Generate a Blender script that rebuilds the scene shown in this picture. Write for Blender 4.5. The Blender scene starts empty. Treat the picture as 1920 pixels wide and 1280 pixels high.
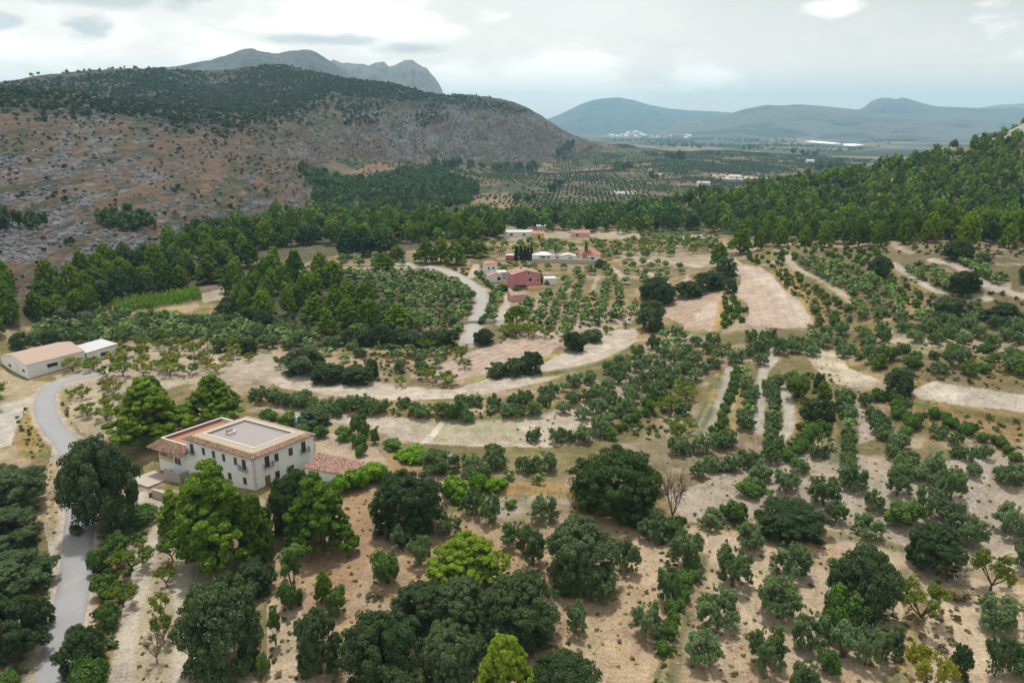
import bpy, math, random
import numpy as np

# ------------------------------------------------------------------ camera, light, air, exposure
random.seed(7)
rng = np.random.default_rng(11)
SC = bpy.context.scene
COL = SC.collection
F = 960 / math.tan(math.radians(35.75))      # focal length in pixels of a 1920 wide frame
TH = math.atan(405 / F)                      # downward pitch
H = 64.0                                     # height above the farmhouse yard
cam_d = bpy.data.cameras.new('camera')
cam = bpy.data.objects.new('camera', cam_d)
COL.objects.link(cam)
cam.location = (0, 0, H)
cam.rotation_euler = (math.pi / 2 - TH, 0, 0)
cam_d.sensor_width = 36
cam_d.lens = 18 / math.tan(math.radians(35.75))
cam_d.clip_start = 1.0
cam_d.clip_end = 40000
SC.camera = cam

SUN_EL, SUN_AZ = math.radians(72), math.radians(-10)     # azimuth measured from +Y towards +X
sun_d = bpy.data.lights.new('sun', 'SUN')
sun_d.energy = 4.6
sun_d.angle = math.radians(5)
sun_d.color = (1.0, 0.95, 0.87)
sun = bpy.data.objects.new('sun', sun_d)
COL.objects.link(sun)
sun.rotation_euler = (math.pi / 2 - SUN_EL, 0, math.pi - SUN_AZ)
SC.view_settings.view_transform = 'Standard'
SC.view_settings.look = 'None'
SC.view_settings.gamma = 1.0
SC.view_settings.exposure = -0.1
SC.cycles.use_denoising = True
SC.cycles.max_bounces = 6
SC.cycles.diffuse_bounces = 2
SC.cycles.glossy_bounces = 2
SC.cycles.transmission_bounces = 2
SC.cycles.transparent_max_bounces = 6
SC.cycles.volume_bounces = 0
SC.cycles.caustics_reflective = False
SC.cycles.caustics_refractive = False


class NT:
    """Small node-tree writer."""
    def __init__(self, tree):
        self.t = tree
        tree.nodes.clear()

    def n(self, typ, **kw):
        nd = self.t.nodes.new('ShaderNode' + typ)
        for k, v in kw.items():
            if k == 'ins':
                for i, val in v.items():
                    if hasattr(val, 'is_linked'):
                        self.t.links.new(val, nd.inputs[i])
                    else:
                        nd.inputs[i].default_value = val
            else:
                setattr(nd, k, v)
        return nd

    def math(self, op, a, b=0.0, c=None, clamp=False):
        ins = {0: a, 1: b}
        if c is not None:
            ins[2] = c
        return self.n('Math', operation=op, use_clamp=clamp, ins=ins).outputs[0]

    def vmath(self, op, a, b=(0, 0, 0)):
        nd = self.n('VectorMath', operation=op, ins={0: a, 1: b})
        return nd.outputs['Value'] if op in ('DOT_PRODUCT', 'LENGTH', 'DISTANCE') else nd.outputs[0]

    def mix(self, f, a, b, blend='MIX'):
        nd = self.n('MixRGB', blend_type=blend, ins={0: f, 1: a, 2: b})
        return nd.outputs[0]

    def noise(self, vec, scale, detail=4, rough=0.55, w=None):
        nd = self.n('TexNoise', ins={'Vector': vec, 'Scale': scale, 'Detail': detail, 'Roughness': rough})
        return nd.outputs['Fac']

    def smooth(self, x, lo, hi):
        nd = self.n('MapRange', interpolation_type='SMOOTHSTEP', ins={0: x, 1: lo, 2: hi, 3: 0.0, 4: 1.0})
        return nd.outputs[0]

    def ramp(self, x, stops):
        nd = self.n('ValToRGB', ins={0: x})
        el = nd.color_ramp.elements
        while len(el) < len(stops):
            el.new(0.5)
        for e, (p, c) in zip(el, stops):
            e.position = p
            e.color = (c[0], c[1], c[2], 1)
        return nd.outputs[0]


def ray(px, py):
    u = (np.asarray(px, float) - 960) / F
    v = (np.asarray(py, float) - 640) / F
    return u, math.cos(TH) - v * math.sin(TH), -math.sin(TH) - v * math.cos(TH)


def project(x, y, z):
    dz = np.asarray(z) - H
    f = y * math.cos(TH) - dz * math.sin(TH)
    up = y * math.sin(TH) + dz * math.cos(TH)
    f = np.where(f < 0.1, 0.1, f)
    return 960 + F * x / f, 640 - F * up / f, f


# ------------------------------------------------------------------ sky
W = bpy.data.worlds.new('World')
SC.world = W
W.use_nodes = True
wt = NT(W.node_tree)
sky = wt.n('TexSky', sky_type='NISHITA')
sky.sun_disc = False
sky.sun_elevation = SUN_EL
sky.sun_rotation = SUN_AZ
sky.altitude = 400
sky.air_density = 1.0
sky.dust_density = 2.0
skyc = wt.mix(1.0, sky.outputs[0], (0.10, 0.10, 0.10, 1), 'MULTIPLY')
d = wt.vmath('NORMALIZE', wt.n('TexCoord').outputs['Generated'])
sep = wt.n('SeparateXYZ', ins={0: d})
dx, dy, dz = sep.outputs
den = wt.math('ADD', wt.math('MAXIMUM', dz, 0.0), 0.16)
cp = wt.n('CombineXYZ', ins={0: wt.math('DIVIDE', dx, den), 1: wt.math('DIVIDE', dy, den), 2: 0.0}).outputs[0]
n_big = wt.noise(cp, 0.85, 6, 0.55)
stretched = wt.n('CombineXYZ', ins={0: wt.math('MULTIPLY', dx, 5.0), 1: wt.math('MULTIPLY', dy, 5.0), 2: wt.math('MULTIPLY', dz, 13.0)}).outputs[0]
n_str = wt.noise(stretched, 1.0, 7, 0.58)
n_fine = wt.noise(stretched, 3.0, 7, 0.6)
warp = wt.math('ADD', wt.math('MULTIPLY', wt.math('SUBTRACT', n_str, 0.5), 3.2), wt.math('MULTIPLY', wt.math('SUBTRACT', n_fine, 0.5), 1.6))


def blob(px, py, rx, ry, soft=0.9):
    """Soft cloud mass around one direction of the sky."""
    u, a, b = ray(px, py)
    L = math.sqrt(u * u + a * a + b * b)
    az0, el0 = math.atan2(float(u), float(a)), math.asin(float(b) / L)
    az = wt.math('ARCTAN2', dx, dy)
    el = wt.math('ARCSINE', dz)
    ex = wt.math('DIVIDE', wt.math('SUBTRACT', az, az0), rx / F)
    ey = wt.math('DIVIDE', wt.math('SUBTRACT', el, el0), ry / F)
    r = wt.math('SQRT', wt.math('ADD', wt.math('MULTIPLY', ex, ex), wt.math('MULTIPLY', ey, ey)))
    return wt.smooth(wt.math('ADD', wt.math('SUBTRACT', 1.0, r), warp), 0.0, soft)


def union(lst):
    o = lst[0]
    for q in lst[1:]:
        o = wt.math('MAXIMUM', o, q)
    return o


bright = union([blob(150, 90, 330, 95), blob(380, 100, 220, 60), blob(640, 40, 300, 60), blob(1010, 150, 190, 62), blob(1085, 120, 120, 55),
                blob(900, 160, 150, 55), blob(1150, 185, 160, 45), blob(1320, 150, 90, 50), blob(1570, 14, 70, 20), blob(760, 150, 130, 40),
                blob(-500, 60, 420, 150), blob(2500, 60, 400, 120)])
grey = union([blob(158, 56, 60, 40, 0.5), blob(590, 74, 130, 14, 0.8), blob(200, 2, 260, 20, 0.8), blob(10, 38, 60, 22, 0.8),
              blob(330, -8, 120, 26, 0.7), blob(780, 92, 80, 14, 0.9), blob(420, 120, 70, 18, 0.9)])
base_c = wt.mix(0.85, skyc, (0.83, 0.775, 0.68, 1))
veil = wt.math('MULTIPLY', wt.smooth(n_big, 0.36, 0.68), 0.75)
c1 = wt.mix(veil, base_c, (0.85, 0.815, 0.75, 1))
right_grey = wt.smooth(dx, 0.05, 0.62)
c2 = wt.mix(wt.math('MULTIPLY', right_grey, 0.85), c1, (0.50, 0.49, 0.455, 1))
low = wt.math('MULTIPLY', wt.smooth(wt.math('ADD', dz, wt.math('MULTIPLY', warp, 0.02)), 0.16, 0.01), 0.85)
c2 = wt.mix(low, c2, (1.20, 1.00, 0.83, 1))
c3 = wt.mix(wt.math('MULTIPLY', bright, wt.math('ADD', 0.55, wt.math('MULTIPLY', n_fine, 0.6))), c2, (1.32, 1.2, 1.08, 1))
c4 = wt.mix(wt.math('MULTIPLY', grey, 0.8), c3, (0.50, 0.50, 0.49, 1))
bg = wt.n('Background', ins={0: c4, 1: 1.5})
wt.t.links.new(bg.outputs[0], wt.n('OutputWorld').inputs[0])


# ------------------------------------------------------------------ helpers for objects
def link_obj(name, data, parent=None):
    o = bpy.data.objects.new(name, data)
    COL.objects.link(o)
    if parent:
        o.parent = parent
    return o


def tag(o, label=None, cat=None, group=None, kind=None):
    if label:
        o['label'] = label
    if cat:
        o['category'] = cat
    if group:
        o['group'] = group
    if kind:
        o['kind'] = kind
    return o


def empty(name, loc, label, cat, group=None, rz=0.0):
    o = link_obj(name, None)
    o.location = loc
    o.rotation_euler = (0, 0, rz)
    o.empty_display_size = 0.5
    return tag(o, label, cat, group)


def np_mesh(name, verts, faces, mat=None, smooth=False, colors=None):
    """faces: (n,4) or (n,3) int array."""
    verts = np.asarray(verts, np.float32)
    faces = np.asarray(faces, np.int32)
    me = bpy.data.meshes.new(name)
    k = faces.shape[1]
    me.vertices.add(len(verts))
    me.vertices.foreach_set('co', verts.ravel())
    me.loops.add(faces.size)
    me.loops.foreach_set('vertex_index', faces.ravel())
    me.polygons.add(len(faces))
    me.polygons.foreach_set('loop_start', np.arange(0, faces.size, k, dtype=np.int32))
    if smooth:
        me.polygons.foreach_set('use_smooth', np.ones(len(faces), bool))
    me.update(calc_edges=True)
    if colors is not None:
        a = me.color_attributes.new('tint', 'FLOAT_COLOR', 'POINT')
        c = np.ones((len(verts), 4), np.float32)
        c[:, :3] = colors
        a.data.foreach_set('color', c.ravel())
    if mat:
        me.materials.append(mat)
    return me


class MB:
    """Collects boxes, prisms and tubes in a local frame; build() links ONE mesh."""
    def __init__(self, tf=None):
        self.v, self.f = [], []
        self.tf = tf

    def add(self, vs, fs):
        o = len(self.v)
        if self.tf:
            vs = [self.tf(p) for p in vs]
        self.v += [tuple(p) for p in vs]
        self.f += [tuple(i + o for i in q) for q in fs]
        return self

    def box(self, x0, x1, y0, y1, z0, z1):
        return self.add([(x0, y0, z0), (x1, y0, z0), (x1, y1, z0), (x0, y1, z0), (x0, y0, z1), (x1, y0, z1), (x1, y1, z1), (x0, y1, z1)],
                        [(0, 3, 2, 1), (4, 5, 6, 7), (0, 1, 5, 4), (1, 2, 6, 5), (2, 3, 7, 6), (3, 0, 4, 7)])

    def poly(self, pts, z0, z1):
        n = len(pts)
        vs = [(p[0], p[1], z0) for p in pts] + [(p[0], p[1], z1) for p in pts]
        fs = [tuple(reversed(range(n))), tuple(range(n, 2 * n))] + [(i, (i + 1) % n, n + (i + 1) % n, n + i) for i in range(n)]
        return self.add(vs, fs)

    def slab(self, a, b, c, e, t):
        """sloping panel through four corners, thickness t downward"""
        vs = [a, b, c, e] + [(p[0], p[1], p[2] - t) for p in (a, b, c, e)]
        return self.add(vs, [(0, 1, 2, 3), (7, 6, 5, 4), (0, 4, 5, 1), (1, 5, 6, 2), (2, 6, 7, 3), (3, 7, 4, 0)])

    def tube(self, pts, radii, n=6):
        pts = [np.array(p, float) for p in pts]
        rings = []
        for i, p in enumerate(pts):
            t = pts[min(i + 1, len(pts) - 1)] - pts[max(i - 1, 0)]
            t /= (np.linalg.norm(t) + 1e-9)
            a = np.cross(t, (0.3, 0.9, 0.1) if abs(t[2]) > 0.9 else (0, 0, 1))
            a /= np.linalg.norm(a)
            b = np.cross(t, a)
            rings.append([p + radii[i] * (a * math.cos(2 * math.pi * k / n) + b * math.sin(2 * math.pi * k / n)) for k in range(n)])
        vs = [q for r in rings for q in r]
        fs = []
        for i in range(len(pts) - 1):
            for k in range(n):
                fs.append((i * n + k, i * n + (k + 1) % n, (i + 1) * n + (k + 1) % n, (i + 1) * n + k))
        fs.append(tuple(range(n))[::-1])
        fs.append(tuple((len(pts) - 1) * n + k for k in range(n)))
        return self.add(vs, fs)

    def mesh(self, name, mat, smooth=False):
        me = bpy.data.meshes.new(name)
        me.from_pydata([tuple(float(c) for c in p) for p in self.v], [], self.f)
        if smooth:
            me.polygons.foreach_set('use_smooth', np.ones(len(me.polygons), bool))
        me.update()
        if mat:
            me.materials.append(mat)
        return me

    def build(self, name, mat, parent=None, smooth=False):
        return link_obj(name, self.mesh(name, mat, smooth), parent)


def new_mat(name):
    m = bpy.data.materials.new(name)
    m.use_nodes = True
    return m, NT(m.node_tree)


def finish(nt, shader):
    nt.t.links.new(shader, nt.n('OutputMaterial').inputs[0])


def plain_mat(name, col, rough=0.85, var=0.25, scale=1.5, bump=0.0, bscale=8.0, metal=0.0, stain=None):
    """a painted / plastered / stone surface with mottling, stains and fine grain"""
    m, t = new_mat(name)
    pos = t.n('TexCoord').outputs['Object']
    n1 = t.noise(pos, scale, 5, 0.6)
    n2 = t.noise(pos, scale * 7, 4, 0.6)
    f = t.math('ADD', t.math('MULTIPLY', t.math('SUBTRACT', n1, 0.5), 2 * var), t.math('MULTIPLY', t.math('SUBTRACT', n2, 0.5), var))
    c = t.mix(1.0, (*col, 1), t.n('CombineXYZ', ins={0: t.math('ADD', 1, f), 1: t.math('ADD', 1, f), 2: t.math('ADD', 1, f)}).outputs[0], 'MULTIPLY')
    if stain:
        c = t.mix(t.math('MULTIPLY', t.smooth(t.noise(pos, scale * 0.6, 6, 0.65), 0.52, 0.72), 0.6), c, (*stain, 1))
    p = t.n('BsdfPrincipled', ins={'Base Color': c, 'Roughness': rough, 'Metallic': metal})
    if bump:
        b = t.n('Bump', ins={'Strength': bump, 'Distance': 0.05, 'Height': t.noise(pos, bscale, 4, 0.6)})
        t.t.links.new(b.outputs[0], p.inputs['Normal'])
    finish(t, p.outputs[0])
    return m


def tile_mat(name, c1, c2, c3, pitch=0.28):
    """barrel roof tiles: mottled terracotta with rows"""
    m, t = new_mat(name)
    pos = t.n('TexCoord').outputs['Object']
    v = t.n('TexVoronoi', ins={'Vector': pos, 'Scale': 1 / pitch})
    c = t.ramp(t.n('SeparateXYZ', ins={0: v.outputs['Color']}).outputs[0], [(0.0, c1), (0.55, c2), (1.0, c3)])
    c = t.mix(t.smooth(v.outputs['Distance'], 0.3, 0.75), c, (c1[0] * 0.45, c1[1] * 0.42, c1[2] * 0.42, 1))
    c = t.mix(t.math('MULTIPLY', t.smooth(t.noise(pos, 0.7, 5), 0.45, 0.7), 0.45), c, (0.36, 0.27, 0.2, 1))
    p = t.n('BsdfPrincipled', ins={'Base Color': c, 'Roughness': 0.9})
    b = t.n('Bump', invert=True, ins={'Strength': 0.8, 'Distance': 0.08, 'Height': v.outputs['Distance']})
    t.t.links.new(b.outputs[0], p.inputs['Normal'])
    finish(t, p.outputs[0])
    return m


def leaf_mat(name, dark, mid, light, trans=0.25, patch=0.9, tint=False, red=0.82):
    """foliage: each leaf clump its own shade, plus slow drift through the crown and from plant to plant"""
    dark, mid, light = [(c[0] * red, c[1], c[2]) for c in (dark, mid, light)]
    m, t = new_mat(name)
    isl = t.n('NewGeometry').outputs['Random Per Island']
    pos = t.n('TexCoord').outputs['Object']
    n = t.noise(pos, patch, 3, 0.6)
    oi = t.n('ObjectInfo').outputs['Random']
    x = t.math('ADD', t.math('MULTIPLY', isl, 0.55), t.math('MULTIPLY', n, 0.75))
    x = t.math('ADD', x, t.math('MULTIPLY', t.math('SUBTRACT', oi, 0.5), 0.40))
    c = t.ramp(t.math('SUBTRACT', x, 0.12), [(0.0, dark), (0.5, mid), (1.0, light)])
    if tint:
        c = t.mix(1.0, c, t.n('Attribute', attribute_name='tint').outputs['Color'], 'MULTIPLY')
    dif = t.n('BsdfPrincipled', ins={'Base Color': c, 'Roughness': 0.6, 'Specular IOR Level': 0.08})
    tr = t.n('BsdfTranslucent', ins={0: t.mix(1.0, c, (1.3, 1.3, 0.7, 1), 'MULTIPLY')})
    mx = t.n('MixShader', ins={0: trans, 1: dif.outputs[0], 2: tr.outputs[0]})
    finish(t, mx.outputs[0])
    return m


# ------------------------------------------------------------------ numpy noise
def _hash(ix, iy, s):
    h = (ix * 374761393 + iy * 668265263 + s * 1274126177) & 0x7fffffff
    h = ((h ^ (h >> 13)) * 1274126177) & 0x7fffffff
    return ((h ^ (h >> 16)) & 0xffff) / 65535.0


def vnoise(x, y, s=0):
    ix, iy = np.floor(x).astype(np.int64), np.floor(y).astype(np.int64)
    fx, fy = x - ix, y - iy
    fx = fx * fx * fx * (fx * (fx * 6 - 15) + 10)
    fy = fy * fy * fy * (fy * (fy * 6 - 15) + 10)
    a, b = _hash(ix, iy, s), _hash(ix + 1, iy, s)
    c, e = _hash(ix, iy + 1, s), _hash(ix + 1, iy + 1, s)
    return (a + (b - a) * fx) * (1 - fy) + (c + (e - c) * fx) * fy


def fbm(x, y, s=0, octv=4, gain=0.5):
    o, amp, tot = 0, 1.0, 0
    for k in range(octv):
        o = o + amp * vnoise(x * 2 ** k + 17.3 * k, y * 2 ** k - 9.1 * k, s + k)
        tot += amp
        amp *= gain
    return o / tot


def sstep(x, lo, hi):
    t = np.clip((x - lo) / (hi - lo), 0, 1)
    return t * t * (3 - 2 * t)


def pip(px, py, poly):
    poly = np.asarray(poly, float)
    ins = np.zeros(px.shape, bool)
    bb = (px >= poly[:, 0].min()) & (px <= poly[:, 0].max()) & (py >= poly[:, 1].min()) & (py <= poly[:, 1].max())
    if not bb.any():
        return ins
    x, y = px[bb], py[bb]
    r = np.zeros(x.shape, bool)
    j = len(poly) - 1
    for i in range(len(poly)):
        xi, yi, xj, yj = *poly[i], *poly[j]
        if yi != yj:
            r ^= ((yi > y) != (yj > y)) & (x < (xj - xi) * (y - yi) / (yj - yi) + xi)
        j = i
    ins[bb] = r
    return ins
# ------------------------------------------------------------------ terrain
# survey points: image row/column where the land is seen, with its height ('z') or its distance ('d'),
# and ('h') points on land hidden behind a crest: column, distance, height
CP = []


def Z(z, *pts):
    for px, py in pts:
        u, a, b = (float(q) for q in ray(px, py))
        t = (z - H) / b
        CP.append((math.atan2(u, a), t * math.hypot(u, a), z))


def D(*pts):
    for px, py, dd in pts:
        u, a, b = (float(q) for q in ray(px, py))
        t = dd / math.hypot(u, a)
        CP.append((math.atan2(u, a), dd, H + t * b))


def Hd(*pts):
    for px, dd, z in pts:
        CP.append((math.atan2((px - 960) / F * math.cos(TH), 1.0), dd, z))


Z(0, (960, 1280), (960, 1100), (960, 900), (1400, 1280), (1400, 1000), (1400, 850), (960, 760), (620, 850), (480, 905), (560, 860),
  (600, 1000), (600, 1280), (1900, 1280), (1900, 1100), (700, 700), (800, 650), (0, 1280), (1200, 1150), (750, 1000), (340, 780), (470, 770), (1100, 1280))
Z(-1.5, (150, 900), (120, 1050), (420, 1010), (60, 900), (240, 1000), (100, 1180))
Z(-2.8, (300, 905), (262, 940), (240, 900))
Z(0, (30, 800), (100, 720), (20, 700), (150, 668), (250, 700), (400, 680), (250, 640), (400, 640), (100, 650), (600, 640), (-300, 900), (-300, 700))
Z(1, (960, 600), (1100, 640), (1200, 620), (1000, 700), (100, 600), (250, 590), (480, 560), (640, 600), (300, 590))
Z(3.0, (400, 545), (300, 560))
Z(3, (940, 530), (820, 510), (700, 500), (600, 500), (1300, 580), (1100, 560), (880, 560))
Z(4, (1030, 492), (1110, 490), (950, 490), (1100, 440), (980, 440), (1200, 450), (1250, 520), (750, 470), (600, 470), (480, 500), (860, 480), (1300, 450))
Z(6, (1390, 600), (1500, 610)); Z(9.5, (1400, 500), (1380, 482)); Z(7.5, (1450, 540))
Z(5, (1500, 680), (1600, 650), (1550, 720)); Z(3, (1450, 760), (1600, 800), (1700, 850)); Z(1.5, (1700, 950), (1900, 950))
Z(9, (1750, 715), (1900, 730), (1830, 720)); Z(6.0, (1740, 748), (1890, 775)); Z(10, (1700, 640), (1900, 640), (1800, 610)); Z(4.5, (1800, 860), (1910, 860))
Z(12, (1620, 560), (1700, 590)); Z(14, (1500, 478), (1600, 478)); Z(17, (1700, 500), (1850, 540)); Z(20, (1680, 458), (1920, 500)); Z(9, (1560, 580))
Z(22, (1800, 470), (1900, 470)); Z(7, (1300, 470)); Z(11, (1420, 460)); Z(14, (2100, 700)); Z(10, (2100, 900)); Z(5, (2150, 1150)); Z(26, (2100, 520))
# pine belt crest and right hand spur
D((1000, 425, 455), (850, 425, 450), (700, 432, 440), (560, 432, 430), (1150, 415, 475), (1250, 395, 520), (1300, 372, 560), (1450, 350, 600),
  (1600, 326, 630), (1700, 302, 660), (1800, 276, 690), (1900, 250, 720), (1960, 232, 740), (2150, 190, 760), (2400, 160, 780))
D((1500, 430, 430), (1600, 400, 470), (1750, 370, 510), (1850, 340, 560), (1900, 430, 430), (2100, 300, 560))
Hd((1000, 560, -6), (850, 560, -6), (700, 560, -8), (1250, 680, -8), (1450, 800, -12), (1600, 860, -10), (1750, 900, 0), (1900, 950, 10), (2200, 1000, 20))
Hd((1450, 1100, -25), (1700, 1200, -25), (1900, 1300, -25), (2200, 1400, -20))
# terraced valley behind
D((1000, 385, 760), (900, 392, 720), (1100, 380, 800), (1000, 350, 960), (900, 345, 960), (1150, 345, 1020), (1000, 325, 1250), (1150, 320, 1350),
  (1050, 300, 1700), (1250, 310, 1600), (1250, 285, 2150), (1400, 305, 1800), (1500, 292, 2150), (1620, 305, 1900), (1330, 278, 2300), (1180, 272, 2150), (1550, 335, 1450))
# gully with pines, terraces under the crag
D((650, 400, 600), (700, 360, 760), (800, 360, 800), (620, 345, 760), (620, 310, 900), (700, 310, 1000), (800, 318, 1060), (880, 325, 1080), (800, 392, 660), (880, 385, 690))
# left hill, near face up to its crest
D((0, 545, 278), (100, 530, 290), (200, 490, 325), (330, 455, 385), (450, 425, 440), (540, 410, 490), (595, 392, 570), (590, 350, 680), (568, 322, 800))
D((0, 470, 325), (0, 380, 410), (0, 290, 530), (0, 220, 680), (0, 172, 810), (-200, 500, 300), (-200, 300, 480), (-200, 190, 760), (-500, 400, 400), (-500, 220, 700))
D((100, 470, 335), (100, 380, 420), (100, 290, 545), (100, 220, 690), (130, 176, 820))
D((200, 420, 385), (200, 340, 475), (200, 260, 610), (250, 198, 830))
D((300, 400, 425), (300, 320, 540), (300, 250, 690), (330, 205, 870))
D((420, 380, 480), (420, 300, 640), (420, 240, 800), (420, 214, 910))
D((520, 370, 550), (520, 300, 740), (520, 250, 880), (520, 222, 980))
D((640, 285, 1020), (640, 240, 1090), (640, 200, 1190), (640, 170, 1320), (620, 158, 1480), (560, 175, 1350))
D((750, 300, 1130), (750, 240, 1280), (750, 195, 1400), (750, 163, 1540))
D((880, 308, 1320), (880, 260, 1450), (880, 215, 1560), (880, 180, 1670))
D((1000, 306, 1560), (1000, 260, 1680), (1000, 214, 1800), (955, 195, 1740), (1050, 248, 1850), (1050, 300, 1650), (1110, 268, 1930), (1100, 295, 1800))
# the second, greener hill behind it
Hd((0, 950, 84), (250, 970, 88), (420, 1050, 82), (130, 960, 86))
D((0, 158, 1350), (100, 140, 1450), (200, 133, 1550), (290, 130, 1600), (380, 135, 1650), (200, 160, 1250), (330, 175, 1250), (450, 200, 1150))
D((370, 160, 1500), (430, 132, 1650), (490, 124, 1700), (560, 130, 1680), (620, 143, 1620), (480, 170, 1420))
Hd((0, 1900, 60), (200, 2100, 60), (490, 2200, 50), (620, 2000, 60), (750, 2000, 30), (880, 2100, 0), (1000, 2300, -20), (-300, 1900, 80), (-600, 1900, 60), (1060, 2300, -30))
Hd((-600, 60, 0), (0, 35, 0), (960, 35, 0), (1900, 35, 0), (2400, 60, 0))

_cp = np.array(CP)
_Q = lambda dd, z: z / (dd + 120.0)
_X = lambda az, dd: np.stack([az * 2.4, np.log(dd)], -1)
_xc = _X(_cp[:, 0], _cp[:, 1])
_c2 = 0.10 ** 2
_K = np.sqrt(((_xc[:, None] - _xc[None]) ** 2).sum(-1) + _c2)
_n = len(_cp)
_P = np.concatenate([np.ones((_n, 1)), _xc], 1)
_A = np.zeros((_n + 3, _n + 3))
_A[:_n, :_n] = _K - 0.004 * np.eye(_n)
_A[:_n, _n:] = _P
_A[_n:, :_n] = _P.T
_sol = np.linalg.solve(_A, np.concatenate([_Q(_cp[:, 1], _cp[:, 2]), np.zeros(3)]))


def relief(az, dd):
    x = _X(az, dd)
    o = _sol[_n] + x @ _sol[_n + 1:]
    for k in range(_n):
        o = o + _sol[k] * np.sqrt(((x - _xc[k]) ** 2).sum(-1) + _c2)
    z = o * (dd + 120.0)
    f = sstep(dd, 2050, 2700)
    return z * (1 - f) + (-35.0) * f


# polar grid: fine where it is seen close, coarse far away
AZ = np.radians(np.linspace(-57, 57, 1141))
_d = [30.0]
while _d[-1] < 16000:
    q = _d[-1]
    _d.append(q * (1.0042 if q < 900 else 1.0055 if q < 2300 else 1.03))
DR = np.array(_d)
LD = np.log(DR)
NA, ND = len(AZ), len(DR)
azs, dss = np.meshgrid(AZ[::4], DR[::2])          # relief solved on a thinner lattice, then interpolated
zs = np.empty(azs.shape)
for i in range(0, azs.shape[0], 40):
    zs[i:i + 40] = relief(azs[i:i + 40], dss[i:i + 40])


def bil(g, gx, gy, x, y):
    j = np.clip(np.searchsorted(gx, x) - 1, 0, len(gx) - 2)
    i = np.clip(np.searchsorted(gy, y) - 1, 0, len(gy) - 2)
    fx = np.clip((x - gx[j]) / (gx[j + 1] - gx[j]), 0, 1)
    fy = np.clip((y - gy[i]) / (gy[i + 1] - gy[i]), 0, 1)
    return (g[i, j] * (1 - fx) + g[i, j + 1] * fx) * (1 - fy) + (g[i + 1, j] * (1 - fx) + g[i + 1, j + 1] * fx) * fy


AZG, DG = np.meshgrid(AZ, DR)
ZG = bil(zs, AZ[::4], LD[::2], AZG.ravel(), np.log(DG.ravel())).reshape(AZG.shape)
XG, YG = DG * np.sin(AZG), DG * np.cos(AZG)


def ground(x, y):
    x, y = np.asarray(x, float), np.asarray(y, float)
    return bil(ZG, AZ, LD, np.arctan2(x, y), np.log(np.maximum(np.hypot(x, y), 30)))


_march = np.exp(np.linspace(math.log(32), math.log(15000), 1600))


def hit(px, py):
    """first point of the land seen at an image position"""
    u, a, b = (float(q) for q in ray(px, py))
    hn = math.hypot(u, a)
    az = np.full(_march.shape, math.atan2(u, a))
    gz = bil(ZG, AZ, LD, az, np.log(_march))
    rz = H + _march / hn * b
    k = np.argmax(rz < gz)
    if k == 0:
        k = len(_march) - 1
    d0, d1 = _march[k - 1], _march[k]
    e0, e1 = rz[k - 1] - gz[k - 1], rz[k] - gz[k]
    f = e0 / (e0 - e1) if e0 != e1 else 0
    dd = d0 + f * (d1 - d0)
    x, y = dd * u / hn, dd * a / hn
    return x, y, float(ground(x, y))


def hits(pts):
    return np.array([hit(*p) for p in pts])


def spline(pts, step=1.2):
    """Catmull-Rom through world points, resampled"""
    p = np.asarray(pts, float)[:, :2]
    p = np.concatenate([[2 * p[0] - p[1]], p, [2 * p[-1] - p[-2]]])
    out = []
    for i in range(1, len(p) - 2):
        n = max(2, int(np.linalg.norm(p[i + 1] - p[i]) / step))
        t = np.linspace(0, 1, n, endpoint=False)[:, None]
        out.append(0.5 * (2 * p[i] + (p[i + 1] - p[i - 1]) * t + (2 * p[i - 1] - 5 * p[i] + 4 * p[i + 1] - p[i + 2]) * t ** 2
                          + (3 * p[i] - p[i - 1] - 3 * p[i + 1] + p[i + 2]) * t ** 3))
    out.append(p[-2:-1])
    return np.concatenate(out)


def dist_to(path, x, y):
    """distance of points to a sampled path (world), only near it"""
    o = np.full(x.shape, 1e3)
    m = (x > path[:, 0].min() - 8) & (x < path[:, 0].max() + 8) & (y > path[:, 1].min() - 8) & (y < path[:, 1].max() + 8)
    if m.any():
        xs, ys = x[m], y[m]
        best = np.full(xs.shape, 1e3)
        for q in path:
            best = np.minimum(best, (xs - q[0]) ** 2 + (ys - q[1]) ** 2)
        o[m] = np.sqrt(best)
    return o


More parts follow.
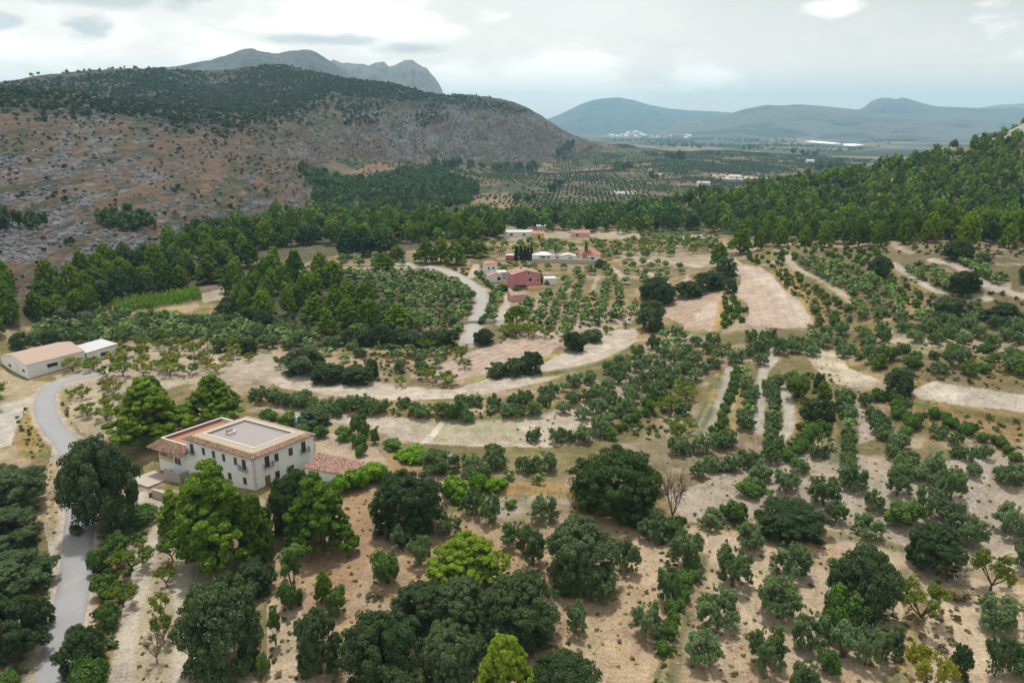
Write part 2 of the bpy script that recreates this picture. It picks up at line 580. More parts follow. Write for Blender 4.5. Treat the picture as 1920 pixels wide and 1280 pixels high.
# roads are laid out on the bare relief before small bumps are added
ROADS = {
    'main': (spline(hits([(96, 1330), (106, 1285), (118, 1200), (138, 1100), (147, 1000), (151, 930), (148, 880), (126, 832), (97, 798), (84, 765), (88, 739), (104, 722), (124, 713), (150, 707), (185, 700)])), 4.3),
    'middle': (spline(hits([(740, 493), (790, 498), (830, 507), (865, 522), (892, 541), (904, 560), (902, 580), (894, 598), (888, 614), (884, 632), (880, 645)])), 4.4),
}
TRACKS = [  # pale dirt tracks: path, width, colour
    ([(936, 608), (941, 590), (951, 568), (958, 548), (966, 532), (972, 518)], 3.2, (.52, .46, .39)),
    ([(640, 502), (700, 503), (790, 501)], 2.5, (.48, .40, .32)),
    ([(893, 497), (888, 510), (882, 520)], 3.5, (.50, .43, .35)),
    ([(1478, 478), (1487, 500), (1540, 527), (1575, 550), (1598, 570)], 3.0, (.45, .39, .31)),
    ([(1672, 494), (1702, 515), (1740, 540), (1765, 547), (1815, 552), (1850, 560)], 3.2, (.46, .41, .35)),
    ([(1745, 487), (1790, 497), (1832, 525), (1865, 537), (1920, 556)], 3.2, (.48, .42, .36)),
    ([(1670, 452), (1685, 464), (1708, 474)], 2.8, (.40, .32, .25)),
    ([(1440, 655), (1446, 674), (1430, 702), (1424, 750), (1420, 806)], 2.6, (.47, .43, .38)),
    ([(1462, 715), (1478, 760), (1478, 800), (1458, 832)], 2.6, (.50, .46, .40)),
    ([(1400, 700), (1388, 745), (1372, 800)], 2.0, (.45, .34, .17)),
    ([(1160, 478), (1210, 488), (1260, 492), (1310, 500)], 3.0, (.50, .44, .37)),
    ([(1140, 497), (1165, 515), (1175, 530)], 3.0, (.49, .43, .36)),
    ([(1200, 505), (1235, 520), (1250, 530)], 2.6, (.50, .44, .37)),
    ([(1370, 482), (1420, 466), (1520, 458), (1620, 458)], 3.0, (.46, .40, .34)),
    ([(300, 985), (280, 1030), (262, 1090), (240, 1180), (225, 1290)], 2.6, (.52, .46, .38)),
    ([(350, 1040), (340, 1110), (348, 1180), (335, 1290)], 2.2, (.52, .47, .39)),
    ([(560, 785), (640, 790), (730, 795)], 2.0, (.50, .44, .37)),
    ([(1095, 570), (1110, 545), (1120, 520)], 1.6, (.45, .38, .29)),
    ([(1290, 515), (1262, 600)], 1.5, (.45, .38, .29)),
    ([(1000, 590), (1012, 560), (1022, 530)], 1.4, (.45, .38, .29)),
    ([(1420, 985), (1500, 1005), (1640, 1035), (1760, 1070), (1920, 1105)], 2.2, (.52, .42, .30)),
    ([(560, 395), (600, 420), (640, 440)], 3, (.40, .34, .27)),
    ([(1650, 330), (1700, 350), (1790, 385), (1860, 420)], 3.5, (.40, .34, .27)),
]
TRACKS = [(spline(hits(p), 1.0), w, c) for p, w, c in TRACKS]

# small relief
BANKS = [spline(hits(q), 1.0) for q in ([(1346, 700), (1330, 760), (1296, 826)], [(1392, 690), (1380, 750), (1350, 820)], [(1496, 715), (1500, 780), (1478, 850)], [(1562, 725), (1566, 790), (1560, 860)], [(1310, 1045), (1290, 1110), (1262, 1200), (1240, 1300)],
         [(1705, 1080), (1712, 1160), (1690, 1290)], [(1420, 975), (1520, 995), (1640, 1020), (1760, 1055)], [(480, 756), (600, 762), (740, 776), (960, 782), (1080, 756)], [(640, 664), (740, 668), (860, 664)], [(1020, 702), (1120, 682), (1190, 650)],
         [(1245, 612), (1290, 624), (1345, 630)], [(1480, 494), (1540, 534), (1600, 580)], [(1660, 500), (1730, 545), (1800, 570)], [(1240, 730), (1180, 780), (1090, 820)], [(860, 908), (960, 915), (1060, 928)], [(1700, 752), (1790, 768), (1920, 790)], [(1510, 645), (1620, 655), (1760, 660), (1900, 668)])]
roadness = np.full(XG.shape, 1e3)
near = DG < 420
for path, w in ROADS.values():
    roadness[near] = np.minimum(roadness[near], dist_to(path, XG[near], YG[near]) - w / 2)
PXG, PYG, FG = project(XG, YG, ZG)
flat = sstep(roadness, 0.5, 5.0)
HILL = [(-1200, 700), (-60, 560), (40, 552), (110, 532), (205, 490), (340, 456), (450, 430), (540, 414), (598, 396), (594, 350), (566, 318), (640, 298), (760, 306), (900, 310), (1040, 306), (1130, 276), (1040, 232), (980, 170), (800, 60), (-1200, 0)]
onhill = pip(PXG + 14 * (fbm(XG / 25, YG / 25, 5) - .5), PYG + 12 * (fbm(XG / 25, YG / 25, 6) - .5), HILL) & (DG > 255)
hill_f = onhill.astype(float)
far_f = sstep(DG, 500, 1500)
ZG = ZG + flat * (0.5 * (fbm(XG / 9, YG / 9, 1) - .5) + 0.16 * (fbm(XG / 1.7, YG / 1.7, 2, 3) - .5)) * sstep(2500 - DG, 0, 500)
bankd = np.full(XG.shape, 1e3)
for q in BANKS:
    bankd = np.minimum(bankd, dist_to(q, XG, YG))
ZG = ZG + flat * .9 * np.exp(-(bankd / 1.1) ** 2)
ridg = 1 - np.abs(2 * fbm(XG / 70, YG / 55, 21, 5) - 1)
crag = pip(PXG, PYG, [(660, 240), (760, 195), (900, 190), (1000, 205), (1060, 250), (1050, 300), (900, 306), (720, 306)]).astype(float)
crag = crag * sstep(fbm(XG / 60, YG / 60, 33), .3, .5)
ZG = ZG + hill_f * (ridg - .7) * (3.0 + 9.0 * crag + 5.0 * far_f) + hill_f * (fbm(XG / 14, YG / 14, 8, 4) - .5) * (1.6 + 2.5 * crag + far_f)
PXG, PYG, FG = project(XG, YG, ZG)

# ------------------------------------------------------------------ what covers the land (soil, rock, grass)
C = np.empty(XG.shape + (3,))
n_a = fbm(XG / 22, YG / 22, 40, 5)
n_b = fbm(XG / 5, YG / 5, 41, 4)
n_c = fbm(XG / 90, YG / 90, 42, 4)


def lerp(c, m):
    global C
    C = C * (1 - m[..., None]) + np.asarray(c) * m[..., None]


C[:] = (.25, .19, .11)
lerp((.32, .235, .105), sstep(n_a, .47, .62) * .75)          # dry grass
lerp((.14, .15, .055), sstep(n_b, .49, .64) * .65)         # weeds
lerp((.46, .38, .29), sstep(n_b, .48, .3) * .6)           # bare soil
wx = PXG + (fbm(XG / 4, YG / 4, 50) - .5) * np.clip(900 / DG, 2.5, 9)
wy = PYG + (fbm(XG / 4, YG / 4, 51) - .5) * np.clip(600 / DG, 1.5, 6)
FUR = np.zeros(XG.shape)
FUA = np.zeros(XG.shape)


def zone(poly, col, amt=1.0, var=.10, dmin=0, dmax=700, patchy=None, furrow=None, famt=1.0):
    """one field or patch of ground, outlined where it lies; furrow = two image points giving the ploughing direction"""
    m = pip(wx, wy, poly) & (DG > dmin) & (DG < dmax)
    if not m.any():
        return
    f = np.full(m.sum(), amt)
    if patchy:
        f = f * sstep(n_b[m] * .6 + n_a[m] * .4, patchy - .1, patchy + .1)
    v = 1 + var * 4 * (n_b[m] - .5) + var * 4 * (n_a[m] - .5)
    C[m] = C[m] * (1 - f[:, None]) + np.asarray(col) * v[:, None] * f[:, None]
    if furrow:
        p, q = hit(*furrow[0]), hit(*furrow[1])
        t = np.array([q[0] - p[0], q[1] - p[1]])
        t /= np.linalg.norm(t)
        FUR[m] = (XG[m] - p[0]) * -t[1] + (YG[m] - p[1]) * t[0]
        FUA[m] = famt


PALE, PINKISH, TAN, GREY, WHITE = (.50, .43, .36), (.47, .37, .29), (.46, .335, .215), (.43, .37, .31), (.50, .455, .385)
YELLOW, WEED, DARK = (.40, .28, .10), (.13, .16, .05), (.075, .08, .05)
# foreground slope and right-hand orchard floor
zone([(500, 960), (560, 985), (690, 905), (830, 985), (1000, 1010), (1060, 960), (1250, 985), (1420, 1000), (1920, 1110), (1920, 1330), (480, 1330), (500, 1240)], TAN, .85, .08, patchy=.36)
zone([(520, 930), (690, 900), (720, 1000), (660, 1120), (540, 1040)], (.37, .245, .145), .8, .1)
zone([(1060, 1000), (1300, 985), (1560, 1020), (1920, 1130), (1920, 1330), (1000, 1330), (1060, 1180)], (.485, .365, .245), .9, .06, furrow=((1160, 1240), (1230, 1040)), famt=.6)
zone([(1290, 1000), (1420, 1010), (1920, 1120), (1920, 1330), (1270, 1330), (1270, 1200)], (.50, .405, .295), .75, .08, patchy=.40)
zone([(1250, 930), (1420, 860), (1560, 840), (1700, 870), (1920, 850), (1920, 1080), (1700, 1040), (1450, 985), (1290, 980)], (.42, .36, .295), .85, .08)
zone([(700, 980), (860, 960), (1000, 1000), (980, 1060), (760, 1060)], (.44, .315, .18), .7, .1)
zone([(900, 935), (1060, 925), (1080, 985), (940, 975)], PALE, .6, .1, patchy=.45)
zone([(920, 905), (1060, 900), (1066, 922), (930, 930)], (.42, .27, .13), .8)
# strip beside the farm drive
zone([(250, 1020), (330, 1000), (400, 1050), (420, 1180), (520, 1330), (190, 1330), (225, 1180)], (.42, .355, .26), .85, .12)
zone([(500, 1130), (560, 1100), (600, 1200), (640, 1330), (500, 1330)], (.47, .38, .28), .8, .12)
zone([(215, 930), (300, 915), (340, 930), (335, 965), (215, 968)], (.47, .42, .35), .9)
zone([(105, 815), (145, 850), (142, 940), (122, 1030), (106, 1110), (82, 1200), (60, 1330), (10, 1330), (80, 1170), (98, 1070), (78, 960), (90, 880)], (.50, .46, .39), .85, .14, patchy=.42)
zone([(70, 880), (110, 860), (118, 960), (90, 1010), (76, 960)], (.40, .29, .15), .6)
# gravel yard at far left and verge of the bend
zone([(-60, 770), (20, 752), (64, 735), (78, 738), (56, 762), (34, 790), (20, 835), (-60, 850)], (.52, .48, .42), .95, .08)
zone([(40, 790), (70, 740), (76, 770), (92, 810), (70, 850), (30, 840)], (.33, .24, .09), .9)
zone([(108, 735), (130, 722), (122, 760), (130, 790), (155, 820), (140, 830), (110, 800), (100, 765)], (.30, .25, .11), .8)
zone([(130, 745), (215, 725), (225, 800), (190, 830), (150, 810), (125, 770)], (.46, .38, .28), .8)
zone([(100, 705), (150, 690), (300, 640), (420, 650), (540, 670), (470, 720), (350, 720), (250, 740), (140, 740)], (.45, .38, .30), .8, .1)
zone([(0, 690), (50, 712), (100, 716), (70, 742), (0, 760)], (.42, .34, .24), .8)
zone([(380, 670), (540, 680), (640, 712), (500, 710), (400, 700)], (.48, .41, .33), .8)
# long curving pale field
F1 = [(495, 710), (505, 705), (540, 702), (605, 708), (680, 714), (730, 720), (805, 729), (855, 729), (885, 719), (917, 709), (960, 699), (1012, 684), (1050, 664), (1090, 646), (1115, 631), (1152, 618), (1185, 615), (1206, 621), (1192, 640), (1160, 662), (1120, 679), (1065, 699), (1027, 714), (960, 729), (905, 740), (855, 746), (780, 750), (730, 750), (680, 748), (605, 738), (530, 728)]
zone(F1, (.52, .445, .375), 1, .04, furrow=((900, 730), (1090, 660)), famt=.35)
zone([(560, 722), (740, 736), (860, 738), (960, 716), (1060, 680), (1150, 640), (1180, 632), (1120, 664), (1010, 704), (900, 732), (760, 742)], (.60, .54, .48), .55)
# vineyard patch with row lines, small orchard behind it
zone([(790, 704), (815, 690), (880, 660), (950, 640), (1020, 622), (1052, 645), (1020, 672), (945, 692), (890, 714), (850, 712)], (.50, .39, .33), .95, .06, furrow=((800, 712), (900, 672)), famt=1.2)
zone([(500, 645), (640, 655), (760, 650), (850, 660), (820, 680), (640, 690), (520, 680)], (.44, .34, .23), .8, .12)
zone([(640, 668), (760, 668), (850, 668), (848, 674), (640, 674)], PALE, .8)
# pale strip behind the farm
zone([(470, 762), (560, 762), (660, 770), (740, 782), (830, 788), (950, 786), (1010, 775), (1080, 760), (1225, 722), (1245, 735), (1160, 800), (1085, 832), (1020, 838), (880, 836), (790, 832), (740, 822), (690, 802), (600, 785)], (.47, .405, .335), .95, .1)
zone([(760, 790), (960, 790), (1010, 830), (790, 830)], (.30, .30, .16), .55, patchy=.52)
zone([(788, 830), (826, 790), (838, 790), (804, 830)], (.60, .56, .49), .9)
zone([(1240, 640), (1290, 600), (1330, 640), (1250, 715), (1100, 790), (1060, 780)], (.42, .37, .31), .5)
zone([(480, 752), (600, 755), (740, 768), (960, 770), (1010, 762), (960, 778), (740, 780), (560, 765)], YELLOW, .65, patchy=.4)
zone([(590, 812), (640, 812), (700, 838), (735, 870), (640, 890), (595, 880)], (.47, .37, .28), .9)
zone([(720, 840), (790, 845), (800, 880), (730, 890)], (.38, .26, .14), .8)
zone([(470, 750), (590, 770), (700, 800), (640, 815), (560, 790)], (.40, .33, .23), .6)
# two pale fields by the dark oaks
zone([(1245, 592), (1247, 574), (1262, 560), (1310, 546), (1358, 539), (1358, 560), (1352, 590), (1346, 614), (1335, 621), (1285, 610)], (.47, .35, .27), 1, .05, furrow=((1260, 600), (1340, 550)), famt=.7)
zone([(1300, 590), (1345, 562), (1340, 590), (1310, 605)], (.58, .52, .45), .5)
zone([(1352, 556), (1360, 560), (1358, 600), (1345, 620), (1338, 618)], YELLOW, .8)
F5 = [(1377, 484), (1390, 494), (1427, 501), (1449, 516), (1469, 543), (1495, 559), (1521, 579), (1527, 594), (1526, 613), (1513, 620), (1467, 616), (1423, 612), (1399, 606), (1405, 587), (1400, 567), (1377, 552), (1388, 534), (1390, 517), (1370, 507), (1368, 490)]
zone(F5, (.49, .385, .31), 1, .05, furrow=((1500, 618), (1480, 560)), famt=.6)
zone([(1390, 500), (1440, 512), (1480, 556), (1520, 590), (1515, 615), (1480, 600), (1440, 540)], (.56, .49, .42), .5)
zone([(1450, 500), (1480, 500), (1530, 540), (1560, 580), (1530, 610), (1500, 565), (1470, 540)], (.33, .25, .10), .85)
zone([(1480, 490), (1600, 560), (1570, 600), (1520, 570)], (.17, .15, .08), .6)
# central terraces
zone([(960, 560), (1180, 560), (1190, 600), (1100, 640), (960, 620)], (.42, .34, .24), .5, .15)
zone([(1060, 590), (1200, 575), (1180, 612), (1080, 622)], PALE, .6, patchy=.45)
zone([(980, 620), (1060, 610), (1080, 640), (1000, 660), (940, 650)], (.48, .37, .29), .8)
zone([(940, 495), (1080, 490), (1180, 500), (1000, 510)], (.36, .25, .14), .6)
zone([(1160, 470), (1380, 480), (1380, 500), (1200, 500)], PALE, .5, patchy=.45)
zone([(800, 505), (900, 500), (900, 530), (870, 520)], (.36, .27, .17), .6)
zone([(905, 545), (914, 560), (908, 590), (898, 600)], (.38, .27, .12), .9)
zone([(640, 470), (790, 480), (790, 498), (640, 498)], (.28, .24, .14), .6)
zone([(560, 500), (900, 515), (880, 625), (560, 640)], (.12, .12, .055), .75, patchy=.33)
zone([(840, 590), (868, 580), (875, 600), (855, 620)], (.42, .31, .15), .8)
zone([(940, 437), (1140, 432), (1320, 440), (1330, 452), (1140, 448), (960, 446)], PALE, .6, dmax=470)
# right side terraces and banks
zone([(1707, 735), (1740, 718), (1777, 710), (1815, 721), (1877, 734), (1960, 748), (1960, 780), (1865, 766), (1790, 757), (1727, 747)], WHITE, .9, .16, patchy=.36)
zone([(1505, 648), (1562, 655), (1592, 690), (1640, 708), (1672, 722), (1665, 734), (1600, 728), (1555, 722), (1528, 690)], (.54, .47, .38), .8, .16, patchy=.49)
zone([(1700, 745), (1790, 757), (1920, 778), (1920, 830), (1840, 820), (1740, 790)], (.31, .21, .09), .8)
zone([(1600, 640), (1920, 660), (1920, 740), (1720, 712), (1640, 700)], (.17, .14, .07), .75)
zone([(1620, 625), (1660, 618), (1800, 640), (1920, 640), (1920, 665), (1700, 660)], (.50, .43, .36), .6, patchy=.45)
zone([(1440, 690), (1500, 650), (1530, 700), (1510, 800), (1480, 850), (1450, 840)], (.17, .15, .06), .7)
zone([(1180, 730), (1260, 690), (1290, 720), (1260, 780), (1180, 800), (1120, 810)], (.15, .15, .055), .7)
zone([(960, 490), (1190, 490), (1190, 590), (960, 600)], (.24, .20, .10), .5, patchy=.4)
zone([(1340, 690), (1400, 690), (1380, 810), (1345, 820)], (.16, .15, .055), .7)
zone([(60, 590), (420, 590), (700, 650), (640, 660), (300, 630), (60, 650)], (.11, .12, .055), .8)
zone([(1390, 620), (1920, 590), (1920, 640), (1620, 630), (1500, 655)], (.17, .16, .075), .6, patchy=.36)
zone([(420, 540), (560, 540), (600, 600), (520, 610), (420, 590)], (.08, .085, .045), .8)
zone([(1160, 840), (1250, 800), (1440, 830), (1300, 900), (1240, 880)], (.28, .235, .16), .6, patchy=.4)
zone([(780, 855), (1070, 850), (1060, 905), (800, 890)], (.22, .19, .10), .6, patchy=.36)
zone([(1490, 760), (1500, 780), (1496, 830), (1472, 840), (1480, 800)], YELLOW, .8)
zone([(1375, 740), (1400, 700), (1405, 740), (1380, 810), (1360, 820)], YELLOW, .75)
zone([(1595, 745), (1605, 780), (1613, 832), (1648, 822), (1645, 803), (1625, 782), (1610, 752)], GREY, .95)
zone([(1380, 682), (1392, 684), (1370, 722), (1355, 762), (1340, 802), (1325, 824), (1293, 820), (1310, 798), (1330, 758), (1344, 718), (1360, 690)], (.47, .43, .38), .95)
zone([(1815, 832), (1832, 835), (1862, 865), (1852, 902), (1824, 962), (1784, 950), (1808, 900), (1803, 860)], (.46, .41, .35), .9)
zone([(1740, 790), (1800, 800), (1800, 850), (1770, 840)], (.42, .33, .20), .6)
zone([(1450, 478), (1600, 462), (1920, 470), (1920, 600), (1700, 595), (1600, 600)], (.15, .13, .065), .8, patchy=.30)
zone([(1620, 440), (1920, 440), (1920, 480), (1620, 475)], (.24, .19, .12), .6)
zone([(1830, 520), (1895, 530), (1895, 550), (1850, 545)], GREY, .9)
zone([(1690, 560), (1740, 555), (1750, 580), (1700, 600)], (.36, .25, .13), .7)
# terrace edges: thin lines of dry grass
for p, w, c in [([(1300, 830), (1340, 815), (1352, 790)], 1.2, YELLOW), ([(1000, 765), (1080, 750), (1120, 735)], 1.5, (.33, .31, .10)), ([(640, 668), (730, 672), (850, 668)], 1.2, (.38, .24, .12)),
                ([(640, 655), (760, 660), (860, 655)], 1.2, (.40, .27, .12)), ([(1200, 632), (1205, 622), (1192, 614)], 1.2, YELLOW), ([(1020, 700), (1060, 700)], 1, YELLOW),
                ([(1240, 605), (1290, 618), (1345, 628)], 1.2, YELLOW), ([(880, 712), (960, 692), (1040, 665)], 1.3, (.36, .33, .10))]:
    dd = dist_to(spline(hits(p), 1.0), XG, YG)
    lerp(c, sstep(dd + 1.5 * (n_b - .5), w + .4, w - .4) * .85)
lerp((.33, .25, .10), np.exp(-(bankd / 1.3) ** 2) * sstep(n_b, .38, .55) * .9)
lerp((.12, .15, .05), np.exp(-((bankd - .9) / .9) ** 2) * sstep(n_b, .56, .46) * .7)
# rail embankment
EMB = spline(hits([(150, 592), (205, 577), (260, 563), (330, 551), (400, 539), (440, 532)]), 1.0)
dd = dist_to(EMB, XG, YG)
lerp((.27, .19, .15), sstep(dd, 3.2, 2.0))
zone([(375, 548), (412, 538), (420, 560), (380, 568)], (.50, .42, .33), .8)
# woodland floor
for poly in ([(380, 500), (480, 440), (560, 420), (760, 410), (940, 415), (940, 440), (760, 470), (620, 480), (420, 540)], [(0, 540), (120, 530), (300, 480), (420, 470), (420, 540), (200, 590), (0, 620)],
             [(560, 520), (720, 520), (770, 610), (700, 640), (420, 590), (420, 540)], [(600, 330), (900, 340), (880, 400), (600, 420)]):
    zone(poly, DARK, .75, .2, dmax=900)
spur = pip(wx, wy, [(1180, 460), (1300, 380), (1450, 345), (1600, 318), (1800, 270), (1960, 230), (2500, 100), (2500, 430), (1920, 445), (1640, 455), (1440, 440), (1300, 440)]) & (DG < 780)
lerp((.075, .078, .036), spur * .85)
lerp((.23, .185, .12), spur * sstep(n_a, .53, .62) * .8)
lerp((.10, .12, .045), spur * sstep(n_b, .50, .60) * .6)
# tracks
for path, w, c in TRACKS:
    dd = dist_to(path, XG, YG)
    lerp(c, sstep(dd + .8 * (n_b - .5), w / 2 + .45, w / 2 - .45) * .92)
for path, w in ROADS.values():
    dd = dist_to(path, XG, YG)
    lerp((.52, .46, .38), sstep(dd + 1.2 * (n_b - .5), w / 2 + 1.5, w / 2 + .4) * .75)

# left hill: rust dry grass, grey limestone, dark scrub
ROCK = np.zeros(XG.shape)
sl = np.clip(fbm(XG / 120, YG / 80, 60, 4), 0, 1)
hc = np.empty_like(C)
hc[:] = (.150, .098, .076)
HV = ZG * 1.0 + YG * .05          # strata follow height
HU = XG + YG * .25
g1 = fbm(HU / 34, HV / 26, 61, 5)


def hl(c, m):
    global hc
    hc = hc * (1 - m[..., None]) + np.asarray(c) * m[..., None]


hl((.20, .138, .09), sstep(.4 * g1 + .6 * fbm(HU / 6, HV / 4, 69, 5, .7), .48, .62) * .7)
hl((.105, .088, .06), sstep(fbm(HU / 9, HV / 5, 62, 5, .65), .47, .60) * .7)
lowrock = pip(PXG, PYG, [(-300, 400), (0, 400), (150, 400), (240, 440), (330, 420), (420, 400), (420, 440), (280, 480), (120, 500), (0, 490), (-300, 500)]).astype(float)
midrock = pip(PXG, PYG, [(0, 300), (200, 320), (260, 420), (0, 420)]) | pip(PXG, PYG, [(150, 200), (380, 220), (420, 300), (330, 380), (240, 300)])
rk = .30 * fbm(HU / 40, HV / 26, 63, 4, .6) + .70 * fbm(HU / 5.5, HV / 3.2, 67, 5, .72)
ROCK = hill_f * np.clip(sstep(rk + .075 * lowrock + .025 * midrock + .06 * crag + .05 * (sl - .5), .50, .60), 0, 1)
hl((.20, .20, .222), ROCK * (.8 + .2 * n_b))
dk = .35 * fbm(HU / 30, HV / 20, 64, 4, .62) + .65 * fbm(HU / 5, HV / 2.6, 68, 5, .70)
green_top = np.clip(pip(PXG, PYG, [(-200, 150), (0, 165), (200, 190), (500, 240), (420, 250), (150, 215), (-200, 210)]).astype(float) + (PYG < 205) * (DG > 930) + sstep(DG, 1550, 1700) * (PYG < 185), 0, 1)
hl((.050, .066, .036), np.clip(sstep(dk + .05 * green_top, .50, .60) * .8, 0, 1))
hl((.045, .065, .034), green_top * .35)
# terraces low on the hill flank
ter = pip(PXG, PYG, [(630, 300), (700, 285), (850, 305), (1060, 306), (1140, 275), (1100, 262), (1065, 255), (1050, 300)])
C = C * (1 - hill_f[..., None]) + hc * hill_f[..., None]

# terraced valley and far plain
val = (~onhill) & (DG > 620) & ~spur
tn = fbm(XG / 160, YG / 120, 70, 3)
ph = (YG + 46 * (tn - .5) * 4 + XG * .18) / 27.0
fr = ph - np.floor(ph)
cell = _hash(np.floor(ph).astype(np.int64), np.floor((XG + 60 * tn) / 110).astype(np.int64), 3)
vc = np.empty_like(C)
vc[:] = (.070, .086, .046)


def vl(c, m):
    global vc
    vc = vc * (1 - m[..., None]) + np.asarray(c) * m[..., None]


vl((.19, .15, .10), (cell > .55) * .7)
vl((.27, .215, .145), sstep(np.abs(fr - .5), .39, .45) * .8 * sstep(fbm(XG / 70, YG / 50, 75, 3), .40, .55))
vl((.06, .08, .045), sstep(fbm(XG / 50, YG / 60, 71, 4), .53, .6) * .8)
vl((.30, .20, .12), sstep(fbm(XG / 90, YG / 70, 72, 3), .62, .7) * .8)
pl = sstep(DG, 1900, 2600)
vl((.10, .12, .085), pl)
vl((.05, .065, .05), pl * sstep(fbm(XG / 260, YG / 420, 73, 5), .50, .56))
vl((.26, .22, .16), pl * sstep(fbm(XG / 300, YG / 380, 74, 5), .56, .62))
vm = val.astype(float) * sstep(DG, 620, 680)
C = C * (1 - vm[..., None]) + vc * vm[..., None]
for poly, c, a, dmn in [([(880, 378), (950, 360), (1010, 392), (960, 398), (900, 396)], (.33, .23, .15), .75, 600), ([(635, 330), (700, 305), (770, 306), (700, 325), (650, 345)], (.27, .16, .11), .8, 700),
                        ([(1335, 328), (1440, 333), (1445, 340), (1340, 334)], (.62, .56, .47), .95, 900), ([(1145, 358), (1190, 358), (1195, 370), (1150, 372)], (.55, .46, .37), .85, 900)]:
    zone(poly, c, a, .15, dmin=dmn, dmax=2600)

# ------------------------------------------------------------------ ground material
gm, t = new_mat('ground_soil')
att = t.n('Attribute', attribute_name='tint').outputs['Color']
pos = t.n('NewGeometry').outputs['Position']
fa = t.n('Attribute', attribute_name='furrow').outputs['Vector']
fs = t.n('SeparateXYZ', ins={0: fa})
f1 = t.noise(pos, 2.2, 6, 0.65)
f2 = t.noise(pos, 0.35, 5, 0.6)
f3 = t.noise(pos, 0.06, 5, 0.65)
mul = t.math('ADD', -0.65, t.math('ADD', t.math('MULTIPLY', f1, 1.5), t.math('ADD', t.math('MULTIPLY', f2, 1.1), t.math('MULTIPLY', f3, 0.7))))
gr = t.math('ADD', t.math('MULTIPLY', t.math('SUBTRACT', t.noise(pos, 0.22, 7, 0.72), 0.5), 2.6), t.math('MULTIPLY', t.math('SUBTRACT', t.noise(pos, 0.9, 5, 0.7), 0.5), 1.6))
mul = t.math('ADD', mul, t.math('MULTIPLY', gr, fs.outputs[2]))
mul = t.math('ADD', mul, t.math('MULTIPLY', t.math('SUBTRACT', t.noise(pos, 4.5, 4, 0.7), 0.5), 0.9))
mul = t.math('MAXIMUM', mul, 0.22)
wob = t.math('ADD', fs.outputs[0], t.math('MULTIPLY', f2, 0.8))
fw = t.math('SINE', t.math('MULTIPLY', wob, 6.283 / 2.6))
fw = t.math('MULTIPLY', t.smooth(fw, 0.2, 1.0), fs.outputs[1])
mul = t.math('SUBTRACT', mul, t.math('MULTIPLY', fw, 0.11))
cc = t.mix(1.0, att, t.n('CombineXYZ', ins={0: mul, 1: mul, 2: mul}).outputs[0], 'MULTIPLY')
stones = t.n('TexVoronoi', ins={'Vector': pos, 'Scale': 1.1})
cc = t.mix(t.math('MULTIPLY', t.smooth(stones.outputs['Distance'], 0.16, 0.05), 0.35), cc, (.55, .50, .43, 1))
pb = t.n('BsdfPrincipled', ins={'Base Color': cc, 'Roughness': 0.95, 'Specular IOR Level': 0.1})
rockv = t.n('TexVoronoi', feature='F1', ins={'Vector': pos, 'Scale': 0.22})
hgt = t.math('ADD', t.math('MULTIPLY', f1, 0.5), t.math('ADD', t.math('MULTIPLY', f2, 0.8), t.math('MULTIPLY', t.math('MULTIPLY', rockv.outputs['Distance'], fs.outputs[2]), -5.0)))
bp = t.n('Bump', ins={'Strength': 0.8, 'Distance': 0.5, 'Height': hgt})
t.t.links.new(bp.outputs[0], pb.inputs['Normal'])
finish(t, pb.outputs[0])

C *= np.where(hill_f[..., None] > 0, .54, .64)
vid = np.arange(ND * NA).reshape(ND, NA)
quads = np.stack([vid[:-1, :-1], vid[:-1, 1:], vid[1:, 1:], vid[1:, :-1]], -1).reshape(-1, 4)
fh = onhill[:-1, :-1].ravel()
ffar = (DG[:-1, :-1] > 2300).ravel() & ~fh
VALL = np.stack([XG, YG, ZG], -1).reshape(-1, 3)
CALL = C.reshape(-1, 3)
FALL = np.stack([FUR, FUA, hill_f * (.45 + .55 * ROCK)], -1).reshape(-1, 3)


def land(name, mask):
    q = quads[mask]
    used, inv = np.unique(q, return_inverse=True)
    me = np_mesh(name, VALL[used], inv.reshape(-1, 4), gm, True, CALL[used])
    a = me.attributes.new('furrow', 'FLOAT_VECTOR', 'POINT')
    a.data.foreach_set('vector', FALL[used].astype(np.float32).ravel())
    return tag(link_obj(name, me), kind='structure')


land('ground', ~fh & ~ffar)
land('hillside', fh)
land('valley_plain', ffar)


# ------------------------------------------------------------------ roads
def ribbon(name, path, w, mat, lift=0.07):
    tg = np.gradient(path, axis=0)
    tg /= np.linalg.norm(tg, axis=1)[:, None] + 1e-9
    nr = np.stack([tg[:, 1], -tg[:, 0]], 1)
    offs = [-w / 2 - .12, -w / 2, -w / 4, 0, w / 4, w / 2, w / 2 + .12]
    vs, k = [], len(offs)
    for i, o in enumerate(offs):
        jit = .14 * (vnoise(np.arange(len(path)) * .35, np.full(len(path), i * 5.0), 9) - .5) if abs(o) >= w / 2 else np.zeros(len(path))
        p = path + nr * (o + jit)[:, None]
        z = ground(p[:, 0], p[:, 1]) + (lift + .05 * (1 - abs(o) / w) if abs(o) <= w / 2 else -.15)
        vs.append(np.column_stack([p, z]))
    vs = np.stack(vs, 1).reshape(-1, 3)
    ix = np.arange(len(path) * k).reshape(-1, k)
    fq = np.stack([ix[:-1, :-1], ix[:-1, 1:], ix[1:, 1:], ix[1:, :-1]], -1).reshape(-1, 4)
    return tag(link_obj(name, np_mesh(name, vs, fq, mat, True)), kind='structure')


asphalt = plain_mat('worn_asphalt', (.225, .228, .238), .9, .14, .30, .2, 14, stain=(.29, .28, .265))
ribbon('road', ROADS['main'][0], ROADS['main'][1], asphalt)
ribbon('road', ROADS['middle'][0], ROADS['middle'][1], plain_mat('pale_asphalt', (.27, .26, .25), .9, .16, .35, .15, 14))
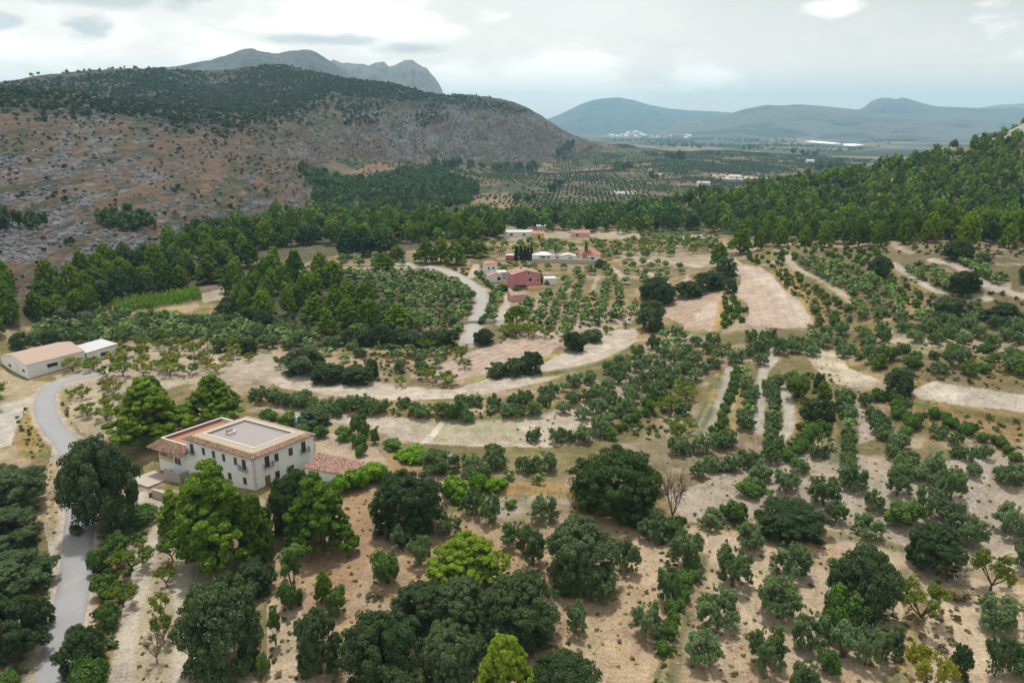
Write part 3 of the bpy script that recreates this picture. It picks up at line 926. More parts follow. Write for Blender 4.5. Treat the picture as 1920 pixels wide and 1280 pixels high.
# ------------------------------------------------------------------ mountains beyond
mm, t = new_mat('mountain_slope')
pos = t.n('NewGeometry').outputs['Position']
att = t.n('Attribute', attribute_name='tint').outputs['Color']
m1 = t.noise(pos, 0.012, 7, 0.65)
m2 = t.noise(pos, 0.05, 5, 0.6)
k = t.math('ADD', 0.35, t.math('ADD', t.math('MULTIPLY', m1, 0.9), t.math('MULTIPLY', m2, 0.4)))
p = t.n('BsdfPrincipled', ins={'Base Color': t.mix(1.0, att, t.n('CombineXYZ', ins={0: k, 1: k, 2: k}).outputs[0], 'MULTIPLY'), 'Roughness': 1.0})
finish(t, p.outputs[0])


def mountain(name, prof, dist, depth, col, rock, cliff=1.0, rough=1.0, base=-40.0, seed=0, nx=420):
    """a range standing at its real distance: crest heights from its skyline, front and back slopes, gullies"""
    px = np.array([q[0] for q in prof], float)
    py = np.array([q[1] for q in prof], float)
    xs = np.linspace(px[0], px[-1], nx)
    crest_py = np.interp(xs, px, py)
    ker = np.hanning(9)
    ker /= ker.sum()
    crest_py = np.convolve(np.pad(crest_py, 4, mode='edge'), ker, mode='valid')
    u, a, b = ray(xs, crest_py)
    t = dist / np.hypot(u, a)
    X0, Y0, ZC = u * t, a * t, H + b * t
    rows = np.concatenate([np.linspace(-1, 0, 70), np.linspace(0, 1, 40)[1:]])
    V, Cc = [], []
    for r in rows:
        s = dist + depth * r * (1 if r < 0 else .8)
        k = s / dist
        x, y = X0 * k, Y0 * k
        e = 1 - abs(r)
        shape = e ** cliff
        g = fbm(x / (depth * .16), y / (depth * .16), seed, 6, .55)
        rd = 1 - np.abs(2 * g - 1)
        amp = (ZC - base) * .30 * rough * np.sin(math.pi * min(e, 1)) ** 1.0
        edge = np.minimum(1, np.minimum(np.arange(nx), np.arange(nx)[::-1]) / 25.0)
        z = base + (ZC - base) * shape * 1.0 + amp * (rd - .72)
        z += (fbm(x / (depth * .03), y / (depth * .03), seed + 9, 4) - .5) * (ZC - base) * .05 * rough * (1 if abs(r) > .02 else .35)
        z = base - 15 + (z - base + 15) * edge
        V.append(np.stack([x, y, z], 1))
        m = sstep(rd + .25 * (e - .5), .62, .82)[:, None]
        Cc.append(np.asarray(col) * (1 - m) + np.asarray(rock) * m)
    nr = len(rows)
    ix = np.arange(nr * nx).reshape(nr, nx)
    q = np.stack([ix[:-1, :-1], ix[:-1, 1:], ix[1:, 1:], ix[1:, :-1]], -1).reshape(-1, 4)
    return tag(link_obj(name, np_mesh(name, np.concatenate(V), q, mm, True, np.concatenate(Cc))), kind='structure')


SCRUBC = (.022, .034, .036)
mountain('mountain', [(150, 175), (230, 150), (282, 127), (330, 124), (372, 117), (405, 111), (440, 98), (462, 92), (478, 92), (500, 99), (520, 100), (545, 96), (572, 93), (592, 98), (612, 110), (640, 130), (680, 160), (740, 200)], 3600, 1300, SCRUBC, (.062, .064, .068), 1.1, 1.5, seed=3)
mountain('mountain', [(560, 150), (600, 122), (625, 113), (645, 118), (668, 119), (690, 122), (705, 118), (715, 117), (730, 126), (742, 122), (757, 114), (772, 113), (785, 121), (800, 130), (812, 142), (822, 155), (828, 166), (838, 200), (850, 240), (862, 260)], 5600, 1700, (.045, .055, .06), (.11, .108, .105), .8, 1.7, seed=5)
mountain('mountain', [(940, 235), (1030, 222), (1060, 210), (1090, 195), (1110, 188), (1135, 184), (1160, 183), (1185, 187), (1215, 196), (1250, 203), (1290, 207), (1340, 209), (1400, 214), (1500, 222)], 12000, 3200, SCRUBC, (.06, .062, .065), 1.1, 1.2, seed=8)
mountain('mountain', [(1220, 240), (1300, 226), (1370, 212), (1400, 204), (1436, 197), (1470, 198), (1500, 196), (1540, 199), (1580, 203), (1620, 207), (1700, 213), (1780, 216), (1900, 224), (2020, 230)], 8500, 2600, SCRUBC, (.085, .08, .075), 1.1, 1.3, seed=12)
mountain('mountain', [(1540, 230), (1600, 210), (1620, 201), (1634, 190), (1650, 184), (1668, 184), (1680, 187), (1692, 183), (1708, 187), (1730, 194), (1760, 200), (1800, 201), (1840, 203), (1900, 202), (2000, 205), (2150, 225)], 10500, 2600, SCRUBC, (.07, .068, .068), 1.0, 1.3, seed=15)
mountain('mountain', [(1760, 222), (1830, 203), (1870, 197), (1920, 194), (1980, 190), (2060, 180), (2200, 190), (2400, 220)], 12500, 2400, SCRUBC, (.16, .15, .13), 1.0, .8, seed=18)
mountain('mountain', [(-700, 180), (-500, 120), (-300, 105), (-150, 130), (-60, 160), (20, 190)], 4200, 1500, SCRUBC, (.2, .17, .15), 1.1, 1.0, seed=22)

# ------------------------------------------------------------------ air
bx = MB().box(-15500, 15500, -600, 17500, -62, 760)
hz, t = new_mat('haze_air')
pv = t.n('VolumePrincipled', ins={'Color': (.42, .76, 1.0, 1), 'Density': 9.5e-5, 'Anisotropy': 0.1})
t.t.links.new(pv.outputs[0], t.n('OutputMaterial').inputs[1])
tag(bx.build('haze', hz), kind='stuff')
# ------------------------------------------------------------------ buildings
lime = plain_mat('limewash_wall', (.72, .745, .765), .9, .06, .5, .1, 6, stain=(.56, .55, .52))
cream = plain_mat('cream_screed', (.31, .255, .195), .9, .08, .6, .1, 5, stain=(.33, .29, .24))
lilac = plain_mat('grey_roof_felt', (.245, .225, .222), .9, .09, .5, .1, 5, stain=(.27, .24, .235))
white_trim = plain_mat('white_trim', (.58, .565, .53), .8, .05, 1)
quoin_m = plain_mat('sandstone_quoin', (.56, .53, .47), .9, .15, 1.2)
terracotta_floor = plain_mat('terracotta_paving', (.27, .125, .09), .85, .12, 1.0, stain=(.33, .2, .15))
dark_glass = plain_mat('dark_window', (.018, .018, .022), .25, .2, 1)
wood_m = plain_mat('weathered_wood', (.16, .10, .055), .8, .2, 2)
ochre = plain_mat('ochre_render', (.55, .44, .20), .9, .08, 1)
stone_clad = plain_mat('brown_stone_cladding', (.22, .15, .09), .9, .5, 2.5, .4, 5)
iron = plain_mat('black_iron', (.03, .03, .032), .6, .1, 2)
frame_m = plain_mat('window_frame', (.20, .16, .12), .7, .1, 2)
tiles = tile_mat('old_roof_tiles', (.28, .17, .115), (.34, .22, .155), (.37, .27, .20))
pink_tiles = tile_mat('pink_roof_tiles', (.33, .18, .14), (.40, .245, .195), (.45, .31, .26), .35)
tan_sheet = plain_mat('tan_roof_sheet', (.33, .245, .205), .9, .09, .8, .2, 9, stain=(.34, .25, .21))
orange_tiles = tile_mat('orange_roof_tiles', (.46, .19, .11), (.50, .24, .15), (.52, .29, .2), .4)
red_tiles = tile_mat('red_roof_tiles', (.50, .16, .12), (.54, .19, .15), (.55, .24, .18), .4)
concrete = plain_mat('pale_concrete', (.36, .325, .29), .9, .12, .7, .15, 6, stain=(.36, .31, .26))
FOOT = []     # footprints (x, y, radius) that plants keep clear of

# the farmhouse: local frame u along the right front, v along the left front, origin at the near corner
A0 = np.array([-46.826, 116.357])
U, V = np.array([.61585, .78787]), np.array([-.87865, .47747])


def loc(p):
    w = A0 + U * p[0] + V * p[1]
    return (w[0] - A0[0], w[1] - A0[1], p[2])


fh = empty('farmhouse', (A0[0], A0[1], 0), 'large white two-storey farmhouse with flat grey roof, tiled eaves and lower terrace wing', 'house')
for a in np.linspace(0, 14, 6):
    for b in np.linspace(0, 28, 11):
        w = A0 + U * a + V * b
        FOOT.append((w[0], w[1], 2.2))
LU, LV, EV = 13.5, 18.4, 6.55
fw = link_obj('wall', None and 0 or None, fh) if False else None
m = MB(loc)
m.box(.35, LU, .35, LV, -4, EV)
wall = m.build('wall', lime, fh)
# tiled eaves, cream border, kerb and sunken felt
m = MB(loc)
o0, o1 = -.25, .95
zo, zi = 6.62, 7.02
ou, ov = LU + .35, LV + .3
m.slab((o0, o0, zo), (ou, o0, zo), (ou - 1.2, o1, zi), (o1, o1, zi), .13)
m.slab((ou, o0, zo), (ou, ov, zo), (ou - 1.2, ov - 1.2, zi), (ou - 1.2, o1, zi), .13)
m.slab((ou, ov, zo), (o0, ov, zo), (o1, ov - 1.2, zi), (ou - 1.2, ov - 1.2, zi), .13)
m.slab((o0, ov, zo), (o0, o0, zo), (o1, o1, zi), (o1, ov - 1.2, zi), .13)
# ribs of the barrel tiles
for k in range(58):
    s = o0 + .3 + k * (ov - .3) / 58
    e = min(1, min(s - o0, ov - s) / 1.2)
    m.tube([(o0 - .04, s, zo + .02), (o0 + 1.2 * e, s, zo + .02 + .40 * e)], [.085, .085], 5)
for k in range(42):
    s = o0 + .3 + k * (ou - .3) / 42
    e = min(1, min(s - o0, ou - s) / 1.2)
    m.tube([(s, o0 - .04, zo + .02), (s, o0 + 1.2 * e, zo + .02 + .40 * e)], [.085, .085], 5)
m.tube([(o0, o0, zo + .06), (o1, o1, zi + .06)], [.13, .13], 6)
roof = m.build('roof', tiles, fh)
m = MB(loc)
i0, iu, iv = 2.75, 11.3, 16.0
m.slab((o1, o1, zi + .004), (ou - 1.2, o1, zi + .004), (iu, i0, zi + .10), (i0, i0, zi + .10), .3)
m.slab((ou - 1.2, o1, zi + .004), (ou - 1.2, ov - 1.2, zi + .004), (iu, iv, zi + .10), (iu, i0, zi + .10), .3)
m.slab((ou - 1.2, ov - 1.2, zi + .004), (o1, ov - 1.2, zi + .004), (i0, iv, zi + .10), (iu, iv, zi + .10), .3)
m.slab((o1, ov - 1.2, zi + .004), (o1, o1, zi + .004), (i0, i0, zi + .10), (i0, iv, zi + .10), .3)
m.build('roof_border', cream, roof)
m = MB(loc)
for q in ((i0 - .2, iu + .2, i0 - .2, i0), (i0 - .2, iu + .2, iv, iv + .2), (i0 - .2, i0, i0, iv), (iu, iu + .2, i0, iv)):
    m.box(*q, zi - .45, zi + .20)
m.build('kerb', white_trim, roof)
MB(loc).box(i0, iu, i0, iv, zi - .7, zi - .32).build('flat_roof', lilac, roof)
MB(loc).box(4.9, 6.4, 12.2, 13.4, zi - .32, zi + .28).build('roof_hatch', white_trim, roof)
ch = MB(loc)
ch.slab((5.0, 12.5, zi + .34), (6.1, 12.5, zi + .34), (6.1, 12.95, zi + .72), (5.0, 12.95, zi + .72), .08)
ch.slab((6.1, 13.4, zi + .34), (5.0, 13.4, zi + .34), (5.0, 12.95, zi + .722), (6.1, 12.95, zi + .722), .08)
ch.box(5.1, 6.0, 12.55, 13.35, zi + .28, zi + .5)
ch.build('hatch_cap', tiles, roof)
m = MB(loc)
for z in np.arange(-.4, 6.3, .62):
    k = .5 if int(round(z / .62)) % 2 else .32
    m.box(.33, .35 + k, .325, .5, z, z + .56)
    m.box(.325, .5, .33, .35 + k, z, z + .56)
m.build('quoin', quoin_m, wall)


def opening(par, side, s, z, w, h, name='window', sill=True, mat=None, mode='glass'):
    """window or door let into a front: dark reveal, frame, sill; side 'r' right front (v = 0.35), 'l' left front (u = 0.35)"""
    def T(p):   # p = (along, outward, z)
        return loc((p[0], .35 - p[1], p[2])) if side == 'r' else loc((.35 - p[1], p[0], p[2]))
    g = MB(T).box(s - w / 2, s + w / 2, -.1, .012, z, z + h).build(name, mat or dark_glass, par)
    fr = MB(T)
    fr.box(s - w / 2 - .07, s - w / 2, -.05, .035, z - .0, z + h + .07)
    fr.box(s + w / 2, s + w / 2 + .07, -.05, .035, z, z + h + .07)
    fr.box(s - w / 2, s + w / 2, -.05, .035, z + h, z + h + .07)
    fr.box(s - .025, s + .025, -.05, .025, z, z + h)
    fr.build('frame', frame_m, g)
    if sill:
        MB(T).box(s - w / 2 - .12, s + w / 2 + .12, -.05, .12, z - .08, z - .002).build('sill', quoin_m, g)
    return g, T


def balcony(par, T, s, z, w=1.9, dpt=.65):
    b = MB(T).box(s - w / 2, s + w / 2, .004, dpt, z - .14, z - .02).build('balcony', quoin_m, par)
    r = MB(T)
    r.box(s - w / 2, s + w / 2, dpt - .05, dpt - .01, z + .88, z + .93)
    for q in (s - w / 2 + .02, s + w / 2 - .06):
        r.box(q, q + .04, .01, dpt - .05, z + .88, z + .93)
    for k in range(13):
        q = s - w / 2 + .03 + k * (w - .08) / 12
        r.box(q, q + .025, dpt - .045, dpt - .015, z - .02, z + .88)
    for q in (s - w / 2 + .03, s + w / 2 - .055):
        for k in range(1, 5):
            r.box(q, q + .025, k * dpt / 5, k * dpt / 5 + .025, z - .02, z + .88)
    r.build('railing', iron, b)


for s, z, w, h, bal in ((3.2, 3.62, .85, 2.15, 1), (5.2, 4.05, .75, 1.45, 0), (8.3, 4.05, .75, 1.45, 0), (11.2, 3.62, .85, 2.15, 1)):
    g, T = opening(wall, 'r', s, z, w, h, 'balcony_door' if bal else 'window', not bal)
    if bal:
        balcony(g, T, s, z)
opening(wall, 'r', 2.95, 0.0, .95, 1.95, 'door', False, wood_m)
opening(wall, 'r', 5.05, .55, .85, 1.45)
opening(wall, 'r', 8.2, .65, .85, 1.3)
for s, z, w, h, bal in ((2.75, 3.6, .85, 2.0, 1), (4.95, 4.1, .7, 1.4, 0), (8.1, 4.1, .7, 1.4, 0), (10.8, 4.1, .7, 1.4, 0), (13.6, 4.1, .7, 1.4, 0), (16.9, 3.6, .85, 2.0, 1)):
    g, T = opening(wall, 'l', s, z, w, h, 'balcony_door' if bal else 'window', not bal)
    if bal:
        balcony(g, T, s, z)
for s in (3, 7, 12):
    opening(wall, 'l', s, .6, .8, 1.3)

# the wing: white lower storeys, loggia, tile skirt, terracotta terrace behind a parapet
wing = MB(loc)
WV0, WV1 = LV + .002, 27.6
wing.box(.36, 13.6, WV0, 23.2, -5, 2.85)
wing.box(.36, 13.6, 23.2, WV1, -5, .05)          # below the loggia
wing.box(4.2, 13.6, 23.2, WV1, .05, 2.85)        # behind the loggia
wg = wing.build('wing', lime, fh)
MB(loc).box(.5, .8, WV1 - .35, WV1 - .05, .05, 2.85).build('column', white_trim, wg)
MB(loc).box(.36, .60, 23.3, WV1, .052, .95).build('balcony_wall', ochre, wg)
MB(loc).box(4.15, 4.198, 23.4, WV1 - .2, .1, 2.6).build('loggia_back', wood_m, wg)
sk = MB(loc)
sk.slab((-1.15, 28.7, 2.95), (-1.15, LV + .1, 2.95), (1.25, LV + .1, 4.25), (1.25, 27.4, 4.25), .14)
sk.slab((1.25, 27.4, 4.25), (3.9, 27.4, 4.25), (3.9, 28.7, 2.95), (-1.15, 28.7, 2.951), .14)
for k in range(34):
    s = LV + .3 + k * .30
    hi = 1.25 if s < 27.4 else 1.25 - 2.4 * (s - 27.4) / 1.3
    sk.tube([(-1.2, s, 2.96), (hi, s, 2.96 + (hi + 1.15) / 2.4 * 1.3)], [.085, .085], 5)
sk.build('tile_skirt', tiles, wg)
MB(loc).box(1.35, 14.2, WV0, 27.2, 3.2, 3.6).build('terrace_floor', terracotta_floor, wg)
pp = MB(loc)
pp.box(1.26, 14.5, 27.2, 27.55, 2.86, 4.32)
pp.box(14.2, 14.5, WV0, 27.2, 2.86, 4.32)
pp.box(1.26, 1.5, WV0, 27.2, 3.61, 4.32)
pp.build('parapet', white_trim, wg)
pc = MB(loc)
pc.box(1.6, 14.1, 27.12, 27.19, 3.62, 4.25)
pc.build('parapet_lining', terracotta_floor, wg)


def TL(p):
    return loc((.36 - p[1], p[0], p[2]))


g = MB(TL).box(20.9, 22.7, -.1, .012, .1, 1.5).build('window', dark_glass, wg)
fr = MB(TL)
for q in ((20.82, 20.9, .1, 1.5), (22.7, 22.78, .1, 1.5), (20.82, 22.78, 1.5, 1.58), (20.82, 22.78, .02, .1), (21.77, 21.83, .1, 1.5)):
    fr.box(q[0], q[1], -.05, .03, q[2], q[3])
fr.build('frame', white_trim, g)
g = MB(TL).box(23.75, 24.6, -.1, .012, -2.75, -1.6).build('window', dark_glass, wg)
MB(TL).box(23.65, 24.7, -.05, .1, -2.85, -2.752).build('sill', quoin_m, g)
MB(TL).box(23.3, WV1 + .02, .002, .035, -5, -2.95).build('plinth', stone_clad, wg)
# outside stair and paved landing
st = MB(loc)
for k in range(9):
    st.box(-1.5, .3, 18.9 + .42 * k, 18.9 + .42 * (k + 1), -3.2, -.5 - .3 * k)
st.box(-1.75, -1.52, 18.5, 23.2, -3.4, -.3)
st.build('stair', concrete, fh)
MB(loc).box(-5.4, .3, 22.8, 28.8, -3.6, -2.62).build('landing', plain_mat('paved_landing', (.36, .30, .26), .9, .08, .6), fh)

# outbuilding with pink tiled roof
c4 = [np.array(A0 + U * a + V * b) for a, b in ((13.0, -1.3), (14.2, -11.6), (9.6, -12.8), (8.2, -2.6))]
o = np.mean(c4, axis=0)
ob = empty('outbuilding', (o[0], o[1], 0), 'low white outbuilding with faded pink tiled roof behind the lime green hedge', 'outbuilding')
q = [p - o for p in c4]
m = MB()
m.poly([tuple(p * .95) for p in (q[0], q[3], q[2], q[1])], -1, 2.2)
m.build('wall', lime, ob)
m = MB()
m.slab((*q[3], 2.3), (*q[2], 2.3), (*q[1], 3.2), (*q[0], 3.2), .14)
for k in range(34):
    f = (k + .5) / 34
    a, b = q[3] + (q[2] - q[3]) * f, q[0] + (q[1] - q[0]) * f
    m.tube([(*a, 2.32), (*b, 3.22)], [.09, .09], 5)
m.build('roof', pink_tiles, ob)
FOOT += [(p[0], p[1], 3.0) for p in c4] + [(o[0], o[1], 4)]


# ------------------------------------------------------------------ generic rural houses
def house(px, py, w, dp, h, rz, label, wallm, roofm, name='house', cat='house', roof='gable', rise=1.2, win=(), doors=(), over=.3, chimney=None, axis='x', group=None, zoff=0.0, foot=True, at=None):
    """box house; w along local x (front faces local -y), openings as (side, along, z, w, h)"""
    x, y, z = at or hit(px, py)
    e = empty(name, (x, y, z + zoff), label, cat, group, math.radians(rz))
    wl = MB().box(-w / 2, w / 2, -dp / 2, dp / 2, -2.5, h)
    r = MB()
    if roof == 'gable' and axis == 'x':
        wl.add([(-w / 2, -dp / 2, h), (-w / 2, dp / 2, h), (-w / 2, 0, h + rise), (w / 2, -dp / 2, h), (w / 2, dp / 2, h), (w / 2, 0, h + rise)], [(0, 2, 1), (3, 4, 5), (0, 3, 5, 2), (1, 2, 5, 4)])
        k = rise / (dp / 2)
        for sg in (-1, 1):
            r.slab((-sg * (w / 2 + over), sg * (dp / 2 + over), h - over * k + .12), (sg * (w / 2 + over), sg * (dp / 2 + over), h - over * k + .12), (sg * (w / 2 + over), 0, h + rise + .12 + .002 * sg), (-sg * (w / 2 + over), 0, h + rise + .12 + .002 * sg), .1)
    elif roof == 'gable':
        wl.add([(-w / 2, -dp / 2, h), (w / 2, -dp / 2, h), (0, -dp / 2, h + rise), (-w / 2, dp / 2, h), (w / 2, dp / 2, h), (0, dp / 2, h + rise)], [(0, 1, 2), (3, 5, 4), (0, 2, 5, 3), (1, 4, 5, 2)])
        k = rise / (w / 2)
        for sg in (-1, 1):
            r.slab((sg * (w / 2 + over), sg * -(dp / 2 + over) * -1, h - over * k + .12), (sg * (w / 2 + over), -sg * -(dp / 2 + over) * -1, h - over * k + .12), (0, -sg * (dp / 2 + over), h + rise + .12 + .002 * sg), (0, sg * (dp / 2 + over), h + rise + .12 + .002 * sg), .1)
    elif roof == 'hip':
        a, b = w / 2 + over, dp / 2 + over
        rr = max(w - dp, .6) / 2
        P = [(-a, -b, h), (a, -b, h), (a, b, h), (-a, b, h), (-rr, 0, h + rise), (rr, 0, h + rise)]
        r.add(P + [(p[0], p[1], h - .12) for p in P[:4]], [(0, 1, 5, 4), (1, 2, 5), (2, 3, 4, 5), (3, 0, 4), (0, 6, 7, 1), (1, 7, 8, 2), (2, 8, 9, 3), (3, 9, 6, 0), (9, 8, 7, 6)])
    elif roof == 'shed':
        r.slab((-w / 2 - over, -dp / 2 - over, h + .1), (w / 2 + over, -dp / 2 - over, h + .1), (w / 2 + over, dp / 2 + over, h + rise), (-w / 2 - over, dp / 2 + over, h + rise), .12)
    else:
        r.box(-w / 2 - .08, w / 2 + .08, -dp / 2 - .08, dp / 2 + .08, h + .002, h + .25)
    wo = wl.build('wall', wallm, e)
    ro = r.build('roof', roofm, e)
    for side, s, zz, ww, hh in win:
        g = MB()
        fr = MB()
        for mb, g0, g1, d0, d1 in ((g, 0, 0, -.1, .015), (fr, .1, .1, -.05, .05)):
            rects = [(s - ww / 2, s + ww / 2, zz, zz + hh)] if mb is g else [(s - ww / 2 - .1, s + ww / 2 + .1, zz - .12, zz), (s - ww / 2 - .1, s + ww / 2 + .1, zz + hh, zz + hh + .08), (s - ww / 2 - .1, s - ww / 2, zz, zz + hh), (s + ww / 2, s + ww / 2 + .1, zz, zz + hh)]
            for a, b, c0, c1 in rects:
                if side == 'f':
                    mb.box(a, b, -dp / 2 - d1, -dp / 2 - d0, c0, c1)
                elif side == 'r':
                    mb.box(w / 2 + d0, w / 2 + d1, a, b, c0, c1)
                else:
                    mb.box(-w / 2 - d1, -w / 2 - d0, a, b, c0, c1)
        go = g.build('window', dark_glass, wo)
        fr.build('frame', white_trim, go)
    for side, s, ww, hh, mat in doors:
        g = MB()
        if side == 'f':
            g.box(s - ww / 2, s + ww / 2, -dp / 2 - .03, -dp / 2 + .1, 0, hh)
        elif side == 'r':
            g.box(w / 2 - .1, w / 2 + .03, s - ww / 2, s + ww / 2, 0, hh)
        else:
            g.box(-w / 2 - .03, -w / 2 + .1, s - ww / 2, s + ww / 2, 0, hh)
        g.build('door', mat, wo)
    if chimney:
        MB().box(chimney[0] - .35, chimney[0] + .35, chimney[1] - .35, chimney[1] + .35, h, h + rise + .9).build('chimney', wallm, ro)
    if foot:
        n = max(2, int(w / 3))
        cs, sn = math.cos(math.radians(rz)), math.sin(math.radians(rz))
        for q in np.linspace(-w / 2, w / 2, n):
            for s in np.linspace(-dp / 2, dp / 2, 3):
                FOOT.append((x + q * cs - s * sn, y + q * sn + s * cs, 2.0))
    return e


white = plain_mat('white_render', (.66, .675, .68), .9, .05, .5, stain=(.58, .57, .55))
rose = plain_mat('rose_render', (.45, .17, .195), .9, .06, .6, stain=(.38, .15, .17))
rose_light = plain_mat('faded_rose_render', (.56, .33, .30), .9, .08, .6)
maroon = plain_mat('maroon_render', (.33, .09, .10), .9, .08, .6)
green_door = plain_mat('pale_green_door', (.55, .63, .60), .7, .05, 1)
sheet_white = plain_mat('white_sheet_roof', (.46, .47, .48), .6, .06, .6)
sheet_grey = plain_mat('grey_sheet_roof', (.40, .405, .405), .6, .08, .4)

# warehouse at the left edge (front gable towards the lower left)
wd = np.array([8.12, 12.35]) / 14.78
wn = np.array([-wd[1], wd[0]])
P0 = np.array([-127.88, 177.28])
wc = P0 + wd * 7.4 + wn * 7.3
house(0, 0, 14.6, 14.8, 3.6, math.degrees(math.atan2(-wd[0], wd[1])), 'long white warehouse with tan gabled roof and pale green double door at the left', white, tan_sheet,
      'warehouse', 'warehouse', axis='y', rise=1.45, over=.15, win=[('f', 5.1, 1.3, 1.5, .8), ('f', -2.6, 1.3, 1.5, .8), ('r', -1.2, 1.5, 2.6, 1.0), ('r', 3.6, 1.6, 2.2, .9)], doors=[('f', 1.6, 2.2, 3.2, green_door)], at=(wc[0], wc[1], 0.0))
sp_ = P0 + wd * 19.5 + wn * 4.0
house(0, 0, 8.5, 8.5, 3.0, math.degrees(math.atan2(-wd[0], wd[1])), 'small white flat-topped shed joined to the far end of the warehouse', white, sheet_grey, 'shed', 'shed', 'shed', .5,
      win=[('r', .5, .9, 2.2, 1.1)], at=(sp_[0], sp_[1], 0.0), axis='y')

# hamlet in the middle
house(982, 536, 11.5, 8.0, 5.2, 14, 'deep pink two-storey house with pink gabled roof above the dirt drive', rose, pink_tiles, axis='y', rise=1.5,
      win=[('f', 1.6, 2.3, 1.5, 1.3), ('f', .9, 5.0, .7, 1.0), ('l', -1, 3.6, .9, 1.0), ('l', -1.5, .8, .9, 1.5), ('f', 4.6, 2.2, .8, 1.0)], doors=[('f', -2.3, 4.6, 1.0, dark_glass)], chimney=(-1, 1), zoff=.3)
m_x, m_y, m_z = hit(1008, 541)
pt = empty('terrace', (m_x, m_y, m_z), 'low ochre walled terrace in front of the deep pink house', 'terrace', None, math.radians(14))
MB().box(-4.0, 4.0, -2.4, 2.4, -1.5, .55).build('floor', plain_mat('terrace_paving', (.50, .36, .26), .9, .08, .6), pt)
MB().box(-4.2, 4.2, -2.65, -2.402, -1.5, 1.5).build('parapet', ochre, pt)
house(919, 514, 5.2, 4.6, 5.0, 18, 'small white house with bright orange hipped roof beside the bend of the road', white, orange_tiles, roof='hip', rise=1.1, win=[('f', -1.2, 2.6, .7, .9), ('f', .8, 2.6, .7, .9)])
house(927, 527, 5.5, 4.8, 2.7, 18, 'low white house with faded pink roof in front of the orange-roofed one', white, pink_tiles, axis='y', rise=.9, win=[('f', 1.2, .8, 1.4, 1.3)])
house(940, 521, 3.6, 3.4, 2.6, 18, 'small blue-grey lean-to beside the white orange-roofed house', plain_mat('blue_grey_render', (.34, .38, .42), .9, .1, 1), sheet_grey, 'lean_to', 'shed', 'shed', .4)
house(969, 562, 6.0, 4.2, 2.3, 20, 'low shed with faded red tiled roof beside the dirt drive', rose_light, pink_tiles, 'shed', 'shed', axis='x', rise=.8, win=[('r', 0, .6, 1.2, 1.1)])
house(1029, 533, 5.5, 4.0, 2.6, 10, 'small white flat-roofed shed to the right of the deep pink house', white, sheet_white, 'shed', 'shed', 'flat', .3)
house(1106, 489, 9.0, 6.5, 3.4, -4, 'white cottage with bright coral red hipped roof and one pink end wall', white, red_tiles, 'cottage', 'house', 'hip', 2.2, win=[('f', 1.0, .8, 1.6, 1.5), ('f', -2.6, .8, .9, 1.4)], doors=[('f', -.8, .9, 2.0, wood_m)], chimney=(-2.2, 0))
house(1095.5, 489, 2.2, 6.3, 3.1, -4, 'narrow deep pink annex at the left end of the coral-roofed cottage', rose, red_tiles, 'annex', 'annex', 'flat', .3, foot=False)
house(957, 487, 4.2, 3.0, 2.2, -4, 'low maroon hut with white top edge left of the cypress row', maroon, sheet_white, 'hut', 'hut', 'flat', .2)
house(1004, 490, 3.0, 4.0, 3.0, -4, 'narrow white block at the left end of the compound wall', white, sheet_white, 'shed', 'shed', 'flat', .2)
house(1019, 487, 7.0, 5.0, 2.6, -4, 'white pavilion with rounded pale canopy, the largest in the walled compound', white, sheet_white, 'pavilion', 'pavilion', 'hip', 1.3, win=[('f', 0, .6, 2.2, 1.4), ('f', 2.3, .6, 1.0, 1.4)])
house(1043, 488, 4.2, 4.0, 2.5, -4, 'small white pavilion in the middle of the walled compound', white, sheet_white, 'pavilion', 'pavilion', 'hip', 1.0, win=[('f', .4, .6, 1.4, 1.3)])
house(1065, 490, 6.5, 4.0, 2.8, -4, 'white shed with arched pale roof nearest the coral-roofed cottage', plain_mat('greyish_white_render', (.60, .64, .62), .9, .05, .6), sheet_white, 'shed', 'shed', axis='y', rise=.8, doors=[('f', 1.0, 1.8, 2.1, dark_glass)])


def wall_run(pts, h, th, name, label, mat, cat='wall', step=2.0, cap=None):
    """free-standing wall following the ground"""
    w = spline(hits(pts), step)
    o = np.array([w[:, 0].mean(), w[:, 1].mean()])
    oz = float(ground(o[0], o[1]))
    e = empty(name, (o[0], o[1], oz), label, cat)
    tg = np.gradient(w, axis=0)
    tg /= np.linalg.norm(tg, axis=1)[:, None]
    nr = np.stack([tg[:, 1], -tg[:, 0]], 1) * th / 2
    zz = ground(w[:, 0], w[:, 1]) - oz
    kk = np.ones(5) / 5
    zz = np.convolve(np.pad(zz, 2, mode='edge'), kk, 'valid')

    def strip(z0, z1, k):
        vs, fs = [], []
        for i in range(len(w)):
            for s, z in ((-k, z0), (-k, z1), (k, z1), (k, z0)):
                vs.append((w[i, 0] - o[0] + s * nr[i, 0], w[i, 1] - o[1] + s * nr[i, 1], zz[i] + z))
        for i in range(len(w) - 1):
            for j in range(4):
                fs.append((i * 4 + j, i * 4 + (j + 1) % 4, i * 4 + 4 + (j + 1) % 4, i * 4 + 4 + j))
        fs += [(3, 2, 1, 0), tuple((len(w) - 1) * 4 + j for j in range(4))]
        return MB().add(vs, fs)
    strip(-1.2, h, 1).build('wall', mat, e)
    if cap:
        strip(h + .002, h + .12, 1.25).build('coping', cap, e)
    return e


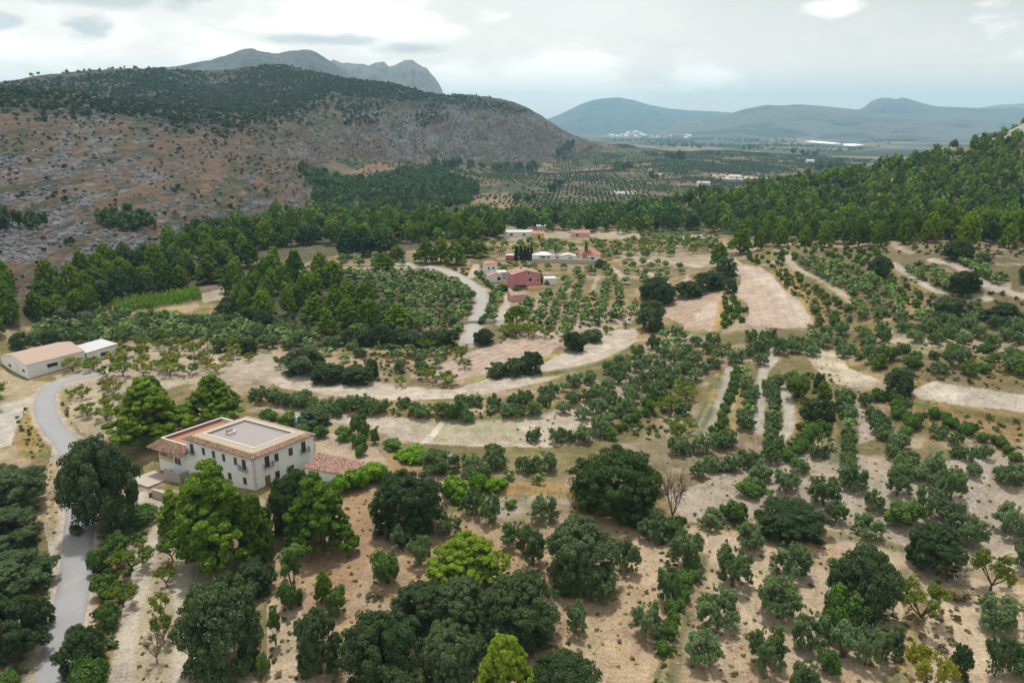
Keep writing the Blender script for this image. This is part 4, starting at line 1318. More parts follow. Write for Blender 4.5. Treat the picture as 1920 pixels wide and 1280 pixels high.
wall_run([(997, 493), (1030, 493), (1070, 494), (1118, 496)], 2.0, .35, 'boundary_wall', 'long pale concrete wall in front of the white compound and coral-roofed cottage', concrete, cap=quoin_m)
wall_run([(352, 957), (330, 946), (306, 936), (288, 931)], 1.5, .4, 'retaining_wall', 'tan plastered retaining wall between the farm yard and the big bright pine', plain_mat('tan_plaster', (.46, .37, .29), .9, .1, .8), cap=concrete)
wall_run([(212, 990), (235, 986), (253, 982)], 1.1, .7, 'stone_wall', 'short grey dry stone wall below the clipped hedge', plain_mat('grey_drystone', (.36, .35, .33), .95, .4, 2.5, .5, 6))
wall_run([(855, 608), (885, 606), (925, 606)], 1.0, .4, 'roadside_wall', 'low grey wall beside the driveway gate', concrete)
# driveway gate
x, y, z = hit(940, 607)
gt = empty('driveway_gate', (x, y, z), 'wide pale metal gate across the foot of the dirt drive', 'gate')
for s in (-1, 1):
    MB().box(s * 2.3 - .15, s * 2.3 + .15, -.15, .15, -.5, 1.8).build('post', concrete, gt)
g = MB()
for k in range(18):
    g.box(-2.1 + k * .245, -2.06 + k * .245, -.03, .03, .1, 1.35)
g.box(-2.15, 2.15, -.035, .035, 1.35, 1.43)
g.box(-2.15, 2.15, -.035, .035, .06, .1)
g.build('railing', sheet_grey, gt)

# strip of buildings in front of the pine belt
house(972, 443, 16, 6, 2.6, 2, 'long low white farm building in front of the dark pine belt', white, sheet_grey, 'farm_building', 'farm building', 'shed', .6, win=[('f', -4, .8, 1.6, 1.0), ('f', 3, .8, 1.6, 1.0)])
house(1008, 447, 6.5, 5, 3.0, 2, 'small ochre orange house in front of the dark pine belt', ochre, orange_tiles, 'house', 'house', axis='x', rise=1.0, doors=[('f', .5, 1.2, 2.1, dark_glass)])
house(1088, 444, 10, 6, 2.6, -3, 'low brick pink house half hidden at the foot of the pine belt', rose_light, pink_tiles, 'house', 'house', axis='x', rise=1.2, win=[('f', -2, .8, 1.4, 1.1)])
house(1016, 431, 6, 5, 2.5, 0, 'small white hut roof peeping out among the dark pines', white, sheet_grey, 'hut', 'hut', axis='x', rise=.8)
house(289, 505, 8, 6, 3.5, 0, 'white house half hidden in pines at the foot of the rocky hill', white, sheet_white, 'house', 'house', axis='x', rise=1.0, win=[('f', 0, 1, 1.4, 1.2)])
# farms far down the valley
for px, py, w, dp, h, lab, wm, rm in ((1231, 335, 15, 10, 6, 'pale tan farmhouse among dark trees on the terraced valley floor', rose_light, tan_sheet), (1318, 348, 18, 9, 4.5, 'long grey-white shed right at the edge of the green pine spur', white, sheet_grey),
                                      (1518, 306, 18, 10, 6, 'white farmhouse below the row of dark hilltop trees', white, sheet_white), (1165, 366, 9, 6, 3, 'small pale building on the bare patch of the terraces', white, sheet_grey),
                                      (1377, 334, 20, 8, 4, 'long white shed beside the pale quarry strip', white, sheet_white), (1352, 333, 13, 8, 4, 'pale building at the left end of the quarry strip', rose_light, tan_sheet)):
    house(px, py, w, dp, h, rng.uniform(-15, 15), lab, wm, rm, 'farm_building', 'farm building', axis='x', rise=h * .35, foot=False, win=[('f', -w * .25, h * .3, w * .08, h * .3), ('f', w * .2, h * .3, w * .08, h * .3)])
# far town and greenhouses on the plain: shared house forms
town = []
for wm, rm in ((white, pink_tiles), (cream, tan_sheet), (white, sheet_white)):
    b = MB().box(-.5, .5, -.5, .5, -.5, 1.0)
    b.add([(-.5, -.5, 1), (-.5, .5, 1), (-.5, 0, 1.35), (.5, -.5, 1), (.5, .5, 1), (.5, 0, 1.35)], [(0, 2, 1), (3, 4, 5), (0, 3, 5, 2), (1, 2, 5, 4)])
    town.append(b.mesh('town_house', wm))
k = 0
for i in range(120):
    t_ = rng.random()
    px = rng.normal(1190, 17) if t_ < .6 else rng.uniform(1140, 1300)
    py = 257.5 - max(0, 8 - abs(px - 1188) * .45) * rng.random() if t_ < .6 else rng.uniform(255, 260)
    x, y, z = hit(px, max(py, 254.8))
    if t_ < .6:
        z += max(0, 9 - abs(px - 1188) * .42) * rng.random() * 4.5
    s = rng.uniform(16, 34)
    o = link_obj('town_house', town[i % 3])
    o.location = (x, y, z - 2)
    o.scale = (s * 1.2, s, s * rng.uniform(.45, .8))
    o.rotation_euler.z = rng.uniform(0, 3)
    dense = t_ < .6
    tag(o, 'tiny pale house packed in the hazy white town below the far mountain' if dense else 'tiny pale house scattered on the plain around the far white town', 'house', 'houses of the far town' if dense else 'scattered houses around the far town')


def sheet(name, pts, mat, lift):
    w = hits(pts)
    z = max(float(q[2]) for q in w) + lift
    return tag(MB().poly([(p[0], p[1]) for p in w][::1], z - 1.5, z).build(name, mat), kind='structure')


water = plain_mat('lake_water', (.80, .82, .82), .6, .03, .01)
LAKES = [[(1508, 266), (1522, 264.6), (1545, 266.2), (1570, 268.6), (1578, 270.2), (1556, 270.4), (1530, 268.4)], [(1580, 270.4), (1600, 270.0), (1620, 272.4), (1600, 274.4), (1582, 273.6)]]
for q in LAKES:
    sheet('lake', q, water, 2)
for i, (px, py, w) in enumerate(((1305, 259, 150), (1345, 262, 60), (1490, 262, 110), (1250, 259, 60), (1760, 243.5, 90))):
    x, y, z = hit(px, py)
    b = MB()
    for q in range(4):
        b.poly([(-w / 2, -30 + q * 18), (w / 2, -30 + q * 18), (w / 2, -14 + q * 18), (-w / 2, -14 + q * 18)], -1, 5 + .3 * q)
    o = b.build('greenhouse', sheet_white)
    o.location = (x, y, z)
    tag(o, ['widest white greenhouse block right of the far town', 'small white greenhouse between the town and the lake', 'white greenhouse just left of the long lake', 'small white greenhouse at the foot of the far town', 'white greenhouse high on the right of the plain'][i], 'greenhouse')

# ------------------------------------------------------------------ small things by the farm
x, y, z = hit(570, 792)
po = empty('swimming_pool', (x, y, z), 'small blue above-ground pool half hidden by bushes behind the farmhouse', 'pool')
ring = [(2.6 * math.cos(a), 1.8 * math.sin(a)) for a in np.linspace(0, 2 * math.pi, 25)[:-1]]
MB().poly(ring, -.2, 1.0).build('pool_wall', plain_mat('pale_blue_liner', (.42, .55, .62), .6, .05, 1), po)
MB().poly([(p[0] * .93, p[1] * .93) for p in ring], .9, 1.004).build('water', plain_mat('pool_water', (.25, .50, .60), .15, .03, 1), po)
x, y, z = hit(833, 859)
tr = empty('trough', (x, y, z), 'long white trough lying behind the bushes right of the dark oak', 'trough', None, .1)
tb = MB()
tb.box(-1.6, 1.6, -.45, -.35, -.1, .7).box(-1.6, 1.6, .35, .45, -.1, .7).box(-1.6, -1.5, -.349, .349, -.1, .7).box(1.5, 1.6, -.349, .349, -.1, .7).box(-1.499, 1.499, -.349, .349, -.1, .1)
tb.build('basin', sheet_white, tr)
MB().box(-1.45, 1.45, -.33, .33, .3, .5).build('water', plain_mat('grey_water', (.3, .36, .4), .2, .1, 1), tr)
x, y, z = hit(283, 931)
dr = empty('barrel', (x, y, z), 'dark metal barrel standing in the pale farm yard', 'barrel')
MB().tube([(0, 0, -.1), (0, 0, .3), (0, 0, .32), (0, 0, .6), (0, 0, .62), (0, 0, .95)], [.33, .33, .36, .33, .36, .33], 14).build('drum', plain_mat('dull_steel', (.12, .13, .14), .6, .2, 2, metal=.3), dr)
MB().tube([(0, 0, .951), (0, 0, .97)], [.30, .30], 14).build('lid', plain_mat('rusty_lid', (.2, .13, .1), .8, .2, 3), dr)
x, y, z = hit(735, 1029)
bk = empty('bucket', (x, y, z), 'small white bucket lying beside the slim bush on the brown slope', 'bucket', None, .6)
MB().tube([(0, 0, .3), (.5, 0, .3), (1.0, .1, .32)], [.26, .30, .33], 12).build('body', sheet_white, bk)
MB().tube([(1.0, -.25, .3), (1.2, 0, .05), (1.0, .42, .3)], [.02, .02, .02], 5).build('handle', iron, bk)
# wire fence posts beside the farm track
for i, (px, py) in enumerate([(208, 978), (222, 973), (218, 992)]):
    x, y, z = hit(px, py)
    o = MB().tube([(0, 0, -.3), (.03, 0, 1.6), (.03, 0, 1.65)], [.06, .05, .02], 6).build('fence_post', wood_m)
    o.location = (x, y, z)
    tag(o, ['thin wooden post beside the road under the big roadside oak', 'thin wooden post at the left end of the clipped hedge', 'thin wooden post beside the short dry stone wall'][i], 'post')
# ------------------------------------------------------------------ plants: prototypes
M_PINE = leaf_mat('pine_needles', (.022, .044, .004), (.095, .145, .009), (.27, .31, .020), .22)
M_PINE_DARK = leaf_mat('dark_pine_needles', (.014, .030, .010), (.048, .082, .024), (.115, .155, .045), .22)
M_PINE_LIME = leaf_mat('young_pine_needles', (.055, .085, .006), (.145, .185, .012), (.26, .285, .025), .2)
M_OAK = leaf_mat('holm_oak_leaves', (.016, .027, .007), (.050, .072, .022), (.145, .165, .075), .2)
M_CAROB = leaf_mat('carob_leaves', (.016, .029, .006), (.044, .068, .014), (.10, .125, .030), .2)
M_OLIVE = leaf_mat('olive_leaves', (.054, .078, .018), (.142, .182, .070), (.27, .31, .155), .3)
M_ALMOND = leaf_mat('almond_leaves', (.065, .09, .010), (.15, .185, .022), (.27, .29, .045), .28, red=.88)
M_ALMOND_Y = leaf_mat('yellowing_almond_leaves', (.10, .105, .010), (.22, .22, .022), (.34, .32, .05), .28, red=.95)
M_BUSH = leaf_mat('green_bush_leaves', (.036, .066, .012), (.10, .155, .028), (.19, .235, .06), .3)
M_LIME = leaf_mat('lime_hedge_leaves', (.07, .13, .007), (.14, .24, .014), (.24, .33, .03), .3)
M_CYP = leaf_mat('cypress_leaves', (.008, .014, .007), (.020, .031, .013), (.038, .055, .024), .1)
M_DRY = leaf_mat('dry_scrub_leaves', (.11, .09, .055), (.19, .155, .09), (.28, .23, .14), .2, red=1.0)
M_STUFF = leaf_mat('distant_foliage', (.5, .5, .45), (1.0, 1.0, 1.0), (1.7, 1.6, 1.35), .2, .15, tint=True, red=1.0)
M_BARK = plain_mat('grey_bark', (.085, .068, .05), .95, .3, 2, .4, 6)
M_BARK_P = plain_mat('pine_bark', (.12, .085, .06), .95, .3, 2, .4, 6)
M_TWIG = plain_mat('bare_twigs', (.20, .17, .14), .95, .2, 2)


def rdir(r, n):
    v = r.normal(size=(n, 3))
    return v / np.linalg.norm(v, axis=1)[:, None]


def leaf_quads(P, Nn, size, r, aspect=1.5, jit=.55):
    n = len(P)
    N = Nn + jit * r.normal(size=(n, 3))
    N /= np.linalg.norm(N, axis=1)[:, None]
    a = np.cross(N, rdir(r, n))
    a /= np.linalg.norm(a, axis=1)[:, None] + 1e-9
    b = np.cross(N, a)
    s = size * r.uniform(.6, 1.35, (n, 1)) * .5
    bend = N * s * r.uniform(-.25, .25, (n, 1))
    V = np.stack([P - a * s * aspect * .9 - b * s * .35, P + bend - b * s, P + a * s * aspect, P + bend + b * s], 1).reshape(-1, 3)
    return V, np.arange(4 * n).reshape(-1, 4)


def lobed(lobes, n, size, r, sub=10, subr=.42, aspect=1.5, jit=.6, down=-.55, fill=.12):
    """foliage on clustered lobes: leaves on the skin of sub-clumps, thinned inside, gaps between clumps"""
    L = np.array([[*c, rr, fl] for c, rr, fl in lobes])
    if sub:
        S = []
        for c0, c1, c2, rr, fl in L:
            dr = rdir(r, sub * 2)
            dr = dr[dr[:, 2] > down][:sub]
            for q in dr:
                k = rr * subr * r.uniform(.75, 1.3)
                S.append((c0 + q[0] * (rr - k * .35), c1 + q[1] * (rr - k * .35), c2 + q[2] * (rr - k * .35) * fl, k, min(1, fl + .15)))
        L = np.array(S)
    w = L[:, 3] ** 2
    idx = r.choice(len(L), n, p=w / w.sum())
    dr = rdir(r, n)
    low = dr[:, 2] < down
    dr[low, 2] *= -.6
    dr /= np.linalg.norm(dr, axis=1)[:, None]
    rad = np.where(r.random(n) < fill, r.uniform(.3, .8, n), r.uniform(.82, 1.08, n))
    off = dr * (L[idx, 3] * rad)[:, None]
    off[:, 2] *= L[idx, 4]
    P = L[idx, :3] + off
    ctr = L[:, :3].mean(0)
    out = P - ctr
    out /= np.linalg.norm(out, axis=1)[:, None] + 1e-9
    return leaf_quads(P, dr * .9 + out * .25 + np.array([0, 0, .25]), size, r, aspect, jit * .62)


def branchy(r, h, spread, n, r0, seed_dir=None, levels=2):
    """trunk and forked limbs; returns tube builder and limb tips"""
    mb, tips = MB(), []
    lean = r.normal(0, .10, 2)
    fork = h * r.uniform(.14, .24)
    base = np.array([lean[0] * fork, lean[1] * fork, fork])
    mb.tube([(0, 0, -.5), (0, 0, .02), base * .55 + np.array([0, 0, .02]), base], [r0 * 1.5, r0 * 1.35, r0, r0 * .85], 7)
    for k in range(n):
        a = 2 * math.pi * (k + r.uniform(-.3, .3)) / n
        e = np.array([math.cos(a) * spread * r.uniform(.55, .95), math.sin(a) * spread * r.uniform(.55, .95), h * r.uniform(.62, .85)])
        midp = base * .5 + e * .5 + np.array([math.cos(a), math.sin(a), -.2]) * spread * .14
        mb.tube([base, midp, e], [r0 * .62, r0 * .42, r0 * .14], 5)
        tips.append((e, a))
        if levels > 1:
            for q in range(2):
                a2 = a + r.uniform(-.9, .9)
                e2 = midp + np.array([math.cos(a2) * spread * .45, math.sin(a2) * spread * .45, h * r.uniform(.12, .3)])
                mb.tube([midp, midp * .5 + e2 * .5 + np.array([0, 0, .05]), e2], [r0 * .34, r0 * .24, r0 * .09], 4)
                tips.append((e2, a2))
    return mb, tips


PROTO = {}      # kind -> list of (trunk mesh, crown mesh, width, height)


def put(kind, tm, V, Fq, lm, bark):
    V = np.array(V)
    w = .5 * (np.percentile(V[:, 0], 99.8) - np.percentile(V[:, 0], .2) + np.percentile(V[:, 1], 99.8) - np.percentile(V[:, 1], .2))
    h = np.percentile(V[:, 2], 99.9)
    PROTO.setdefault(kind, []).append((tm.mesh('trunk', bark, True) if tm else None, np_mesh('crown', V, Fq, lm), w, h))


def make_oak(kind, r, mat, n, size, w=4.4, h=7.0, low=.9, seeds=62):
    lobes = []
    for k in range(seeds):
        dr = rdir(r, 1)[0]
        if dr[2] < -.8:
            dr[2] *= -1
        rr = r.uniform(.62, 1.22)
        pull = r.uniform(.80, 1.05)
        xy = dr[:2] / (np.linalg.norm(dr[:2]) + 1e-6)
        rad = math.hypot(dr[0], dr[1]) if dr[2] > 0 else r.uniform(.78, .98) * (1 + .12 * dr[2])
        zc = h * .42 + (h * .58 - rr * .85) * dr[2] * pull if dr[2] > 0 else h * .42 * (1 + dr[2] * 1.15)
        lobes.append(((xy[0] * rad * (w - rr) * pull, xy[1] * rad * (w - rr) * pull, max(rr * .55, zc)), rr, .92))
    lobes.append(((0, 0, h * .5), w * .6, .9))
    V, Q = lobed(lobes, n, size, r, 8, .42, 1.2, .6)
    mb = MB().tube([(0, 0, -.6), (0, 0, 0), (.1, .1, h * .25), (.15, -.1, h * .6)], [.5, .42, .33, .2], 7)
    for k in range(5):
        a = k * 1.3 + r.uniform(0, .6)
        mb.tube([(.1, .1, h * .22), (math.cos(a) * w * .35, math.sin(a) * w * .35, h * .42), (math.cos(a) * w * .6, math.sin(a) * w * .6, h * .6)], [.2, .14, .06], 5)
    put(kind, mb, V, Q, mat, M_BARK)


def make_pine(kind, r, mat, n, size, h=10.0, w=3.5, style=0, taper=(.60, 2.4)):
    """Aleppo pine: leaning bole, irregular tiers of cushion-like clumps; style 0 full rounded cone, 1 umbrella"""
    lobes = []
    lean = r.normal(0, .35, 2)
    top = np.array([lean[0], lean[1], h * .93])
    mb = MB().tube([(0, 0, -.8), (0, 0, 0), (lean[0] * .2, lean[1] * .4, h * .35), (lean[0] * .7, lean[1] * .7, h * .7), tuple(top)], [.36, .30, .23, .14, .05], 7)
    nt = 66 if style == 0 else 40
    for k in range(nt):
        t_ = ((k + r.random()) / nt) ** .9
        if style == 0:
            z = h * (.14 + .72 * t_)
            rad = w * (1.0 - taper[0] * t_ ** taper[1]) * math.sqrt(r.uniform(.18, 1.0)) * (1 if t_ > .12 else .85)
            rr = (1.12 - .5 * taper[0] * t_) * r.uniform(.6, 1.15) * w / 3.6
        else:
            z = h * (.42 + .50 * t_)
            rad = w * (1.1 - .75 * t_ ** 2) * math.sqrt(r.uniform(.1, 1.0))
            rr = (1.1 - .3 * t_) * r.uniform(.7, 1.2) * w / 3.6
        a = k * 2.4 + r.uniform(-.5, .5)
        c = np.array([math.cos(a) * rad + lean[0] * z / h, math.sin(a) * rad + lean[1] * z / h, z])
        lobes.append((c, rr, .88))
        st = np.array([lean[0] * z / h, lean[1] * z / h, z - rad * .45])
        if rad > .8 and st[2] > .8 and k % 3 == 0:
            mb.tube([st, (st + c) / 2 + np.array([0, 0, -.12]), c], [.10, .07, .03], 5)
    lobes.append((top - np.array([0, 0, .3]), .95 * w / 3.6, 1.0))
    lobes.append((np.array([lean[0] * .5, lean[1] * .5, h * .74]), w * .42, .9))
    V, Q = lobed(lobes, n, size, r, 9, .36, 1.9, .65, -.45, .12)
    put(kind, mb, V, Q, mat, M_BARK_P)


def make_olive(kind, r, mat, n, size, h=3.3, w=2.0):
    mb, tips = branchy(r, h, w * .75, r.integers(3, 5), .13)
    lobes = []
    for e, a in tips:
        for q in range(2):
            lobes.append((e + r.normal(0, .22, 3), r.uniform(.28, .52), 1.15))
    for k in range(26):
        a = k * 2.4 + r.uniform(-.5, .5)
        q = math.sqrt(r.uniform(.02, .85))
        rr = r.uniform(.30, .58)
        top = h * (.93 - .42 * q ** 2) - rr
        lobes.append(((math.cos(a) * w * q * .92, math.sin(a) * w * q * .92, max(rr * .9, top * r.uniform(.42, 1.04))), rr, 1.1))
    for k in range(7):      # upright shoots
        a, q = r.uniform(0, 6.28), r.uniform(.1, .8)
        lobes.append(((math.cos(a) * w * q, math.sin(a) * w * q, h * (.95 - .3 * q * q)), r.uniform(.14, .24), 1.6))
    V, Q = lobed(lobes, n, size, r, 6, .5, 2.1, .8, -.8, .25)
    put(kind, mb, V, Q, mat, M_BARK)


def make_almond(kind, r, mat, n, size, h=3.6, w=2.3):
    mb, tips = branchy(r, h, w * .85, 5, .15)
    lobes = []
    for e, a in tips:
        for q in range(2):
            lobes.append((e + r.normal(0, .35, 3) * np.array([1, 1, .5]) + np.array([0, 0, .15]), r.uniform(.32, .62), .75))
    V, Q = lobed(lobes, n, size, r, 6, .5, 1.8, .8, -.8, .3)
    put(kind, mb, V, Q, mat, M_BARK)


def make_bush(kind, r, mat, n, size, h=1.7, w=1.1, k=9, aspect=1.6):
    lobes = []
    for q in range(k):
        a = r.uniform(0, 6.28)
        d_ = w * .62 * math.sqrt(r.random())
        rr = r.uniform(.32, .55) * w
        lobes.append(((math.cos(a) * d_, math.sin(a) * d_, max(rr * .6, (h - rr) * r.uniform(.45, 1.0) * (1 - .25 * d_ / w))), rr, .95))
    V, Q = lobed(lobes, n, size, r, 6, .5, aspect, .7, -.8, .2)
    mb = MB()
    for q in range(4):
        a = q * 1.6 + .3
        mb.tube([(0, 0, -.25), (math.cos(a) * w * .3, math.sin(a) * w * .3, h * .35), (math.cos(a) * w * .5, math.sin(a) * w * .5, h * .6)], [.05, .04, .015], 4)
    put(kind, mb, V, Q, mat, M_BARK)


def R(s):
    return np.random.default_rng(s)


for s in range(4):
    make_oak('oak', R(100 + s), M_OAK, 62000, .155)
    make_oak('oak_far', R(140 + s), M_OAK, 8000, .36)
    make_pine('pine', R(200 + s), M_PINE, 70000, .165, taper=(.84, 1.25))
    make_pine('pine_far', R(240 + s), M_PINE, 5200, .42)
    make_pine('pine_dark', R(260 + s), M_PINE_DARK, 9000, .34)
    make_olive('olive', R(300 + s), M_OLIVE, 13000, .095)
    make_olive('olive_far', R(340 + s), M_OLIVE, 2400, .21)
    make_almond('almond', R(400 + s), M_ALMOND, 5200, .12)
    make_almond('almond_far', R(440 + s), M_ALMOND, 2000, .2)
    make_bush('bush', R(500 + s), M_BUSH, 6000, .095)
for s in range(2):
    make_oak('carob', R(120 + s), M_CAROB, 64000, .155, 4.6, 7.2, .3, 80)
    make_pine('umbrella', R(220 + s), M_PINE, 16000, .30, 12.5, 4.6, 1)
    make_pine('pine_lime', R(230 + s), M_PINE_LIME, 56000, .14, 8.0, 3.4, taper=(.74, 1.6))
    make_almond('almond_yellow', R(420 + s), M_ALMOND_Y, 5200, .12)
    make_bush('lime', R(520 + s), M_LIME, 4200, .2, 2.4, 1.8, 10, 2.0)
    make_bush('dry_bush', R(540 + s), M_DRY, 3600, .09)
    make_bush('grey_bush', R(560 + s), M_OLIVE, 5000, .09, 2.2, 1.0)
    make_bush('sapling', R(580 + s), M_BUSH, 5500, .11, 4.2, 1.1, 12)
    # cypress
    lob = [((0, 0, .8 + z), .55 * (1 - (z / 9) ** 2.2) + .08, 1.3) for z in np.linspace(0, 7.6, 14)]
    V, Q = lobed(lob, 1800, .26, R(600 + s), 5, .6, 2.0, .5, -.9, .1)
    put('cypress', MB().tube([(0, 0, -.5), (0, 0, 4)], [.16, .08], 6), V, Q, M_CYP, M_BARK)
    # bare tree
    r_ = R(620 + s)
    mb, tips = branchy(r_, 3.4, 1.6, 6, .13)
    for e, a in tips:
        for q in range(9):
            e2 = e + r_.normal(0, .55, 3) + np.array([math.cos(a) * .2, math.sin(a) * .2, .35])
            mb.tube([e * .8 + np.array([0, 0, e[2] * .15]), (e + e2) / 2, e2], [.035, .025, .012], 3)
    V, Q = lobed([(e, .6, 1.0) for e, a in tips], 160, .10, r_, 0)
    put('bare', mb, V, Q, M_DRY, M_TWIG)
# date palm with a skirt of dead fronds
r_ = R(640)
mb = MB().tube([(0, 0, -.5), (0, 0, 2), (.1, 0, 5.2), (.12, 0, 7.2)], [.34, .30, .27, .30], 9)
Vp, n_f = [], 0
for k in range(46):
    a = k * 2.4
    el = r_.uniform(-1.1, 1.2)
    ln = r_.uniform(1.7, 2.4) if el > -.4 else r_.uniform(1.0, 1.5)
    o = np.array([.12, 0, 7.2 - (1.0 if el < -.4 else 0) * r_.random()])
    dirv = np.array([math.cos(a) * math.cos(el), math.sin(a) * math.cos(el), math.sin(el)])
    for q in range(16):
        f = (q + 1) / 16
        p = o + dirv * ln * f + np.array([0, 0, -.55 * f * f * ln * .6])
        sd = np.cross(dirv, (0, 0, 1)) + r_.normal(0, .1, 3)
        sd /= np.linalg.norm(sd)
        for sg in (-1, 1):
            e = p + sg * sd * .42 * (1 - .6 * f) + dirv * .22 + np.array([0, 0, -.12])
            Vp += [p, p + dirv * .09, e, e - dirv * .05]
Vp = np.array(Vp)
put('palm', mb, Vp, np.arange(len(Vp)).reshape(-1, 4), M_BUSH, M_BARK_P)

KIND = {'pine_dark': ('pine_tree', 'pine tree'),   # kind -> (object name, category)
    'oak': ('holm_oak', 'oak tree'), 'carob': ('carob_tree', 'carob tree'), 'pine': ('pine_tree', 'pine tree'), 'umbrella': ('pine_tree', 'pine tree'), 'pine_lime': ('pine_tree', 'pine tree'),
    'olive': ('olive_tree', 'olive tree'), 'almond': ('almond_tree', 'almond tree'), 'almond_yellow': ('almond_tree', 'almond tree'), 'bush': ('shrub', 'shrub'), 'lime': ('hedge_shrub', 'shrub'),
    'dry_bush': ('dry_shrub', 'shrub'), 'grey_bush': ('shrub', 'shrub'), 'sapling': ('sapling', 'young tree'), 'cypress': ('cypress_tree', 'cypress'), 'bare': ('bare_tree', 'bare tree'), 'palm': ('palm_tree', 'palm tree')}
DEFW = {'oak': 8.0, 'carob': 8.5, 'pine': 7.0, 'pine_dark': 7.0, 'umbrella': 9.0, 'pine_lime': 6, 'olive': 3.9, 'almond': 4.4, 'almond_yellow': 4.4, 'bush': 2.2, 'lime': 3.2, 'dry_bush': 1.8, 'grey_bush': 2.2, 'sapling': 2.2, 'cypress': 1.5, 'bare': 3.6, 'palm': 4.2}
PLANTS = []     # dict(kind, x, y, z, w, h, label, group, depth)
_gx, _gy, _gr = [], [], []


def reg(kind, x, y, z, w, h, label, group=None, light=None):
    dep = float(project(x, y, z)[2])
    PLANTS.append(dict(kind=kind, x=x, y=y, z=z, w=w, h=h, label=label, group=group, dep=dep, px=w * F / dep))
    _gx.append(x)
    _gy.append(y)
    _gr.append(w / 2)


def box(kind, x0, y0, x1, y1, label, mode='b', group=None):
    """one plant from the outline it fills; mode 't' trunk foot at the lower edge, 'b' foliage to the ground"""
    cx, wp = (x0 + x1) / 2, x1 - x0
    by = y1
    for it in range(3):
        x, y, z = hit(cx, by)
        dep = float(project(x, y, z)[2])
        s = F / dep
        dip = math.atan2(H - z, math.hypot(x, y))
        if mode == 'b':
            hp = math.sqrt(max((y1 - y0) ** 2 - (wp * .9 * math.sin(dip)) ** 2, (.42 * wp * math.cos(dip)) ** 2))
            by = (y0 + y1) / 2 + hp / 2
    w = wp / s
    h = hp / s / math.cos(dip) if mode == 'b' else max(((by - y0) / s - .30 * w * math.sin(dip)) / math.cos(dip), w * .45)
    if mode == 'b':
        w, h = w * .92, h * (.74 if kind in ('oak', 'carob') else .84)
    elif kind in ('oak', 'pine', 'pine_lime'):
        w, h = w * .95, h * .92
    elif kind in ('olive', 'almond', 'almond_yellow'):
        w, h = w * .88, h * .95
    reg(kind, x, y, z, w, h, label, group)


def row(kind, pts, n, w, label, group, jit=.5, hw=None):
    """plants set along a line on the land"""
    if KIND[kind][1] in ('olive tree', 'almond tree', 'shrub', 'oak tree'):      # outlines were read at crown height: step down to the feet
        low = []
        for a, b in pts:
            q = hit(a, b)
            low.append((a, b + .42 * w * (hw or PROTO[kind][0][3] / PROTO[kind][0][2]) * F / float(project(*q)[2]) * .9))
        pts = low
    p = spline(hits(pts), .5)
    d_ = np.concatenate([[0], np.cumsum(np.linalg.norm(np.diff(p, axis=0), axis=1))])
    for i in range(n):
        s = d_[-1] * (i + .5) / n
        x, y = np.interp(s, d_, p[:, 0]) + rng.normal(0, jit), np.interp(s, d_, p[:, 1]) + rng.normal(0, jit)
        ww = w * rng.uniform(.72, 1.18) * (.92 if kind == 'olive' else 1)
        pr = PROTO[kind][0]
        reg(kind, x, y, float(ground(x, y)), ww, ww * (hw or pr[3] / pr[2]) * rng.uniform(.85, 1.15), label, group)


CLEAR = []      # image outlines of bare fields kept free of scattered plants


